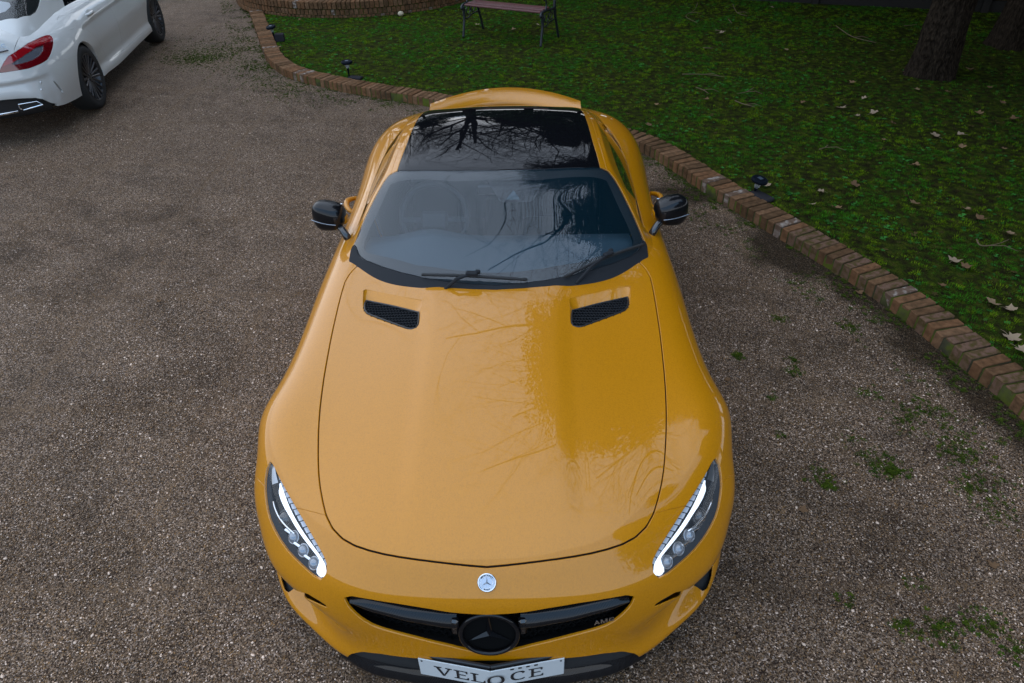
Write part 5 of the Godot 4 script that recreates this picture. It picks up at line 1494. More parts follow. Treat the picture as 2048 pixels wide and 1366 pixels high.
	# chrome line under the side windows
	for s in [1, -1]:
		var st := begin()
		tube(st, [Vector3(0.765 * s, 0.945, -0.385), Vector3(0.773 * s, 0.938, -0.6), Vector3(0.773 * s, 0.932, -0.9), Vector3(0.772 * s, 0.927, -1.3), Vector3(0.765 * s, 0.94, -1.75)], [0.007, 0.008, 0.008, 0.008, 0.006], 6)
		part("window_trim", done(st), M.chrome, car)
	# sheet of paper behind the rear window
	fpoly("sheet", [-0.3, 0.46, 0.55, 0.42, 0.60, 0.40, 0.615, 0.44, 0.59, 0.53, 0.52, 0.62, 0.3, 0.69, -0.3, 0.70])
	var sheet := cut(rg, field(rg, func(p: Vector3) -> float: return sdxz(p, "sheet")))
	part("parcel_sheet", solid(offset(sheet, -0.004), 1), M.paper, car)
	var st := begin(false)
	box(st, Vector3(0, 0.98, 0.3), Vector3(1.3, 0.02, 0.6))
	box(st, Vector3(0, 0.6, -0.75), Vector3(1.4, 0.7, 2.0))
	part("cabin_floor", done(st), M.gap, car)
	# diffuser, exhausts, chrome strip
	st = begin()
	var rows := []
	for i in 23:
		var x := lerpf(-0.79, 0.79, i / 22.0)
		var a := absf(x)
		var z := interp(a, [0.0, 0.3, 0.48, 0.6, 0.72, 0.79], [1.12, 1.105, 1.065, 1.02, 0.96, 0.88])
		var yt := interp(a, [0.0, 0.47, 0.6, 0.72, 0.77, 0.79], [0.475, 0.467, 0.457, 0.437, 0.40, 0.36])
		rows.append([Vector3(x, yt, z - 0.012), Vector3(x, minf(yt, 0.40), z - 0.02), Vector3(x, 0.33, z - 0.02), Vector3(x, 0.28, z - 0.03), Vector3(x, 0.25, z - 0.20)])
	for i in 22:
		for j in 4:
			quad(st, rows[i][j], rows[i][j + 1], rows[i + 1][j + 1], rows[i + 1][j])
	part("diffuser", done(st), M.black, car)
	for s in [1, -1]:
		st = begin()
		var ex := []
		var c := Vector3(0.645 * s, 0.365, 0.985)
		var xa := Vector3(0.93, 0, -0.36 * s).normalized()
		for k in [Vector2(-0.085, 0.028), Vector2(0.075, 0.030), Vector2(0.115, -0.008), Vector2(-0.06, -0.030), Vector2(-0.085, -0.012)]:
			ex.append(c + xa * k.x * s + Vector3(0, k.y, 0))
		ex.append(ex[0])
		tube(st, ex, [0.007, 0.007, 0.007, 0.007, 0.007, 0.007], 6, false)
		part("exhaust_rim", done(st), M.chrome, car)
		st = begin(false)
		for k in range(1, 4):
			face(st, ex[0] + Vector3(0, 0, -0.004), ex[k] + Vector3(0, 0, -0.004), ex[k + 1] + Vector3(0, 0, -0.004))
		part("exhaust_mouth", done(st), M.gap, car)
	st = begin()
	tube(st, [Vector3(-0.55, 0.335, 1.035), Vector3(-0.3, 0.322, 1.095), Vector3(0, 0.318, 1.11), Vector3(0.3, 0.322, 1.095), Vector3(0.55, 0.335, 1.035)], [0.012, 0.016, 0.016, 0.016, 0.012], 8)
	part("chrome_strip", done(st), M.chrome, car)
	# badge strip and lettering on the boot
	st = begin()
	tube(st, [Vector3(0.30, 0.86, 1.085), Vector3(0.5, 0.868, 1.035), Vector3(0.67, 0.88, 0.965)], [0.012, 0.013, 0.008], 6)
	part("boot_strip", done(st), M.dullchrome, car)
	var f := SystemFont.new()
	f.font_names = PackedStringArray(["Droid Sans"])
	f.font_weight = 700
	var t := MeshInstance3D.new()
	t.name = "lettering"
	t.mesh = lettering("BLUETEC", 0.042, 0.004, f)
	t.material_override = M.dullchrome
	car.add_child(t)
	t.transform = Transform3D(Basis(Vector3.UP, 0.42) * Basis(Vector3.RIGHT, -0.35) * Basis.from_scale(Vector3(1.5, 1, 1)), Vector3(0.54, 0.918, 1.008))
	# parking sensors and tow cover
	st = begin()
	for q in [[0.79, 0.55, 0.885], [0.80, 0.50, 0.95]]:
		ball(st, Vector3(q[0], q[1], q[2]), Vector3(0.011, 0.011, 0.011), Basis.IDENTITY, 8, 6)
	part("parking_sensors", done(st), M.dullwhite, car)
	for s in [1, -1]:
		wheel(car, Vector3(0.815 * s, 0.33, 0.0), 0.33, 0.235, s, 10, true)
		wheel(car, Vector3(0.815 * s, 0.33, -2.874), 0.33, 0.235, s, 10, true)

func handle(door: Node3D, s: int, z: float) -> void:
	var st := begin()
	tube(st, [Vector3(0.868 * s, 0.845, z + 0.115), Vector3(0.898 * s, 0.848, z + 0.07), Vector3(0.903 * s, 0.848, z), Vector3(0.898 * s, 0.846, z - 0.07), Vector3(0.87 * s, 0.843, z - 0.115)], [0.012, 0.016, 0.017, 0.016, 0.012], 8)
	part("door_handle", done(st), M.white, door)
	st = begin()
	ball(st, Vector3(0.868 * s, 0.852, z), Vector3(0.012, 0.035, 0.085), Basis.IDENTITY, 14, 8)
	part("handle_cup", done(st), M.dullwhite, door)

# ================================================================ drive, kerb, lawn and garden
const KERB := [-6.3, -15.6, -5.5, -13.8, -4.8, -12.08, -4.5, -11.34, -4.26, -10.74, -4.02, -10.13, -3.77, -9.5, -3.5, -8.83, -3.31, -8.41, -3.13, -8.12, -2.93, -7.86, -2.64, -7.6, -2.37, -7.42, -2.07, -7.22, -1.8, -7.08, -1.53, -6.92, -1.27, -6.8, -1.02, -6.66, -0.85, -6.56, -0.35, -6.28, 0.2, -5.95, 0.8, -5.6, 1.14, -5.36, 1.32, -5.14, 1.4, -4.97, 1.47, -4.83, 1.56, -4.64, 1.65, -4.40, 1.78, -4.12, 1.91, -3.85, 2.04, -3.59, 2.17, -3.33, 2.27, -3.12, 2.39, -2.88, 2.5, -2.61, 2.59, -2.34, 2.66, -2.06, 2.74, -1.79, 2.80, -1.52, 2.86, -1.2, 2.92, -0.8, 2.97, -0.3, 3.0, 0.3, 3.0, 1.0]
const LAWN_Y := 0.075

var kerb_line := PackedVector2Array()      # outer edge at even steps
var lawn_edge := PackedVector2Array()

func path_points(flat: Array, step: float) -> PackedVector2Array:
	var pts := []
	for i in range(0, flat.size(), 2):
		pts.append(Vector2(flat[i], flat[i + 1]))
	var fine := catmull(pts, 12)
	var out := PackedVector2Array([fine[0]])
	var left := step
	for i in fine.size() - 1:
		var a: Vector2 = fine[i]
		var b: Vector2 = fine[i + 1]
		var l := a.distance_to(b)
		var at := 0.0
		while l - at >= left:
			at += left
			out.append(a.lerp(b, at / l))
			left = step
		left -= l - at
	return out

func kerb_distance(p: Vector2) -> float:
	# positive on the lawn side of the kerb's outer edge
	var bd := 1e9
	var best := 0.0
	var near := 0
	for i in range(0, kerb_line.size() - 1, 10):
		var d := kerb_line[i].distance_squared_to(p)
		if d < bd:
			bd = d
			near = i
	if bd > 4.0:
		var t0 := kerb_line[mini(near + 2, kerb_line.size() - 1)] - kerb_line[maxi(near - 2, 0)]
		return sqrt(bd) * (1.0 if (p - kerb_line[near]).dot(Vector2(t0.y, -t0.x)) > 0.0 else -1.0)
	bd = 1e9
	for i in range(maxi(near - 10, 0), mini(near + 11, kerb_line.size() - 1)):
		var a := kerb_line[i]
		var d := a.distance_squared_to(p)
		if d < bd:
			bd = d
			var t := kerb_line[i + 1] - a
			best = sqrt(d) * (1.0 if (p - a).dot(Vector2(t.y, -t.x)) > 0.0 else -1.0)
	return best

var cam_right := Vector3(0.99968, -0.02282, -0.01045)
var cam_up := Vector3(0.01158, 0.78864, -0.61475)
var cam_fwd := Vector3(-0.02227, -0.61443, -0.78865)

func in_view(p: Vector3, margin := 0.06) -> bool:
	# whether a blade or a pebble is worth building at all
	var d := p - CAM
	var z := d.dot(cam_fwd)
	if z < 0.2:
		return false
	return absf(d.dot(cam_right)) / z < 0.7502 + margin * 2.0 and absf(d.dot(cam_up)) / z < 0.5004 + margin * 2.0

func pix(u: float, v: float, y: float) -> Vector3:
	# where a pixel of the photograph meets the level y
	var d := cam_right * ((u - 1024.0) / 1365.0) - cam_up * ((v - 683.0) / 1365.0) + cam_fwd
	return CAM + d * ((y - CAM.y) / d.y)

func garden_materials() -> void:
	var stones := [[0.0, lin(0.046, 0.027, 0.017)], [0.22, lin(0.090, 0.055, 0.033)], [0.34, lin(0.129, 0.077, 0.046)], [0.44, lin(0.166, 0.105, 0.065)], [0.54, lin(0.211, 0.115, 0.049)], [0.62, lin(0.233, 0.150, 0.094)], [0.70, lin(0.144, 0.103, 0.075)], [0.78, lin(0.301, 0.193, 0.122)], [0.86, lin(0.377, 0.261, 0.180)], [0.94, lin(0.498, 0.365, 0.279)]]
	var cell := noise(FastNoiseLite.TYPE_CELLULAR, 0.22, 11, 1)
	cell.cellular_return_type = FastNoiseLite.RETURN_CELL_VALUE
	cell.cellular_jitter = 1.0
	var dome := noise(FastNoiseLite.TYPE_CELLULAR, 0.22, 11, 1)
	dome.cellular_return_type = FastNoiseLite.RETURN_DISTANCE2_SUB
	dome.cellular_jitter = 1.0
	var g := mat(Color.WHITE, 0.75)
	g.albedo_texture = tex(cell, 1024, ramp(stones, true))
	g.vertex_color_use_as_albedo = true
	g.normal_enabled = true
	g.normal_texture = tex(dome, 1024, null, 9.0)
	g.normal_scale = 1.2
	M.gravel = g
	M.stone = mat(Color.WHITE, 0.85)
	M.stone.metallic_specular = 0.3
	g.metallic_specular = 0.25
	M.stone.vertex_color_use_as_albedo = true
	var soil := mat(Color.WHITE, 0.95)
	soil.albedo_texture = tex(noise(FastNoiseLite.TYPE_SIMPLEX_SMOOTH, 0.02, 3, 5), 512, ramp([[0.0, lin(0.012, 0.010, 0.005)], [0.35, lin(0.022, 0.022, 0.006)], [0.55, lin(0.024, 0.036, 0.005)], [0.75, lin(0.042, 0.05, 0.006)], [1.0, lin(0.045, 0.034, 0.016)]]))
	soil.metallic_specular = 0.1
	soil.normal_enabled = true
	soil.normal_texture = tex(noise(FastNoiseLite.TYPE_SIMPLEX, 0.09, 4, 4), 512, null, 6.0)
	M.lawn = tri(soil, 0.9, true)
	M.grass = mat(Color.WHITE, 0.9)
	M.grass.metallic_specular = 0.15
	M.grass.vertex_color_use_as_albedo = true
	M.grass.backlight_enabled = true
	M.grass.backlight = Color(0.10, 0.14, 0.02)
	M.earth = mat(lin(0.035, 0.026, 0.018), 0.95)
	M.earth.normal_enabled = true
	M.earth.normal_texture = tex(noise(FastNoiseLite.TYPE_SIMPLEX, 0.06, 9, 4), 256, null, 8.0)
	tri(M.earth, 1.5, true)
	var bump := tex(noise(FastNoiseLite.TYPE_SIMPLEX, 0.05, 21, 5), 512, null, 5.0)
	M.bricks = []
	var tones := [Vector3(0.146, 0.071, 0.034), Vector3(0.128, 0.066, 0.033), Vector3(0.168, 0.081, 0.039), Vector3(0.110, 0.059, 0.030), Vector3(0.152, 0.079, 0.040), Vector3(0.175, 0.092, 0.048)]
	for k in tones.size():
		var t: Vector3 = tones[k]
		var m := mat(Color.WHITE, 0.85)
		m.albedo_texture = tex(noise(FastNoiseLite.TYPE_SIMPLEX, 0.018, 40 + k, 5), 256, ramp([[0.0, lin(t.x * 0.5, t.y * 0.55, t.z * 0.55)], [0.4, lin(t.x * 0.85, t.y * 0.85, t.z * 0.85)], [0.65, lin(t.x, t.y, t.z)], [0.85, lin(t.x * 1.15, t.y * 1.18, t.z * 1.2)], [1.0, lin(t.x * 1.3, t.y * 1.5, t.z * 1.6)]]))
		m.normal_enabled = true
		m.normal_texture = bump
		m.normal_scale = 0.7
		tri(m, 3.0, true)
		M.bricks.append(m)
	# bricks with old lime and paint on them, and bricks with moss
	var lime := mat(Color.WHITE, 0.85)
	lime.albedo_texture = tex(noise(FastNoiseLite.TYPE_SIMPLEX, 0.014, 60, 5), 256, ramp([[0.0, lin(0.11, 0.066, 0.042)], [0.55, lin(0.135, 0.085, 0.058)], [0.66, lin(0.22, 0.165, 0.13)], [1.0, lin(0.40, 0.34, 0.29)]]))
	lime.normal_enabled = true
	lime.normal_texture = bump
	M.limebrick = tri(lime, 3.0, true)
	var mossy := mat(Color.WHITE, 0.9)
	mossy.albedo_texture = tex(noise(FastNoiseLite.TYPE_SIMPLEX, 0.02, 63, 5), 256, ramp([[0.0, lin(0.06, 0.05, 0.012)], [0.4, lin(0.10, 0.062, 0.03)], [0.6, lin(0.14, 0.078, 0.05)], [1.0, lin(0.17, 0.10, 0.07)]]))
	mossy.normal_enabled = true
	mossy.normal_texture = bump
	M.mossbrick = tri(mossy, 3.0, true)
	M.mortar = mat(Color.WHITE, 0.95)
	M.mortar.albedo_texture = tex(noise(FastNoiseLite.TYPE_SIMPLEX, 0.012, 64, 4), 256, ramp([[0.0, lin(0.02, 0.018, 0.012)], [0.45, lin(0.045, 0.04, 0.022)], [0.6, lin(0.065, 0.075, 0.012)], [1.0, lin(0.09, 0.10, 0.012)]]))
	tri(M.mortar, 1.2, true)
	M.bark = mat(Color.WHITE, 0.95)
	var bk := noise(FastNoiseLite.TYPE_SIMPLEX, 0.03, 70, 5)
	M.bark.albedo_texture = tex(bk, 512, ramp([[0.0, lin(0.004, 0.003, 0.002)], [0.5, lin(0.022, 0.0155, 0.0105)], [1.0, lin(0.052, 0.037, 0.025)]]))
	M.bark.normal_enabled = true
	M.bark.normal_texture = tex(bk, 512, null, 22.0)
	tri(M.bark, 2.0, true)
	M.bark.uv1_scale = Vector3(3.0, 0.6, 3.0)
	M.twig = mat(lin(0.04, 0.033, 0.027), 0.9)
	M.stick = mat(lin(0.13, 0.095, 0.055), 0.85)
	M.needles = mat(lin(0.022, 0.045, 0.016), 0.7)
	M.needles.backlight_enabled = true
	M.needles.backlight = Color(0.02, 0.04, 0.01)
	M.ivy = mat(lin(0.03, 0.06, 0.02), 0.6)
	M.fence = mat(Color.WHITE, 0.9)
	M.fence.albedo_texture = tex(noise(FastNoiseLite.TYPE_SIMPLEX, 0.02, 80, 4), 256, ramp([[0.0, lin(0.014, 0.010, 0.006)], [0.6, lin(0.035, 0.024, 0.014)], [1.0, lin(0.06, 0.042, 0.026)]]))
	tri(M.fence, 1.0, true)
	M.fence.uv1_scale = Vector3(6.0, 0.5, 6.0)
	M.concrete = mat(lin(0.024, 0.021, 0.018), 0.9)
	M.benchwood = mat(Color.WHITE, 0.5)
	M.benchwood.albedo_texture = tex(noise(FastNoiseLite.TYPE_SIMPLEX, 0.03, 90, 4), 256, ramp([[0.0, lin(0.06, 0.02, 0.018)], [0.6, lin(0.12, 0.04, 0.034)], [1.0, lin(0.17, 0.065, 0.052)]]))
	tri(M.benchwood, 1.0)
	M.benchwood.uv1_scale = Vector3(1.0, 8.0, 8.0)
	M.iron = mat(lin(0.012, 0.014, 0.016), 0.45, 0.2)
	M.plastic = mat(lin(0.006, 0.008, 0.012), 0.5)
	M.solar = mat(lin(0.06, 0.075, 0.095), 0.4)
	M.leafdry = []
	for c in [Vector3(0.19, 0.115, 0.06), Vector3(0.24, 0.155, 0.09), Vector3(0.14, 0.08, 0.042), Vector3(0.28, 0.20, 0.13)]:
		var m := mat(lin(c.x, c.y, c.z), 0.75)
		m.backlight_enabled = true
		m.backlight = Color(0.1, 0.06, 0.02)
		M.leafdry.append(m)
	M.pebble = mat(lin(0.42, 0.34, 0.22), 0.7)
	M.slate = mat(lin(0.03, 0.027, 0.029), 0.8)

func build_ground() -> void:
	var st := begin()
	quad(st, Vector3(-400, -0.03, 400), Vector3(400, -0.03, 400), Vector3(400, -0.03, -400), Vector3(-400, -0.03, -400))
	setting("ground", done(st), M.earth)
	kerb_line = path_points(KERB, 0.0745)
	# the gravel drive, its stones' tone varied by damp and old tyre streaks
	var n1 := noise(FastNoiseLite.TYPE_SIMPLEX, 0.5, 31, 4)
	var n2 := noise(FastNoiseLite.TYPE_SIMPLEX, 1.6, 32, 4)
	var n3 := noise(FastNoiseLite.TYPE_SIMPLEX, 5.0, 33, 3)
	var x0 := -13.0
	var z0 := -17.0
	var step := 0.1
	var nx := 180
	var nz := 230
	var P := PackedVector3Array()
	var N := PackedVector3Array()
	var U := PackedVector2Array()
	var C := PackedColorArray()
	var T := PackedInt32Array()
	for j in nz + 1:
		for i in nx + 1:
			var p := Vector2(x0 + i * step, z0 + j * step)
			P.append(Vector3(p.x, 0.004 * n1.get_noise_2d(p.x * 2.0, p.y * 2.0), p.y))
			N.append(Vector3.UP)
			U.append(p / 1.15)
			C.append(ground_tone(p, n1, n2, n3))
	for j in nz:
		for i in nx:
			var a := j * (nx + 1) + i
			T.append_array([a, a + 1, a + nx + 2, a, a + nx + 2, a + nx + 1])
	var arr := []
	arr.resize(Mesh.ARRAY_MAX)
	arr[Mesh.ARRAY_VERTEX] = P
	arr[Mesh.ARRAY_NORMAL] = N
	arr[Mesh.ARRAY_TEX_UV] = U
	arr[Mesh.ARRAY_COLOR] = C
	arr[Mesh.ARRAY_INDEX] = T
	var mesh := ArrayMesh.new()
	mesh.add_surface_from_arrays(Mesh.PRIMITIVE_TRIANGLES, arr)
	setting("gravel_drive", mesh, M.gravel)
	# lawn
	for i in kerb_line.size():
		var t := kerb_line[mini(i + 1, kerb_line.size() - 1)] - kerb_line[maxi(i - 1, 0)]
		lawn_edge.append(kerb_line[i] + Vector2(t.y, -t.x).normalized() * 0.19)
	var poly := PackedVector2Array()
	for i in range(0, lawn_edge.size(), 3):
		poly.append(lawn_edge[i])
	poly.append_array([Vector2(3.2, 6), Vector2(40, 6), Vector2(40, -40), Vector2(-7, -40)])
	var idx := Geometry2D.triangulate_polygon(poly)
	st = begin()
	for k in range(0, idx.size(), 3):
		var v := []
		for e in 3:
			v.append(Vector3(poly[idx[k + e]].x, LAWN_Y, poly[idx[k + e]].y))
		if (v[1] - v[0]).cross(v[2] - v[0]).y > 0.0:
			face(st, v[0], v[1], v[2])
		else:
			face(st, v[0], v[2], v[1])
	setting("lawn", done(st), M.lawn)

func ground_tone(p: Vector2, n1: FastNoiseLite, n2: FastNoiseLite, n3: FastNoiseLite) -> Color:
	# damp, dirt and dust in the gravel: irregular patches and streaks along the tyre tracks
	var q := Vector2(p.x * 0.94 + p.y * 0.34, -p.x * 0.34 + p.y * 0.94)
	var k := 1.0 + 0.20 * n1.get_noise_2d(q.x, q.y * 0.6) + 0.24 * n2.get_noise_2d(q.x * 0.35, q.y * 1.3) + 0.26 * n3.get_noise_2d(p.x, p.y)
	var c := Vector3(1.0, 1.0, 1.0) * k
	k = clampf(k, 0.45, 1.35)
	c = Vector3(1.0, 1.0, 1.0) * k
	var d := kerb_distance(p) if p.x > -5.0 and p.y < 1.0 and (p.x > 1.0 or p.y < -5.0) else -9.0
	if d > -0.75 and d < 0.1 and p.y > -5.5:
		var e := smoothstep(0.0, 0.30, d + 0.30 + 0.7 * n2.get_noise_2d(p.x * 0.7 + 9.0, p.y * 0.7))
		c = c.lerp(Vector3(0.26, 0.25, 0.20), e * 0.95)
	return Color(c.x, c.y, c.z)

func pebble_mesh(sd: int) -> ArrayMesh:
	var r := RandomNumberGenerator.new()
	r.seed = sd
	var st := begin()
	var t := (1.0 + sqrt(5.0)) / 2.0
	var v := []
	for q in [[-1, t, 0], [1, t, 0], [-1, -t, 0], [1, -t, 0], [0, -1, t], [0, 1, t], [0, -1, -t], [0, 1, -t], [t, 0, -1], [t, 0, 1], [-t, 0, -1], [-t, 0, 1]]:
		v.append(Vector3(q[0], q[1] * 0.72, q[2]).normalized() * r.randf_range(0.72, 1.15) * Vector3(1.0, 0.7, 0.85))
	for f in [[0, 11, 5], [0, 5, 1], [0, 1, 7], [0, 7, 10], [0, 10, 11], [1, 5, 9], [5, 11, 4], [11, 10, 2], [10, 7, 6], [7, 1, 8], [3, 9, 4], [3, 4, 2], [3, 2, 6], [3, 6, 8], [3, 8, 9], [4, 9, 5], [2, 4, 11], [6, 2, 10], [8, 6, 7], [9, 8, 1]]:
		face(st, v[f[0]], v[f[1]], v[f[2]])
	return done(st)

const STONE_COLS := [[0.086, 0.052, 0.031], [0.117, 0.072, 0.042], [0.149, 0.092, 0.054], [0.186, 0.118, 0.072], [0.233, 0.127, 0.054], [0.256, 0.165, 0.102], [0.155, 0.111, 0.082], [0.326, 0.210, 0.133], [0.436, 0.297, 0.205], [0.592, 0.433, 0.325]]

func build_gravel_stones() -> void:
	var n1 := noise(FastNoiseLite.TYPE_SIMPLEX, 0.5, 31, 4)
	var n2 := noise(FastNoiseLite.TYPE_SIMPLEX, 1.6, 32, 4)
	var n3 := noise(FastNoiseLite.TYPE_SIMPLEX, 5.0, 33, 3)
	var sets := [[], [], []]
	var cols := [PackedColorArray(), PackedColorArray(), PackedColorArray()]
	rng.seed = 77
	# [x0, x1, z0, z1, per square metre]
	for a in [[-2.5, 2.9, -2.2, 0.15, 11000], [-4.2, 2.6, -4.4, -2.2, 6500], [-6.6, 1.6, -7.6, -4.4, 2600]]:
		var count := int((a[1] - a[0]) * (a[3] - a[2]) * a[4])
		for i in count:
			var p := Vector2(rng.randf_range(a[0], a[1]), rng.randf_range(a[2], a[3]))
			var pick := rng.randf()
			var sz := rng.randf()
			var yaw := rng.randf() * TAU
			if absf(p.x) < 0.72 and p.y < -0.3 and p.y > -4.3:
				continue
			if not in_view(Vector3(p.x, 0, p.y), 0.02):
				continue
			if p.x > 1.0 and kerb_distance(p) > 0.0:
				continue
			var tone := ground_tone(p, n1, n2, n3)
			if tone.r < 0.44 and rng.randf() < 0.85:
				continue
			var c: Array = STONE_COLS[mini(int(pow(pick, 1.25) * 10.0), 9)]
			var s := lerpf(0.0022, 0.0048, sz * sz)
			if pick > 0.994:
				s *= 1.8
			var k := i % 3
			sets[k].append(Transform3D(Basis(Vector3.UP, yaw) * Basis(Vector3.RIGHT, rng.randf_range(-0.5, 0.5)) * Basis.from_scale(Vector3(s * rng.randf_range(0.9, 1.4), s, s)), Vector3(p.x, s * 0.35, p.y)))
			cols[k].append(Color(c[0] * tone.r, c[1] * tone.g, c[2] * tone.b))
	for k in 3:
		stuff("loose_gravel", pebble_mesh(100 + k), M.stone, sets[k], cols[k], ["mixed brown, grey and white pea gravel loose on the drive", "tan and grey pea gravel grains covering the drive", "dark and pale gravel grains strewn over the drive"][k], "gravel")

func tuft_mesh(sd: int, blades: int, h: float, w: float, spread: float) -> ArrayMesh:
	var r := RandomNumberGenerator.new()
	r.seed = sd
	var st := begin()
	for i in blades:
		var a := r.randf() * TAU
		var base := Vector3(cos(a), 0, sin(a)) * r.randf() * spread
		var dir := Vector3(cos(a + r.randf_range(-1, 1)), 0, sin(a + r.randf_range(-1, 1)))
		var hh := h * r.randf_range(0.55, 1.15)
		var side := Vector3(-dir.z, 0, dir.x) * w * r.randf_range(0.7, 1.2)
		var mid := base + dir * hh * 0.30 + Vector3(0, hh * 0.65, 0)
		var tip := base + dir * hh * r.randf_range(0.6, 1.1) + Vector3(0, hh * 0.95, 0)
		quad(st, base - side, base + side, mid + side * 0.8, mid - side * 0.8)
		face(st, mid - side * 0.8, mid + side * 0.8, tip)
	return done(st)

func rosette_mesh(sd: int, leaves: int, r0: float) -> ArrayMesh:
	var r := RandomNumberGenerator.new()
	r.seed = sd
	var st := begin()
	for i in leaves:
		var a := TAU * i / leaves + r.randf_range(-0.3, 0.3)
		var d := Vector3(cos(a), 0, sin(a))
		var s := Vector3(-d.z, 0, d.x) * r0 * 0.30
		var l := r0 * r.randf_range(0.7, 1.2)
		var up := r.randf_range(0.15, 0.6) * l
		var m := d * l * 0.55 + Vector3(0, up, 0)
		var e := d * l + Vector3(0, up * 0.75, 0)
		face(st, Vector3.ZERO, m - s, m + s)
		quad(st, m - s, e - s * 0.45, e + s * 0.45, m + s)
	return done(st)

func build_grass() -> void:
	rng.seed = 901
	var patch := noise(FastNoiseLite.TYPE_SIMPLEX, 0.9, 51, 4)
	var fine := noise(FastNoiseLite.TYPE_SIMPLEX, 3.5, 52, 3)
	var sets := [[], [], [], []]
	var cols := [PackedColorArray(), PackedColorArray(), PackedColorArray(), PackedColorArray()]
	var i := 0
	while i < 165000:
		i += 1
		var z := -13.2 + 12.8 * rng.randf()
		var x := rng.randf_range(-5.0, 8.8)
		var keep := rng.randf()
		var yaw := rng.randf() * TAU
		var v1 := rng.randf()
		var v2 := rng.randf()
		if not in_view(Vector3(x, LAWN_Y, z), 0.02):
			continue
		if Vector2(x + 2.78, z + 13.07).length() < 2.42:
			continue
		var d := kerb_distance(Vector2(x, z))
		if d < 0.20:
			continue
		var m := patch.get_noise_2d(x, z)
		var f := fine.get_noise_2d(x, z)
		var bare := smoothstep(0.05, 0.45, m * 0.7 + f * 0.9)
		# thinner, leaf-strewn ground round the trees
		bare = maxf(bare, smoothstep(2.6, 1.0, Vector2(x - 5.3, z + 7.2).length()) * 0.75)
		if keep < bare * 0.93:
			continue
		var s := 0.55 + 0.6 * v1 * v1
		var kind := 0 if v2 < 0.45 else (1 if v2 < 0.9 else (2 if v2 < 0.975 else 3))
		sets[kind].append(Transform3D(Basis(Vector3.UP, yaw) * Basis.from_scale(Vector3(s, s * (0.75 + 0.4 * v2), s)), Vector3(x, LAWN_Y - 0.002, z)))
		# two species of grass, each plant of one plain colour, mixed in patches over the lawn
		var yl := clampf(0.5 + m * 1.3 + 0.4 * f + 0.35 * (v1 - 0.5), 0.0, 1.0)
		var c := Vector3(0.098, 0.158, 0.004) if rng.randf() < yl else Vector3(0.032, 0.126, 0.006)
		if kind >= 2:
			c = Vector3(0.032, 0.120, 0.020)
		if rng.randf() < 0.10 + 0.25 * bare:
			c = Vector3(0.055, 0.042, 0.014)
		c *= 0.55 + 0.9 * rng.randf()
		cols[kind].append(Color(c.x, c.y, c.z))
	stuff("grass", tuft_mesh(1, 14, 0.026, 0.0013, 0.030), M.grass, sets[0], cols[0], "short mossy green grass of the lawn", "grass")
	stuff("grass", tuft_mesh(2, 16, 0.017, 0.0016, 0.034), M.grass, sets[1], cols[1], "low springy moss and fine grass of the lawn", "moss")
	stuff("lawn_weed", rosette_mesh(3, 7, 0.020), M.grass, sets[2], cols[2], "small clover-like weeds growing all over the lawn", "weeds")
	stuff("lawn_weed", rosette_mesh(4, 6, 0.030), M.grass, sets[3], cols[3], "broad leaved bluish green weeds in the lawn", "weeds")
	# weeds and moss in the gravel: pixel of the photograph, radius in metres, how many
	var gx := [[], []]
	var gc := [PackedColorArray(), PackedColorArray()]
	for w in [[405, 112, 0.45, 800], [400, 118, 0.25, 400], [440, 100, 0.45, 400], [385, 88, 0.5, 200], [470, 130, 0.45, 250], [540, 160, 0.4, 300], [590, 185, 0.35, 160], [520, 130, 0.3, 260], [500, 80, 0.25, 120], [440, 60, 0.4, 60], [640, 200, 0.3, 50], [1640, 950, 0.06, 50], [1655, 972, 0.03, 60], [1750, 915, 0.06, 70], [1775, 938, 0.07, 90], [1785, 945, 0.03, 70], [1700, 880, 0.05, 30], [1840, 820, 0.09, 110], [1810, 845, 0.08, 60], [1900, 880, 0.09, 90], [1925, 915, 0.08, 80], [1970, 960, 0.10, 70], [1935, 975, 0.06, 50], [1985, 1020, 0.08, 70], [1475, 712, 0.025, 60], [1560, 640, 0.04, 40], [1590, 745, 0.04, 40], [1585, 724, 0.03, 30], [1735, 785, 0.05, 40], [1880, 1275, 0.05, 50], [1890, 1250, 0.05, 40], [1805, 1255, 0.04, 40], [1960, 1240, 0.06, 40], [2035, 1300, 0.05, 50], [1975, 1255, 0.05, 40], [1700, 1200, 0.03, 15], [1830, 1165, 0.04, 15], [1405, 380, 0.15, 60], [1335, 330, 0.2, 60], [1375, 365, 0.12, 60], [1510, 450, 0.06, 40], [1700, 655, 0.06, 50], [1545, 795, 0.03, 15], [1560, 870, 0.02, 12]]:
		var c0 := pix(w[0], w[1], 0.0)
		for k in int(w[3] * (0.75 if w[1] > 300 else 1.0)):
			var a := rng.randf() * TAU
			var rr: float = w[2] * sqrt(rng.randf()) * rng.randf_range(0.5, 1.7)
			var p := c0 + Vector3(cos(a) * rr * 1.3, 0, sin(a) * rr)
			if kerb_distance(Vector2(p.x, p.z)) > -0.01:
				continue
			var s := rng.randf_range(0.22, 0.55)
			var q := 0 if rng.randf() < 0.7 else 1
			gx[q].append(Transform3D(Basis(Vector3.UP, rng.randf() * TAU) * Basis.from_scale(Vector3(s, s, s)), p))
			var c := Vector3(0.030, 0.058, 0.007).lerp(Vector3(0.058, 0.075, 0.006), rng.randf()) * rng.randf_range(0.6, 1.2)
			gc[q].append(Color(c.x, c.y, c.z))
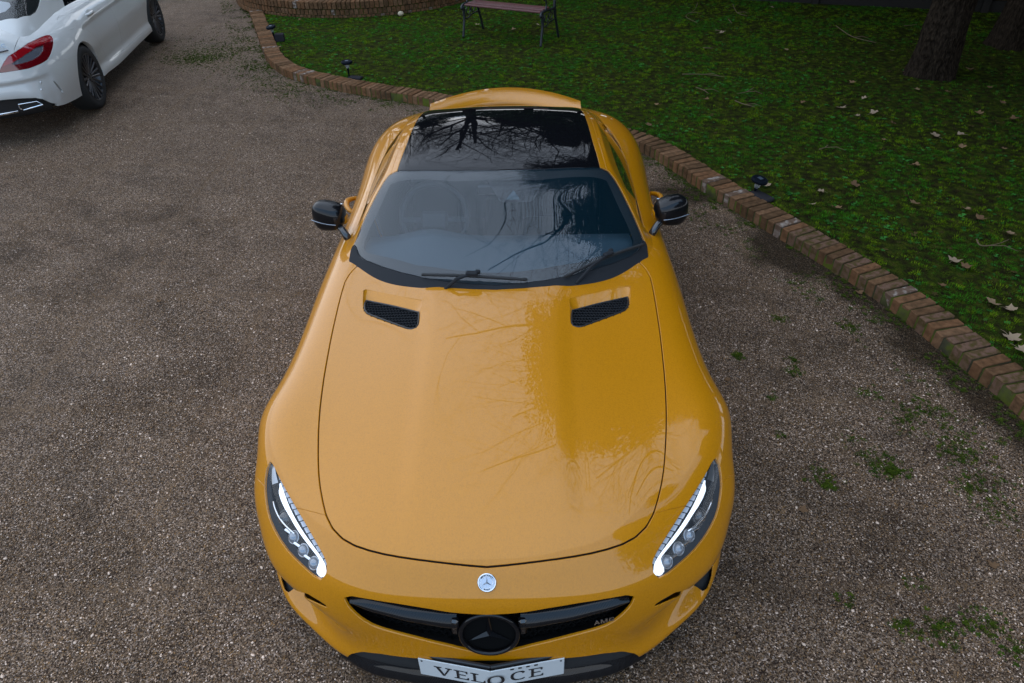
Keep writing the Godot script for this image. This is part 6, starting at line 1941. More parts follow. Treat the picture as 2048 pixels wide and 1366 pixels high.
	# moss along the foot of the kerb
	for i2 in range(0, kerb_line.size() - 1):
		var a := kerb_line[i2]
		var t := kerb_line[i2 + 1] - a
		var nn := Vector2(t.y, -t.x).normalized()
		for k in 26:
			var d := pow(rng.randf(), 2.0) * 0.42
			var p := a + t * rng.randf() - nn * (d + 0.005)
			var want := smoothstep(-0.15, 0.35, fine.get_noise_2d(p.x * 0.6, p.y * 0.6) + 0.1)
			if rng.randf() > want or not in_view(Vector3(p.x, 0, p.y), 0.02):
				continue
			var s := rng.randf_range(0.25, 0.7)
			gx[0].append(Transform3D(Basis(Vector3.UP, rng.randf() * TAU) * Basis.from_scale(Vector3(s, s * 0.8, s)), Vector3(p.x, 0, p.y)))
			var c := Vector3(0.028, 0.05, 0.006).lerp(Vector3(0.06, 0.085, 0.008), rng.randf())
			gc[0].append(Color(c.x, c.y, c.z))
	stuff("gravel_moss", tuft_mesh(5, 22, 0.018, 0.0024, 0.022), M.grass, gx[0], gc[0], "bright green moss and seedlings growing through the gravel", "moss")
	stuff("gravel_weed", rosette_mesh(6, 6, 0.026), M.grass, gx[1], gc[1], "tiny leafy weeds rooted in the gravel drive", "weeds")

func brick_meshes(size: Vector3) -> Array:
	var out := []
	for k in 5:
		var r := RandomNumberGenerator.new()
		r.seed = 500 + k
		var st := begin(false)
		box(st, Vector3.ZERO, size * Vector3(r.randf_range(0.985, 1.01), 1.0, r.randf_range(0.96, 1.03)), Basis.IDENTITY, 0.0045 + 0.002 * r.randf())
		out.append(done(st))
	return out

func build_kerb() -> void:
	var k := thing("brick_kerb", "low kerb of reddish bricks on edge curving between gravel and lawn", "kerb")
	var meshes := brick_meshes(Vector3(0.212, 0.135, 0.0655))
	rng.seed = 404
	var st := begin()
	var limed := {}
	for q in [[513, 21], [530, 95], [606, 139], [620, 142], [1425, 358], [1475, 382], [1580, 447], [1830, 575]]:
		var p := pix(q[0], q[1], 0.1)
		var bi := 0
		var bd := 1e9
		for i in kerb_line.size() - 1:
			var m := (kerb_line[i] + kerb_line[i + 1]) * 0.5
			var t := kerb_line[i + 1] - kerb_line[i]
			m += Vector2(t.y, -t.x).normalized() * 0.107
			var dd := m.distance_to(Vector2(p.x, p.z))
			if dd < bd:
				bd = dd
				bi = i
		limed[bi] = true
	for i in kerb_line.size() - 1:
		var a := kerb_line[i]
		var b := kerb_line[i + 1]
		var t := (b - a).normalized()
		var n := Vector2(t.y, -t.x)
		var c := (a + b) * 0.5 + n * 0.107
		var x := Vector3(n.x, 0, n.y)
		var z := Vector3(t.x, 0, t.y)
		var o := MeshInstance3D.new()
		o.name = "brick"
		o.mesh = meshes[rng.randi() % 5]
		var m: Material = M.bricks[rng.randi() % 6]
		if limed.has(i):
			m = M.limebrick
		elif c.y > -3.6 and rng.randf() < 0.5:
			m = M.mossbrick
		o.material_override = m
		k.add_child(o, true)
		o.transform = Transform3D(Basis(x, Vector3.UP, x.cross(Vector3.UP)) * Basis.from_euler(Vector3(rng.randf_range(-0.03, 0.03), rng.randf_range(-0.02, 0.02), rng.randf_range(-0.02, 0.02))), Vector3(c.x, 0.0335 + rng.randf_range(-0.004, 0.004), c.y) + x * rng.randf_range(-0.006, 0.006))
		# bedding mortar
		for w in [[0.006, 0.206]]:
			var p0 = a + n * w[0]
			var p1 = b + n * w[0]
			var p2 = b + n * w[1]
			var p3 = a + n * w[1]
			var y := 0.088
			quad(st, Vector3(p0.x, y, p0.y), Vector3(p1.x, y, p1.y), Vector3(p2.x, y, p2.y), Vector3(p3.x, y, p3.y))
			quad(st, Vector3(p0.x, -0.03, p0.y), Vector3(p1.x, -0.03, p1.y), Vector3(p1.x, y, p1.y), Vector3(p0.x, y, p0.y))
	part("mortar", done(st), M.mortar, k)

func build_planter() -> void:
	var c := Vector2(-2.78, -13.07)
	var k := thing("brick_planter", "round raised flower bed of brick behind the bench", "planter", Vector3(c.x, 0.05, c.y))
	rng.seed = 606
	var cap := brick_meshes(Vector3(0.212, 0.105, 0.0655))
	var low := brick_meshes(Vector3(0.10, 0.078, 0.0655))
	var r := 2.40
	var n := int(TAU * r / 0.0755)
	for i in n:
		var a := TAU * i / n
		var d := Vector3(cos(a), 0, sin(a))
		if d.z < -0.35:
			continue
		for lay in 3:
			var o := MeshInstance3D.new()
			o.name = "brick"
			o.mesh = cap[rng.randi() % 5] if lay == 2 else low[rng.randi() % 5]
			o.material_override = M.bricks[rng.randi() % 6] if rng.randf() > 0.06 else M.limebrick
			var aa := a + (0.0 if lay != 1 else PI / n)
			d = Vector3(cos(aa), 0, sin(aa))
			k.add_child(o, true)
			var rad := r - (0.106 if lay == 2 else 0.065)
			o.transform = Transform3D(Basis(d, Vector3.UP, d.cross(Vector3.UP)) * Basis(Vector3.UP, rng.randf_range(-0.02, 0.02)), d * (rad + rng.randf_range(-0.004, 0.004)) + Vector3(0, [0.02, 0.105, 0.208][lay], 0))
	var st := begin()
	lathe(st, [Vector2(r - 0.03, 0.0), Vector2(r - 0.03, 0.252), Vector2(r - 0.19, 0.252)], 90, Transform3D(Basis(Vector3(0, 1, 0), Vector3(1, 0, 0), Vector3(0, 0, -1)), Vector3(0, -0.03, 0)))
	part("mortar", done(st), M.mortar, k)
	st = begin()
	disc(st, Vector3(0, 0.17, 0), Basis(Vector3(1, 0, 0), Vector3(0, 0, -1), Vector3(0, 1, 0)), r - 0.17, 48)
	part("soil", done(st), M.earth, k)

func build_bench() -> void:
	var b := thing("garden_bench", "garden bench with dark red slats and black iron ends on the lawn", "bench", Vector3(-0.05, LAWN_Y, -9.27), -0.49)
	var st := begin(false)
	var slats := [[Vector3(0, 0.425, 0.205), Vector3(1.20, 0.024, 0.068), 0.0], [Vector3(0, 0.432, 0.125), Vector3(1.20, 0.024, 0.068), 0.0], [Vector3(0, 0.430, 0.01), Vector3(1.20, 0.024, 0.115), 0.05], [Vector3(0, 0.56, -0.165), Vector3(1.20, 0.085, 0.024), -0.2], [Vector3(0, 0.83, -0.235), Vector3(1.20, 0.07, 0.024), -0.2]]
	for s in slats:
		st = begin(false)
		box(st, s[0], s[1], Basis(Vector3.RIGHT, s[2]), 0.006)
		part("slat", done(st), M.benchwood, b)
	for x in [-1, 1]:
		st = begin(false)
		box(st, Vector3(0.53 * x, 0.695, -0.20), Vector3(0.14, 0.20, 0.022), Basis(Vector3.RIGHT, -0.2), 0.004)
		part("back_panel", done(st), M.benchwood, b)
	# cast lattice in the back
	st = begin(false)
	for k in range(-7, 8):
		for e in [-1, 1]:
			var p0 := Vector3(k * 0.065 - 0.09 * e, 0.605, -0.175)
			var p1 := Vector3(k * 0.065 + 0.09 * e, 0.79, -0.222)
			tube(st, [p0, p1], [0.007, 0.007], 4)
	part("iron_lattice", done(st), M.iron, b)
	for s in [-1, 1]:
		var o := Node3D.new()
		o.name = "iron_end"
		b.add_child(o, true)
		var x = 0.625 * s
		st = begin()
		tube(st, catmull([Vector3(x, 0.0, 0.27), Vector3(x, 0.12, 0.245), Vector3(x, 0.27, 0.215), Vector3(x, 0.40, 0.225)], 4), [0.02, 0.018, 0.017, 0.017, 0.017, 0.017, 0.017, 0.018, 0.02, 0.022, 0.022, 0.022, 0.022], 8)
		part("leg", done(st), M.iron, o)
		st = begin()
		tube(st, catmull([Vector3(x, 0.0, -0.29), Vector3(x, 0.15, -0.235), Vector3(x, 0.40, -0.15), Vector3(x, 0.65, -0.18), Vector3(x, 0.90, -0.25)], 4), [0.02, 0.018, 0.017, 0.017, 0.017, 0.017, 0.018, 0.02, 0.022, 0.02, 0.018, 0.018, 0.018, 0.017, 0.017, 0.016, 0.016], 8)
		part("leg", done(st), M.iron, o)
		st = begin()
		tube(st, catmull([Vector3(x, 0.41, -0.15), Vector3(x, 0.415, 0.0), Vector3(x, 0.43, 0.15), Vector3(x, 0.42, 0.245), Vector3(x, 0.385, 0.265), Vector3(x, 0.375, 0.24)], 4), [0.018, 0.018, 0.018, 0.018, 0.018, 0.018, 0.018, 0.018, 0.018, 0.018, 0.018, 0.018, 0.018, 0.02, 0.02, 0.022, 0.022, 0.022, 0.02, 0.018, 0.016], 8)
		part("seat_bar", done(st), M.iron, o)
		st = begin()
		tube(st, catmull([Vector3(x, 0.60, -0.17), Vector3(x, 0.625, -0.05), Vector3(x, 0.635, 0.08), Vector3(x, 0.625, 0.16), Vector3(x, 0.595, 0.185), Vector3(x, 0.575, 0.16)], 3), [0.016, 0.016, 0.017, 0.018, 0.018, 0.018, 0.018, 0.018, 0.019, 0.02, 0.02, 0.021, 0.021, 0.02, 0.018, 0.014], 8)
		tube(st, catmull([Vector3(x, 0.43, 0.13), Vector3(x, 0.50, 0.10), Vector3(x, 0.56, 0.13), Vector3(x, 0.62, 0.09)], 3), [0.013, 0.013, 0.013, 0.012, 0.012, 0.012, 0.012, 0.012, 0.012, 0.012], 6)
		part("arm_rest", done(st), M.iron, o)
		st = begin()
		tube(st, catmull([Vector3(x, 0.25, 0.215), Vector3(x, 0.23, 0.12), Vector3(x, 0.26, 0.02), Vector3(x, 0.27, -0.19)], 3), [0.010, 0.010, 0.010, 0.010, 0.010, 0.010, 0.010, 0.010, 0.010, 0.010], 6)
		for q in [[0.10, 0.33, 0.055], [-0.03, 0.34, 0.05]]:
			ring(st, Vector3(x, q[1], q[0]), Basis(Vector3.UP, PI / 2), q[2], 0.008, 16, 6)
		part("scrollwork", done(st), M.iron, o)

func build_lights_and_blocks() -> void:
	var up := Basis(Vector3(0, 1, 0), Vector3(1, 0, 0), Vector3(0, 0, -1))
	var labels := ["solar garden light whose top tilts, beside a dark block near the round planter", "solar garden light on a short stalk above the kerb behind the sports car", "solar garden light leaning by the kerb near a curled dry leaf"]
	var spots := [[pix(552, 84, 0.075), 0.20, 0.14, Vector2(0.10, 0.10)], [pix(699, 157, 0.075), 0.185, 0.14, Vector2(0.0, 0.0)], [pix(1507, 388, 0.075), 0.12, 0.14, Vector2(0.15, -0.12)]]
	for i in 3:
		var s = spots[i]
		var o := thing("solar_light", labels[i], "garden light", s[0], 0.3 * i, "solar lights along the kerb")
		var h: float = s[1]
		var lean := Basis(Vector3.RIGHT, s[3].x) * Basis(Vector3(0, 0, 1), s[3].y)
		var st := begin()
		lathe(st, [Vector2(0.0, -0.06), Vector2(0.009, -0.02), Vector2(0.011, h - 0.075), Vector2(0.014, h - 0.07), Vector2(0.014, h - 0.06)], 12, Transform3D(lean * up, Vector3.ZERO))
		part("stalk", done(st), M.plastic, o)
		st = begin()
		lathe(st, [Vector2(0.018, h - 0.06), Vector2(0.032, h - 0.015), Vector2(0.034, h)], 18, Transform3D(lean * up, Vector3.ZERO))
		part("lamp_shade", done(st), M.lens3, o)
		st = begin()
		var w: float = s[2] * 0.5
		lathe(st, [Vector2(0.0, h - 0.004), Vector2(w * 0.9, h - 0.006), Vector2(w, h + 0.003), Vector2(w, h + 0.012), Vector2(w * 0.93, h + 0.022), Vector2(w * 0.80, h + 0.027), Vector2(w * 0.74, h + 0.022), Vector2(w * 0.5, h + 0.025), Vector2(0.0, h + 0.026)], 28, Transform3D(lean * up, Vector3.ZERO))
		part("cap", done(st), M.plastic, o)
		st = begin(false)
		box(st, lean * Vector3(0, h + 0.0275, 0), Vector3(0.038, 0.003, 0.038), lean)
		part("solar_panel", done(st), M.solar, o)
	# loose dark blocks lying by the lights
	var st := begin(false)
	for q in [[pix(561, 82, 0.075), Vector3(0.13, 0.10, 0.11), 0.2, "dark square stone block standing on the lawn by the kerb"], [pix(711, 158, 0.075), Vector3(0.17, 0.03, 0.09), -0.25, "flat dark slab lying against the kerb below a solar light"], [pix(1522, 396, 0.075), Vector3(0.20, 0.03, 0.10), -1.05, "flat purplish slab lying along the kerb beside the leaning solar light"]]:
		st = begin(false)
		box(st, Vector3(0, q[1].y * 0.5, 0), q[1], Basis.IDENTITY, 0.008)
		var o := top("stone_block", done(st), M.slate, q[3], "stone")
		o.position = q[0]
		o.rotation.y = q[2]
	st = begin()
	ball(st, Vector3(0, 0.035, 0), Vector3(0.05, 0.038, 0.045), Basis(Vector3.UP, 0.4), 14, 10)
	top("round_stone", done(st), M.pebble, "pale tan round stone at the foot of the planter", "stone").position = pix(802, 32, 0.075)

func leaf_mesh(sd: int) -> ArrayMesh:
	# a dry lobed leaf, curled
	var r := RandomNumberGenerator.new()
	r.seed = sd
	var st := begin()
	var rim := []
	var n := 15
	for i in n:
		var a := TAU * i / n
		var lobe := 0.62 + 0.38 * absf(cos(a * 2.5 + 0.4))
		if i == 0:
			lobe = 0.35
		var rr := lobe * r.randf_range(0.85, 1.12)
		var p := Vector3(sin(a) * rr * 0.5, 0, cos(a) * rr * 0.5)
		p.y = 0.28 * p.x * p.x * 4.0 * r.randf_range(0.4, 1.0) + 0.18 * absf(p.z) * r.randf() + 0.03
		rim.append(p)
	var c := Vector3(0, 0.02, 0)
	for i in n:
		face(st, c, rim[i], rim[(i + 1) % n])
	tube(st, [Vector3(0, 0.03, 0.1), Vector3(0.03, 0.08, 0.5), Vector3(0.06, 0.05, 0.75)], [0.014, 0.012, 0.010], 4)
	return done(st)

func leaf_label(p: Vector3, tone: int, s: float) -> String:
	var where := "out on the open lawn"
	if Vector2(p.x - 4.9, p.z + 7.1).length() < 1.3:
		where = "at the foot of the flared tree"
	elif kerb_distance(Vector2(p.x, p.z)) < 0.75:
		where = "on the grass beside the brick kerb"
	elif Vector2(p.x, p.z + 9.3).length() < 1.6:
		where = "on the grass by the bench"
	elif p.z < -8.6:
		where = "on the shaded grass towards the fence"
	return "%s %s dry lobed leaf %s" % ["large" if s > 0.088 else ("small" if s < 0.07 else "curled"), ["brown", "tan", "dark brown", "pale"][tone], where]

func build_litter() -> void:
	rng.seed = 321
	var meshes := []
	for k in 5:
		meshes.append(leaf_mesh(800 + k))
	var Z := []
	for q in [[1265, 378], [1365, 517], [1285, 530], [1453, 567], [1447, 232], [965, 228], [1767, 670], [1958, 680], [1840, 518], [2003, 545], [1270, 845], [863, 845], [1800, 318], [1120, 875], [1783, 957], [1850, 1000], [1548, 930], [1040, 470], [1045, 243], [668, 152], [597, 455], [375, 480], [1550, 757], [1758, 617], [898, 35], [335, 572], [1985, 1070], [1215, 495], [1082, 935], [1193, 950], [1650, 230], [1600, 300], [1700, 420], [1890, 400], [1560, 410], [1500, 330], [1320, 450], [1950, 470], [1640, 620], [1410, 640]]:
		Z.append(Vector2(1150 + q[0] / 2.281, q[1] / 2.281))
	for q in [[1000, 268], [920, 428], [1250, 545], [1365, 585], [1370, 770], [1435, 850], [1365, 90], [1078, 305]]:
		Z.append(Vector2(1600 + q[0] / 3.252, 440 + q[1] / 3.252))
	for q in [[577, 112], [955, 50], [600, 40], [560, 95], [1027, 60], [1075, 50]]:
		Z.append(Vector2(q[0], q[1]))
	var i := 0
	for u in Z:
		var p := pix(u.x, u.y, LAWN_Y + 0.02)
		var s := rng.randf_range(0.055, 0.10)
		if i in [9, 10, 11, 1, 44]:
			s = 0.105
		var tone := rng.randi() % 4
		var o := top("fallen_leaf", meshes[rng.randi() % 5], M.leafdry[tone], leaf_label(p, tone, s), "leaf", "fallen leaves on the lawn")
		if i == 11:
			o.set_meta("label", "curled dry leaf lying just beside the leaning solar light")
		o.transform = Transform3D(Basis(Vector3.UP, rng.randf() * TAU) * Basis(Vector3.RIGHT, rng.randf_range(-0.35, 0.35)) * Basis.from_scale(Vector3.ONE * s), p + Vector3(0, 0.004, 0))
		i += 1
	for u in [[1718, 585, 0.06], [318, 603, 0.04], [1605, 1020, 0.05], [1985, 1130, 0.05], [1455, 760, 0.04]]:
		var o := top("gravel_leaf", meshes[rng.randi() % 5], M.leafdry[2], "small dark dry leaf lying on the gravel", "leaf", "leaves on the gravel")
		o.transform = Transform3D(Basis(Vector3.UP, rng.randf() * TAU) * Basis.from_scale(Vector3.ONE * u[2]), pix(u[0], u[1], 0.004))
	# twigs
	for t in [[[560, 10], [545, 45], [505, 75], [555, 105]], [[490, 340], [590, 337], [685, 348]], [[550, 402], [585, 408], [610, 425]], [[730, 460], [775, 480], [820, 490]], [[1190, 120], [1250, 160], [1300, 175], [1375, 192]], [[720, 20], [740, 60], [785, 75]], [[1115, 683], [1140, 672], [1155, 658]], [[1830, 1095], [1850, 1125], [1920, 1120], [1980, 1092]], [[585, 215], [630, 220]], [[815, 400], [780, 420], [740, 430]], [[640, 135], [690, 140]], [[1500, 120], [1560, 115]], [[1700, 240], [1745, 255]], [[700, 90], [715, 110]]]:
		var pts := []
		var rad := []
		var c := pix(1150 + t[0][0] / 2.281, t[0][1] / 2.281, LAWN_Y + 0.035)
		for q in t:
			pts.append(pix(1150 + q[0] / 2.281, q[1] / 2.281, LAWN_Y + 0.035) - c + Vector3(0, rng.randf_range(-0.008, 0.012), 0))
			rad.append(rng.randf_range(0.0045, 0.008))
		var st := begin()
		pts = catmull(pts, 4)
		var rr := []
		for k in pts.size():
			rr.append(0.0062 - 0.0036 * k / pts.size())
		tube(st, pts, rr, 5)
		if pts.size() > 8:
			var m: Vector3 = pts[pts.size() / 2]
			tube(st, [m, m + Vector3(0.09, 0.02, 0.04), m + Vector3(0.15, 0.01, 0.10)], [0.004, 0.003, 0.002], 4)
		var o := top("twig", done(st), M.stick, ("long bare twig with a side shoot lying on the grass" if pts.size() > 8 else "short thin bare twig lying on the grass"), "twig", "twigs on the lawn")
		o.position = c

func build_fence() -> void:
	var a := Vector3(2.6, LAWN_Y, -11.78)
	var b := Vector3(11.0, LAWN_Y, -8.84)
	var f := thing("board_fence", "dark closeboard fence with a concrete base board behind the trees", "fence", a, -atan2(b.z - a.z, b.x - a.x))
	rng.seed = 55
	var l := a.distance_to(b)
	var n := int(l / 0.098)
	var meshes := []
	for k in 3:
		var st := begin(false)
		box(st, Vector3.ZERO, Vector3(0.112, 1.5, 0.016 + 0.003 * k), Basis.IDENTITY, 0.003)
		meshes.append(done(st))
	for i in n:
		var o := part("board", meshes[rng.randi() % 3], M.fence, f)
		o.transform = Transform3D(Basis(Vector3.UP, 0.09), Vector3(0.05 + i * 0.098, 0.15 + 0.75 + rng.randf_range(-0.01, 0.01), 0.0))
	for i in int(l / 2.4) + 1:
		var st := begin(false)
		box(st, Vector3(i * 2.4, 0.85, 0.055), Vector3(0.1, 1.75, 0.1), Basis.IDENTITY, 0.006)
		part("post", done(st), M.concrete, f)
		if i * 2.4 + 2.4 < l:
			st = begin(false)
			box(st, Vector3(i * 2.4 + 1.2, 0.075, 0.03), Vector3(2.29, 0.16, 0.05), Basis.IDENTITY, 0.005)
			part("base_board", done(st), M.concrete, f)

# ---------------------------------------------------------------- trees
func grow(st: SurfaceTool, twigs: SurfaceTool, r: RandomNumberGenerator, p: Vector3, d: Vector3, l: float, rad: float, level: int, most: int) -> void:
	var pts := [p]
	var rr := [rad]
	var segs := 4 if level < 3 else 3
	var q := p
	var dir := d
	for i in segs:
		dir = (dir + Vector3(r.randf_range(-1, 1), r.randf_range(-0.5, 0.9) * (0.6 if level < 2 else 0.25), r.randf_range(-1, 1)) * (0.16 + 0.05 * level)).normalized()
		q += dir * l / segs
		pts.append(q)
		rr.append(rad * (1.0 - 0.55 * float(i + 1) / segs) if level < most else rad * (1.0 - 0.8 * float(i + 1) / segs))
	tube(st if level < 3 else twigs, pts, rr, 9 if level == 0 else (6 if level < 3 else 3), false)
	if level >= most:
		return
	var kids: int = [7, 6, 6, 5, 4, 4][mini(level, 5)]
	for k in kids:
		var t := r.randf_range(0.25, 1.0) if level > 0 else r.randf_range(0.35, 1.0)
		var i := mini(int(t * segs), segs - 1)
		var at: Vector3 = pts[i].lerp(pts[i + 1], t * segs - i)
		var axis: Vector3 = (pts[i + 1] - pts[i]).normalized()
		var side := axis.cross(Vector3(r.randf_range(-1, 1), r.randf_range(-1, 1), r.randf_range(-1, 1))).normalized()
		var nd := (axis * r.randf_range(0.35, 0.9) + side * r.randf_range(0.6, 1.0) + Vector3(0, 0.12, 0)).normalized()
		grow(st, twigs, r, at, nd, l * r.randf_range(0.5, 0.78), lerpf(rr[i], rr[i + 1], 0.5) * r.randf_range(0.45, 0.65), level + 1, most)

func trunk_mesh(sd: int, h: float, r0: float, lean: Vector3) -> ArrayMesh:
	var n := noise(FastNoiseLite.TYPE_SIMPLEX, 1.0, sd, 4)
	var st := begin()
	var rings := []
	var sides := 72
	var lv := 56
	for i in lv + 1:
		var y := h * pow(float(i) / lv, 1.7)
		var ring_ := []
		for k in sides:
			var a := TAU * k / sides
			var flare := 0.50 * exp(-y / 0.20) * (0.45 + 0.55 * maxf(0.0, cos(a * 2.5 + sd) * 0.6 + cos(a * 3.0 + 1.3 * sd) * 0.5)) + 0.16 * exp(-y / 0.6)
			var lobes := 0.06 * cos(a * 3.0 + sd) * (0.4 + exp(-y / 0.8))
			var bark := 0.10 * n.get_noise_3d(cos(a) * 3.2, y * 0.9, sin(a) * 3.2) + 0.10 * n.get_noise_3d(cos(a) * 9.0, y * 1.3, sin(a) * 9.0)
			var rr := r0 * (1.0 + flare + lobes - 0.12 * y / h) + r0 * bark * 1.4
			ring_.append(lean * y * y / h * 0.4 + lean * y + Vector3(cos(a) * rr, y - 0.08, sin(a) * rr))
		rings.append(ring_)
	for i in lv:
		for k in sides:
			quad(st, rings[i][k], rings[i + 1][k], rings[i + 1][(k + 1) % sides], rings[i][(k + 1) % sides])
	return done(st)

func bare_tree(at: Vector3, sd: int, h: float, r0: float, lean: Vector3, label: String, most := 5) -> Node3D:
	var t := thing("bare_tree", label, "tree", at, 0.0)
	part("trunk", trunk_mesh(sd, h, r0, lean), M.bark, t)
	var r := RandomNumberGenerator.new()
	r.seed = sd * 17
	var st := begin()
	var tw := begin()
	var topp := lean * h * 1.4 + Vector3(0, h - 0.25, 0)
	for k in 5:
		var a := TAU * k / 5 + r.randf_range(-0.4, 0.4)
		var d := Vector3(cos(a), r.randf_range(0.7, 1.5), sin(a)).normalized()
		grow(st, tw, r, topp - Vector3(0, 0.3 * k * 0.3, 0), d, h * r.randf_range(0.85, 1.2), r0 * r.randf_range(0.4, 0.55), 1, most)
	grow(st, tw, r, topp - Vector3(0, 0.2, 0), Vector3(0.05, 1, 0.02), h * 1.4, r0 * 0.8, 1, most)
	for d in [Vector3(-0.45, 0.8, 0.62), Vector3(-0.15, 0.9, 0.75), Vector3(-0.7, 0.7, 0.25)]:
		grow(st, tw, r, topp - Vector3(0, 0.5, 0), d.normalized(), h * 1.35, r0 * 0.5, 1, most)
	var cr := part("crown", done(st), M.bark, t)
	part("twigs", done(tw), M.twig, cr)
	return t

func leafy_crown(sd: int, r0: float, h: float, clumps: int, leaf: float) -> ArrayMesh:
	# leaf faces gathered in clumps spread through the crown
	var r := RandomNumberGenerator.new()
	r.seed = sd
	var st := begin(false)
	for i in clumps:
		var a := r.randf() * TAU
		var y := r.randf()
		var w := r0 * (1.0 - 0.75 * y) * (0.55 + 0.45 * sin(PI * minf(1.0, y * 1.6 + 0.15))) * 1.25
		var c := Vector3(cos(a), 0, sin(a)) * w * sqrt(r.randf_range(0.25, 1.0)) + Vector3(0, y * h, 0)
		for k in 12:
			var p := c + Vector3(r.randf_range(-1, 1), r.randf_range(-0.6, 0.6), r.randf_range(-1, 1)) * leaf * 3.2
			var b := Basis.from_euler(Vector3(r.randf() * TAU, r.randf() * TAU, r.randf() * TAU))
			face(st, p + b * Vector3(-leaf * 0.5, 0, 0), p + b * Vector3(leaf * 0.5, 0, 0), p + b * Vector3(0, leaf * 1.5, 0.1 * leaf))
	return done(st)

func spread_crown(sd: int, c: Vector3, r0: Vector3, clumps: int, leaf: float) -> ArrayMesh:
	var r := RandomNumberGenerator.new()
	r.seed = sd
	var n := noise(FastNoiseLite.TYPE_SIMPLEX, 0.35, sd, 3)
	var st := begin(false)
	var made := 0
	while made < clumps:
		var d := Vector3(r.randf_range(-1, 1), r.randf_range(-1, 1), r.randf_range(-1, 1))
		if d.length() > 1.0 + 0.5 * n.get_noise_3dv(d * 6.0):
			continue
		if n.get_noise_3dv(d * 9.0) < -0.22:
			made += 1
			continue
		made += 1
		for k in 12:
			var p := c + d * r0 + Vector3(r.randf_range(-1, 1), r.randf_range(-0.6, 0.6), r.randf_range(-1, 1)) * leaf * 3.4
			var b := Basis.from_euler(Vector3(r.randf() * TAU, r.randf() * TAU, r.randf() * TAU))
			face(st, p + b * Vector3(-leaf * 0.5, 0, 0), p + b * Vector3(leaf * 0.5, 0, 0), p + b * Vector3(0, leaf * 1.5, 0.1 * leaf))
	return done(st)

func evergreen(at: Vector3, crown: Mesh, trunk: Mesh, s: Vector3, turn: float, label: String, group := "") -> void:
	var t := thing("evergreen_tree", label, "tree", at, turn, group)
	t.scale = s
	part("trunk", trunk, M.bark, t)
	var c := part("crown", crown, M.needles, t)
	c.position.y = 2.0

func build_trees() -> void:
	var bt := bare_tree(pix(1868, 158, LAWN_Y) + Vector3(0.02, 0, -0.18), 3, 4.2, 0.20, Vector3(0.03, 0, -0.02), "thick bare tree with flared trunk on the lawn before the fence", 5)
	for q in [[-1.5, -17.5, 1.15, 1.3, "bare tree far beyond the bench"], [-6.5, -20.0, 1.1, 3.9, "bare tree far beyond the round planter"], [3.6, -18.5, 1.25, 5.2, "bare tree beyond the left end of the fence"]]:
		var t3: Node3D = bt.duplicate()
		t3.name = numbered("bare_tree")
		add_child(t3)
		t3.position = Vector3(q[0], LAWN_Y - 0.1, q[1])
		t3.rotation.y = q[3]
		t3.scale = Vector3.ONE * q[2]
		t3.set_meta("label", q[4])
	# the second trunk carries a broad dense crown over the right of the drive
	var t2 := thing("spreading_evergreen", "slimmer leaning tree behind the flared trunk, its dense dark crown overhead", "tree", pix(2012, 100, LAWN_Y) + Vector3(0.1, 0, -0.2))
	part("trunk", trunk_mesh(8, 7.5, 0.19, Vector3(0.10, 0, 0.02)), M.bark, t2)
	var r2 := RandomNumberGenerator.new()
	r2.seed = 88
	var st := begin()
	var tw := begin()
	for k in 8:
		var a := TAU * k / 8 + r2.randf_range(-0.3, 0.3)
		grow(st, tw, r2, Vector3(0.7, 5.2 + 0.3 * k, 0.15), Vector3(cos(a), 0.55, sin(a)).normalized(), r2.randf_range(3.0, 4.2), 0.085, 1, 3)
	part("added_shade_crown", spread_crown(22, Vector3(0.3, 5.4, 0.2), Vector3(3.6, 1.7, 3.0), 3500, 0.09), M.needles, t2)  # added low canopy, out of view, there to darken the ground below
	part("limbs", done(st), M.bark, t2)
	part("twigs", done(tw), M.twig, t2)
	part("crown", spread_crown(21, Vector3(-1.9, 9.2, 0.4), Vector3(3.9, 2.9, 3.1), 8000, 0.09), M.needles, t2)
	var crown := leafy_crown(5, 2.6, 8.5, 3000, 0.10)
	var tr := trunk_mesh(12, 5.0, 0.16, Vector3(0.01, 0, 0))
	var k := 0
	for q in EVERGREENS:
		evergreen(Vector3(q[0], 0.0, q[1]), crown, tr, Vector3(q[2], q[3], q[2]), k * 1.7, q[4], "evergreens round the garden")
		k += 1

const EVERGREENS := [
	[8.2, -5.2, 1.35, 1.1, "dark evergreen standing on the lawn to the right of the flared tree"],
	[9.2, -2.0, 1.2, 1.0, "dark evergreen nearest the kerb on the lawn, well back from it"],
	[7.2, 1.2, 1.2, 0.95, "dark evergreen beside the near end of the kerb"],
	[8.6, -8.0, 1.2, 1.25, "tall dark evergreen at the right end of the fence"],
	[5.4, -12.6, 1.2, 0.9, "dark evergreen close behind the middle of the fence"],
	[8.4, -11.8, 1.25, 1.1, "taller dark evergreen close behind the fence's right half"],
	[2.2, -15.0, 1.2, 0.8, "lower dark evergreen behind the fence's left end"],
	[0.5, -24.0, 1.5, 0.85, "broad dark evergreen far beyond the bench"],
	[-5.5, -27.0, 1.6, 0.8, "broad dark evergreen far beyond the round planter"],
	[5.5, -22.0, 1.5, 1.0, "tall dark evergreen far beyond the fence"],
	[-11.5, -27.0, 1.6, 0.7, "low dark evergreen far beyond the white saloon"],
	[11.0, -19.0, 1.6, 1.2, "tallest dark evergreen far beyond the fence's right end"],
]

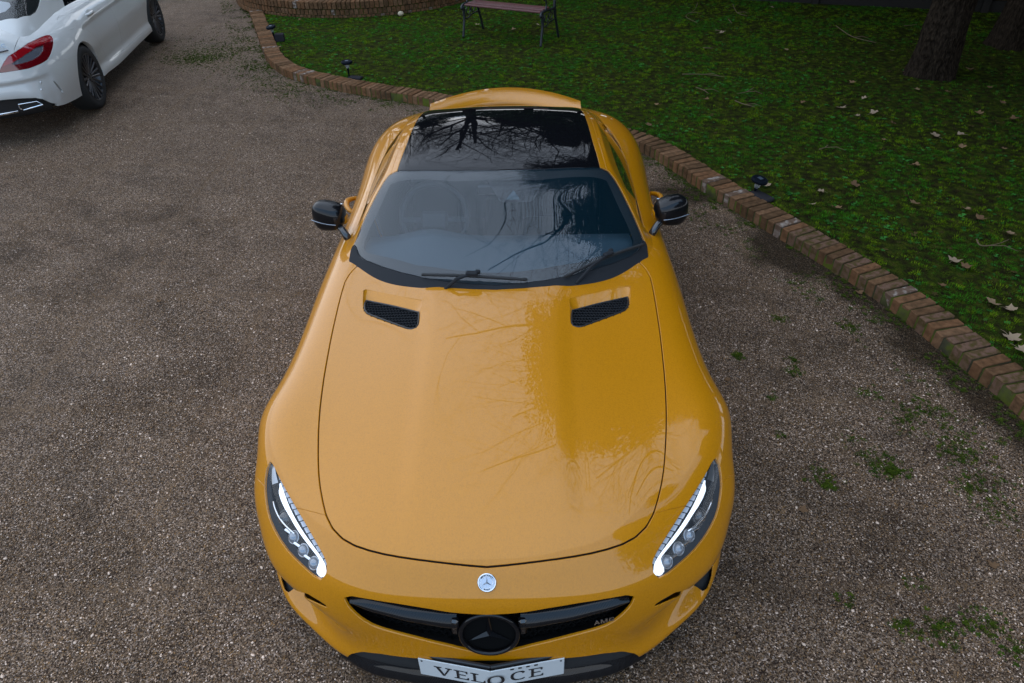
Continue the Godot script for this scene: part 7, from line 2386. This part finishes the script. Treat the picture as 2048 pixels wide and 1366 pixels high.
# ================================================================ everything
func _ready() -> void:
	# ---- camera
	var cam := Camera3D.new()
	cam.name = "camera"
	add_child(cam)
	cam.transform = Transform3D(Basis(cam_right, cam_up, -cam_fwd).orthonormalized(), CAM)
	cam.fov = rad_to_deg(2.0 * atan(683.0 / 1365.0))
	cam.near = 0.05
	cam.far = 1200.0
	cam.current = true
	# ---- sky and light: a bright overcast day
	var env := Environment.new()
	env.background_mode = Environment.BG_SKY
	var sm := ProceduralSkyMaterial.new()
	sm.sky_top_color = Color(0.53, 0.68, 0.84)
	sm.sky_horizon_color = Color(0.82, 0.83, 0.84)
	sm.ground_bottom_color = Color(0.10, 0.09, 0.08)
	sm.ground_horizon_color = Color(0.25, 0.25, 0.25)
	sm.sky_curve = 0.2
	var sky := Sky.new()
	sky.sky_material = sm
	env.sky = sky
	env.background_energy_multiplier = 2.0
	env.tonemap_mode = Environment.TONE_MAPPER_LINEAR
	env.tonemap_exposure = 1.35
	env.sdfgi_enabled = true
	env.ssao_enabled = true
	env.ssil_enabled = true
	var we := WorldEnvironment.new()
	we.name = "environment"
	we.environment = env
	add_child(we)
	var sun := DirectionalLight3D.new()
	sun.name = "sun"
	sun.light_energy = 0.45
	sun.light_angular_distance = 110.0
	sun.sky_mode = DirectionalLight3D.SKY_MODE_LIGHT_ONLY
	sun.light_color = Color(1.0, 0.89, 0.73)
	sun.shadow_enabled = true
	add_child(sun)
	sun.rotation = Vector3(deg_to_rad(-62), deg_to_rad(-150), 0)

	make_materials()
	garden_materials()
	M.lens2 = mat(lin(0.20, 0.22, 0.25), 0.05, 0.3, 1.0)
	M.lens3 = pane(lin(0.4, 0.42, 0.45), 0.35)
	M.badge = mat(lin(0.45, 0.50, 0.58), 0.25, 0.5)
	M.ink = mat(lin(0.012, 0.012, 0.013), 0.5)
	M.carbongloss = mat(lin(0.006, 0.006, 0.007), 0.3, 0.0, 0.6)
	M.carbongloss.metallic_specular = 0.15
	M.meshblack = mat(lin(0.005, 0.005, 0.005), 0.8)
	M.meshblack.metallic_specular = 0.1
	M.sensor = mat(lin(0.10, 0.13, 0.14), 0.6)
	M.rearglass = pane(lin(0.02, 0.03, 0.03), 0.35)
	M.rearglass.metallic_specular = 1.0
	M.windscreen.metallic_specular = 0.6
	M.lens.metallic_specular = 0.3
	M.paint.metallic_specular = 0.3
	M.matte.metallic_specular = 0.2
	M.sideglass.metallic_specular = 0.6
	M.dullwhite = mat(lin(0.55, 0.54, 0.52), 0.4)

	for k in [M.bark, M.twig, M.fence, M.concrete, M.slate, M.plastic, M.stick, M.needles, M.mortar, M.earth, M.limebrick, M.mossbrick] + M.bricks + M.leafdry:
		k.metallic_specular = 0.12

	# ---- the setting
	build_ground()
	# ---- things
	build_kerb()
	build_planter()
	build_sports_car()
	build_saloon()
	build_bench()
	build_fence()
	build_trees()
	build_lights_and_blocks()
	# ---- small details
	build_gravel_stones()
	build_grass()
	build_litter()
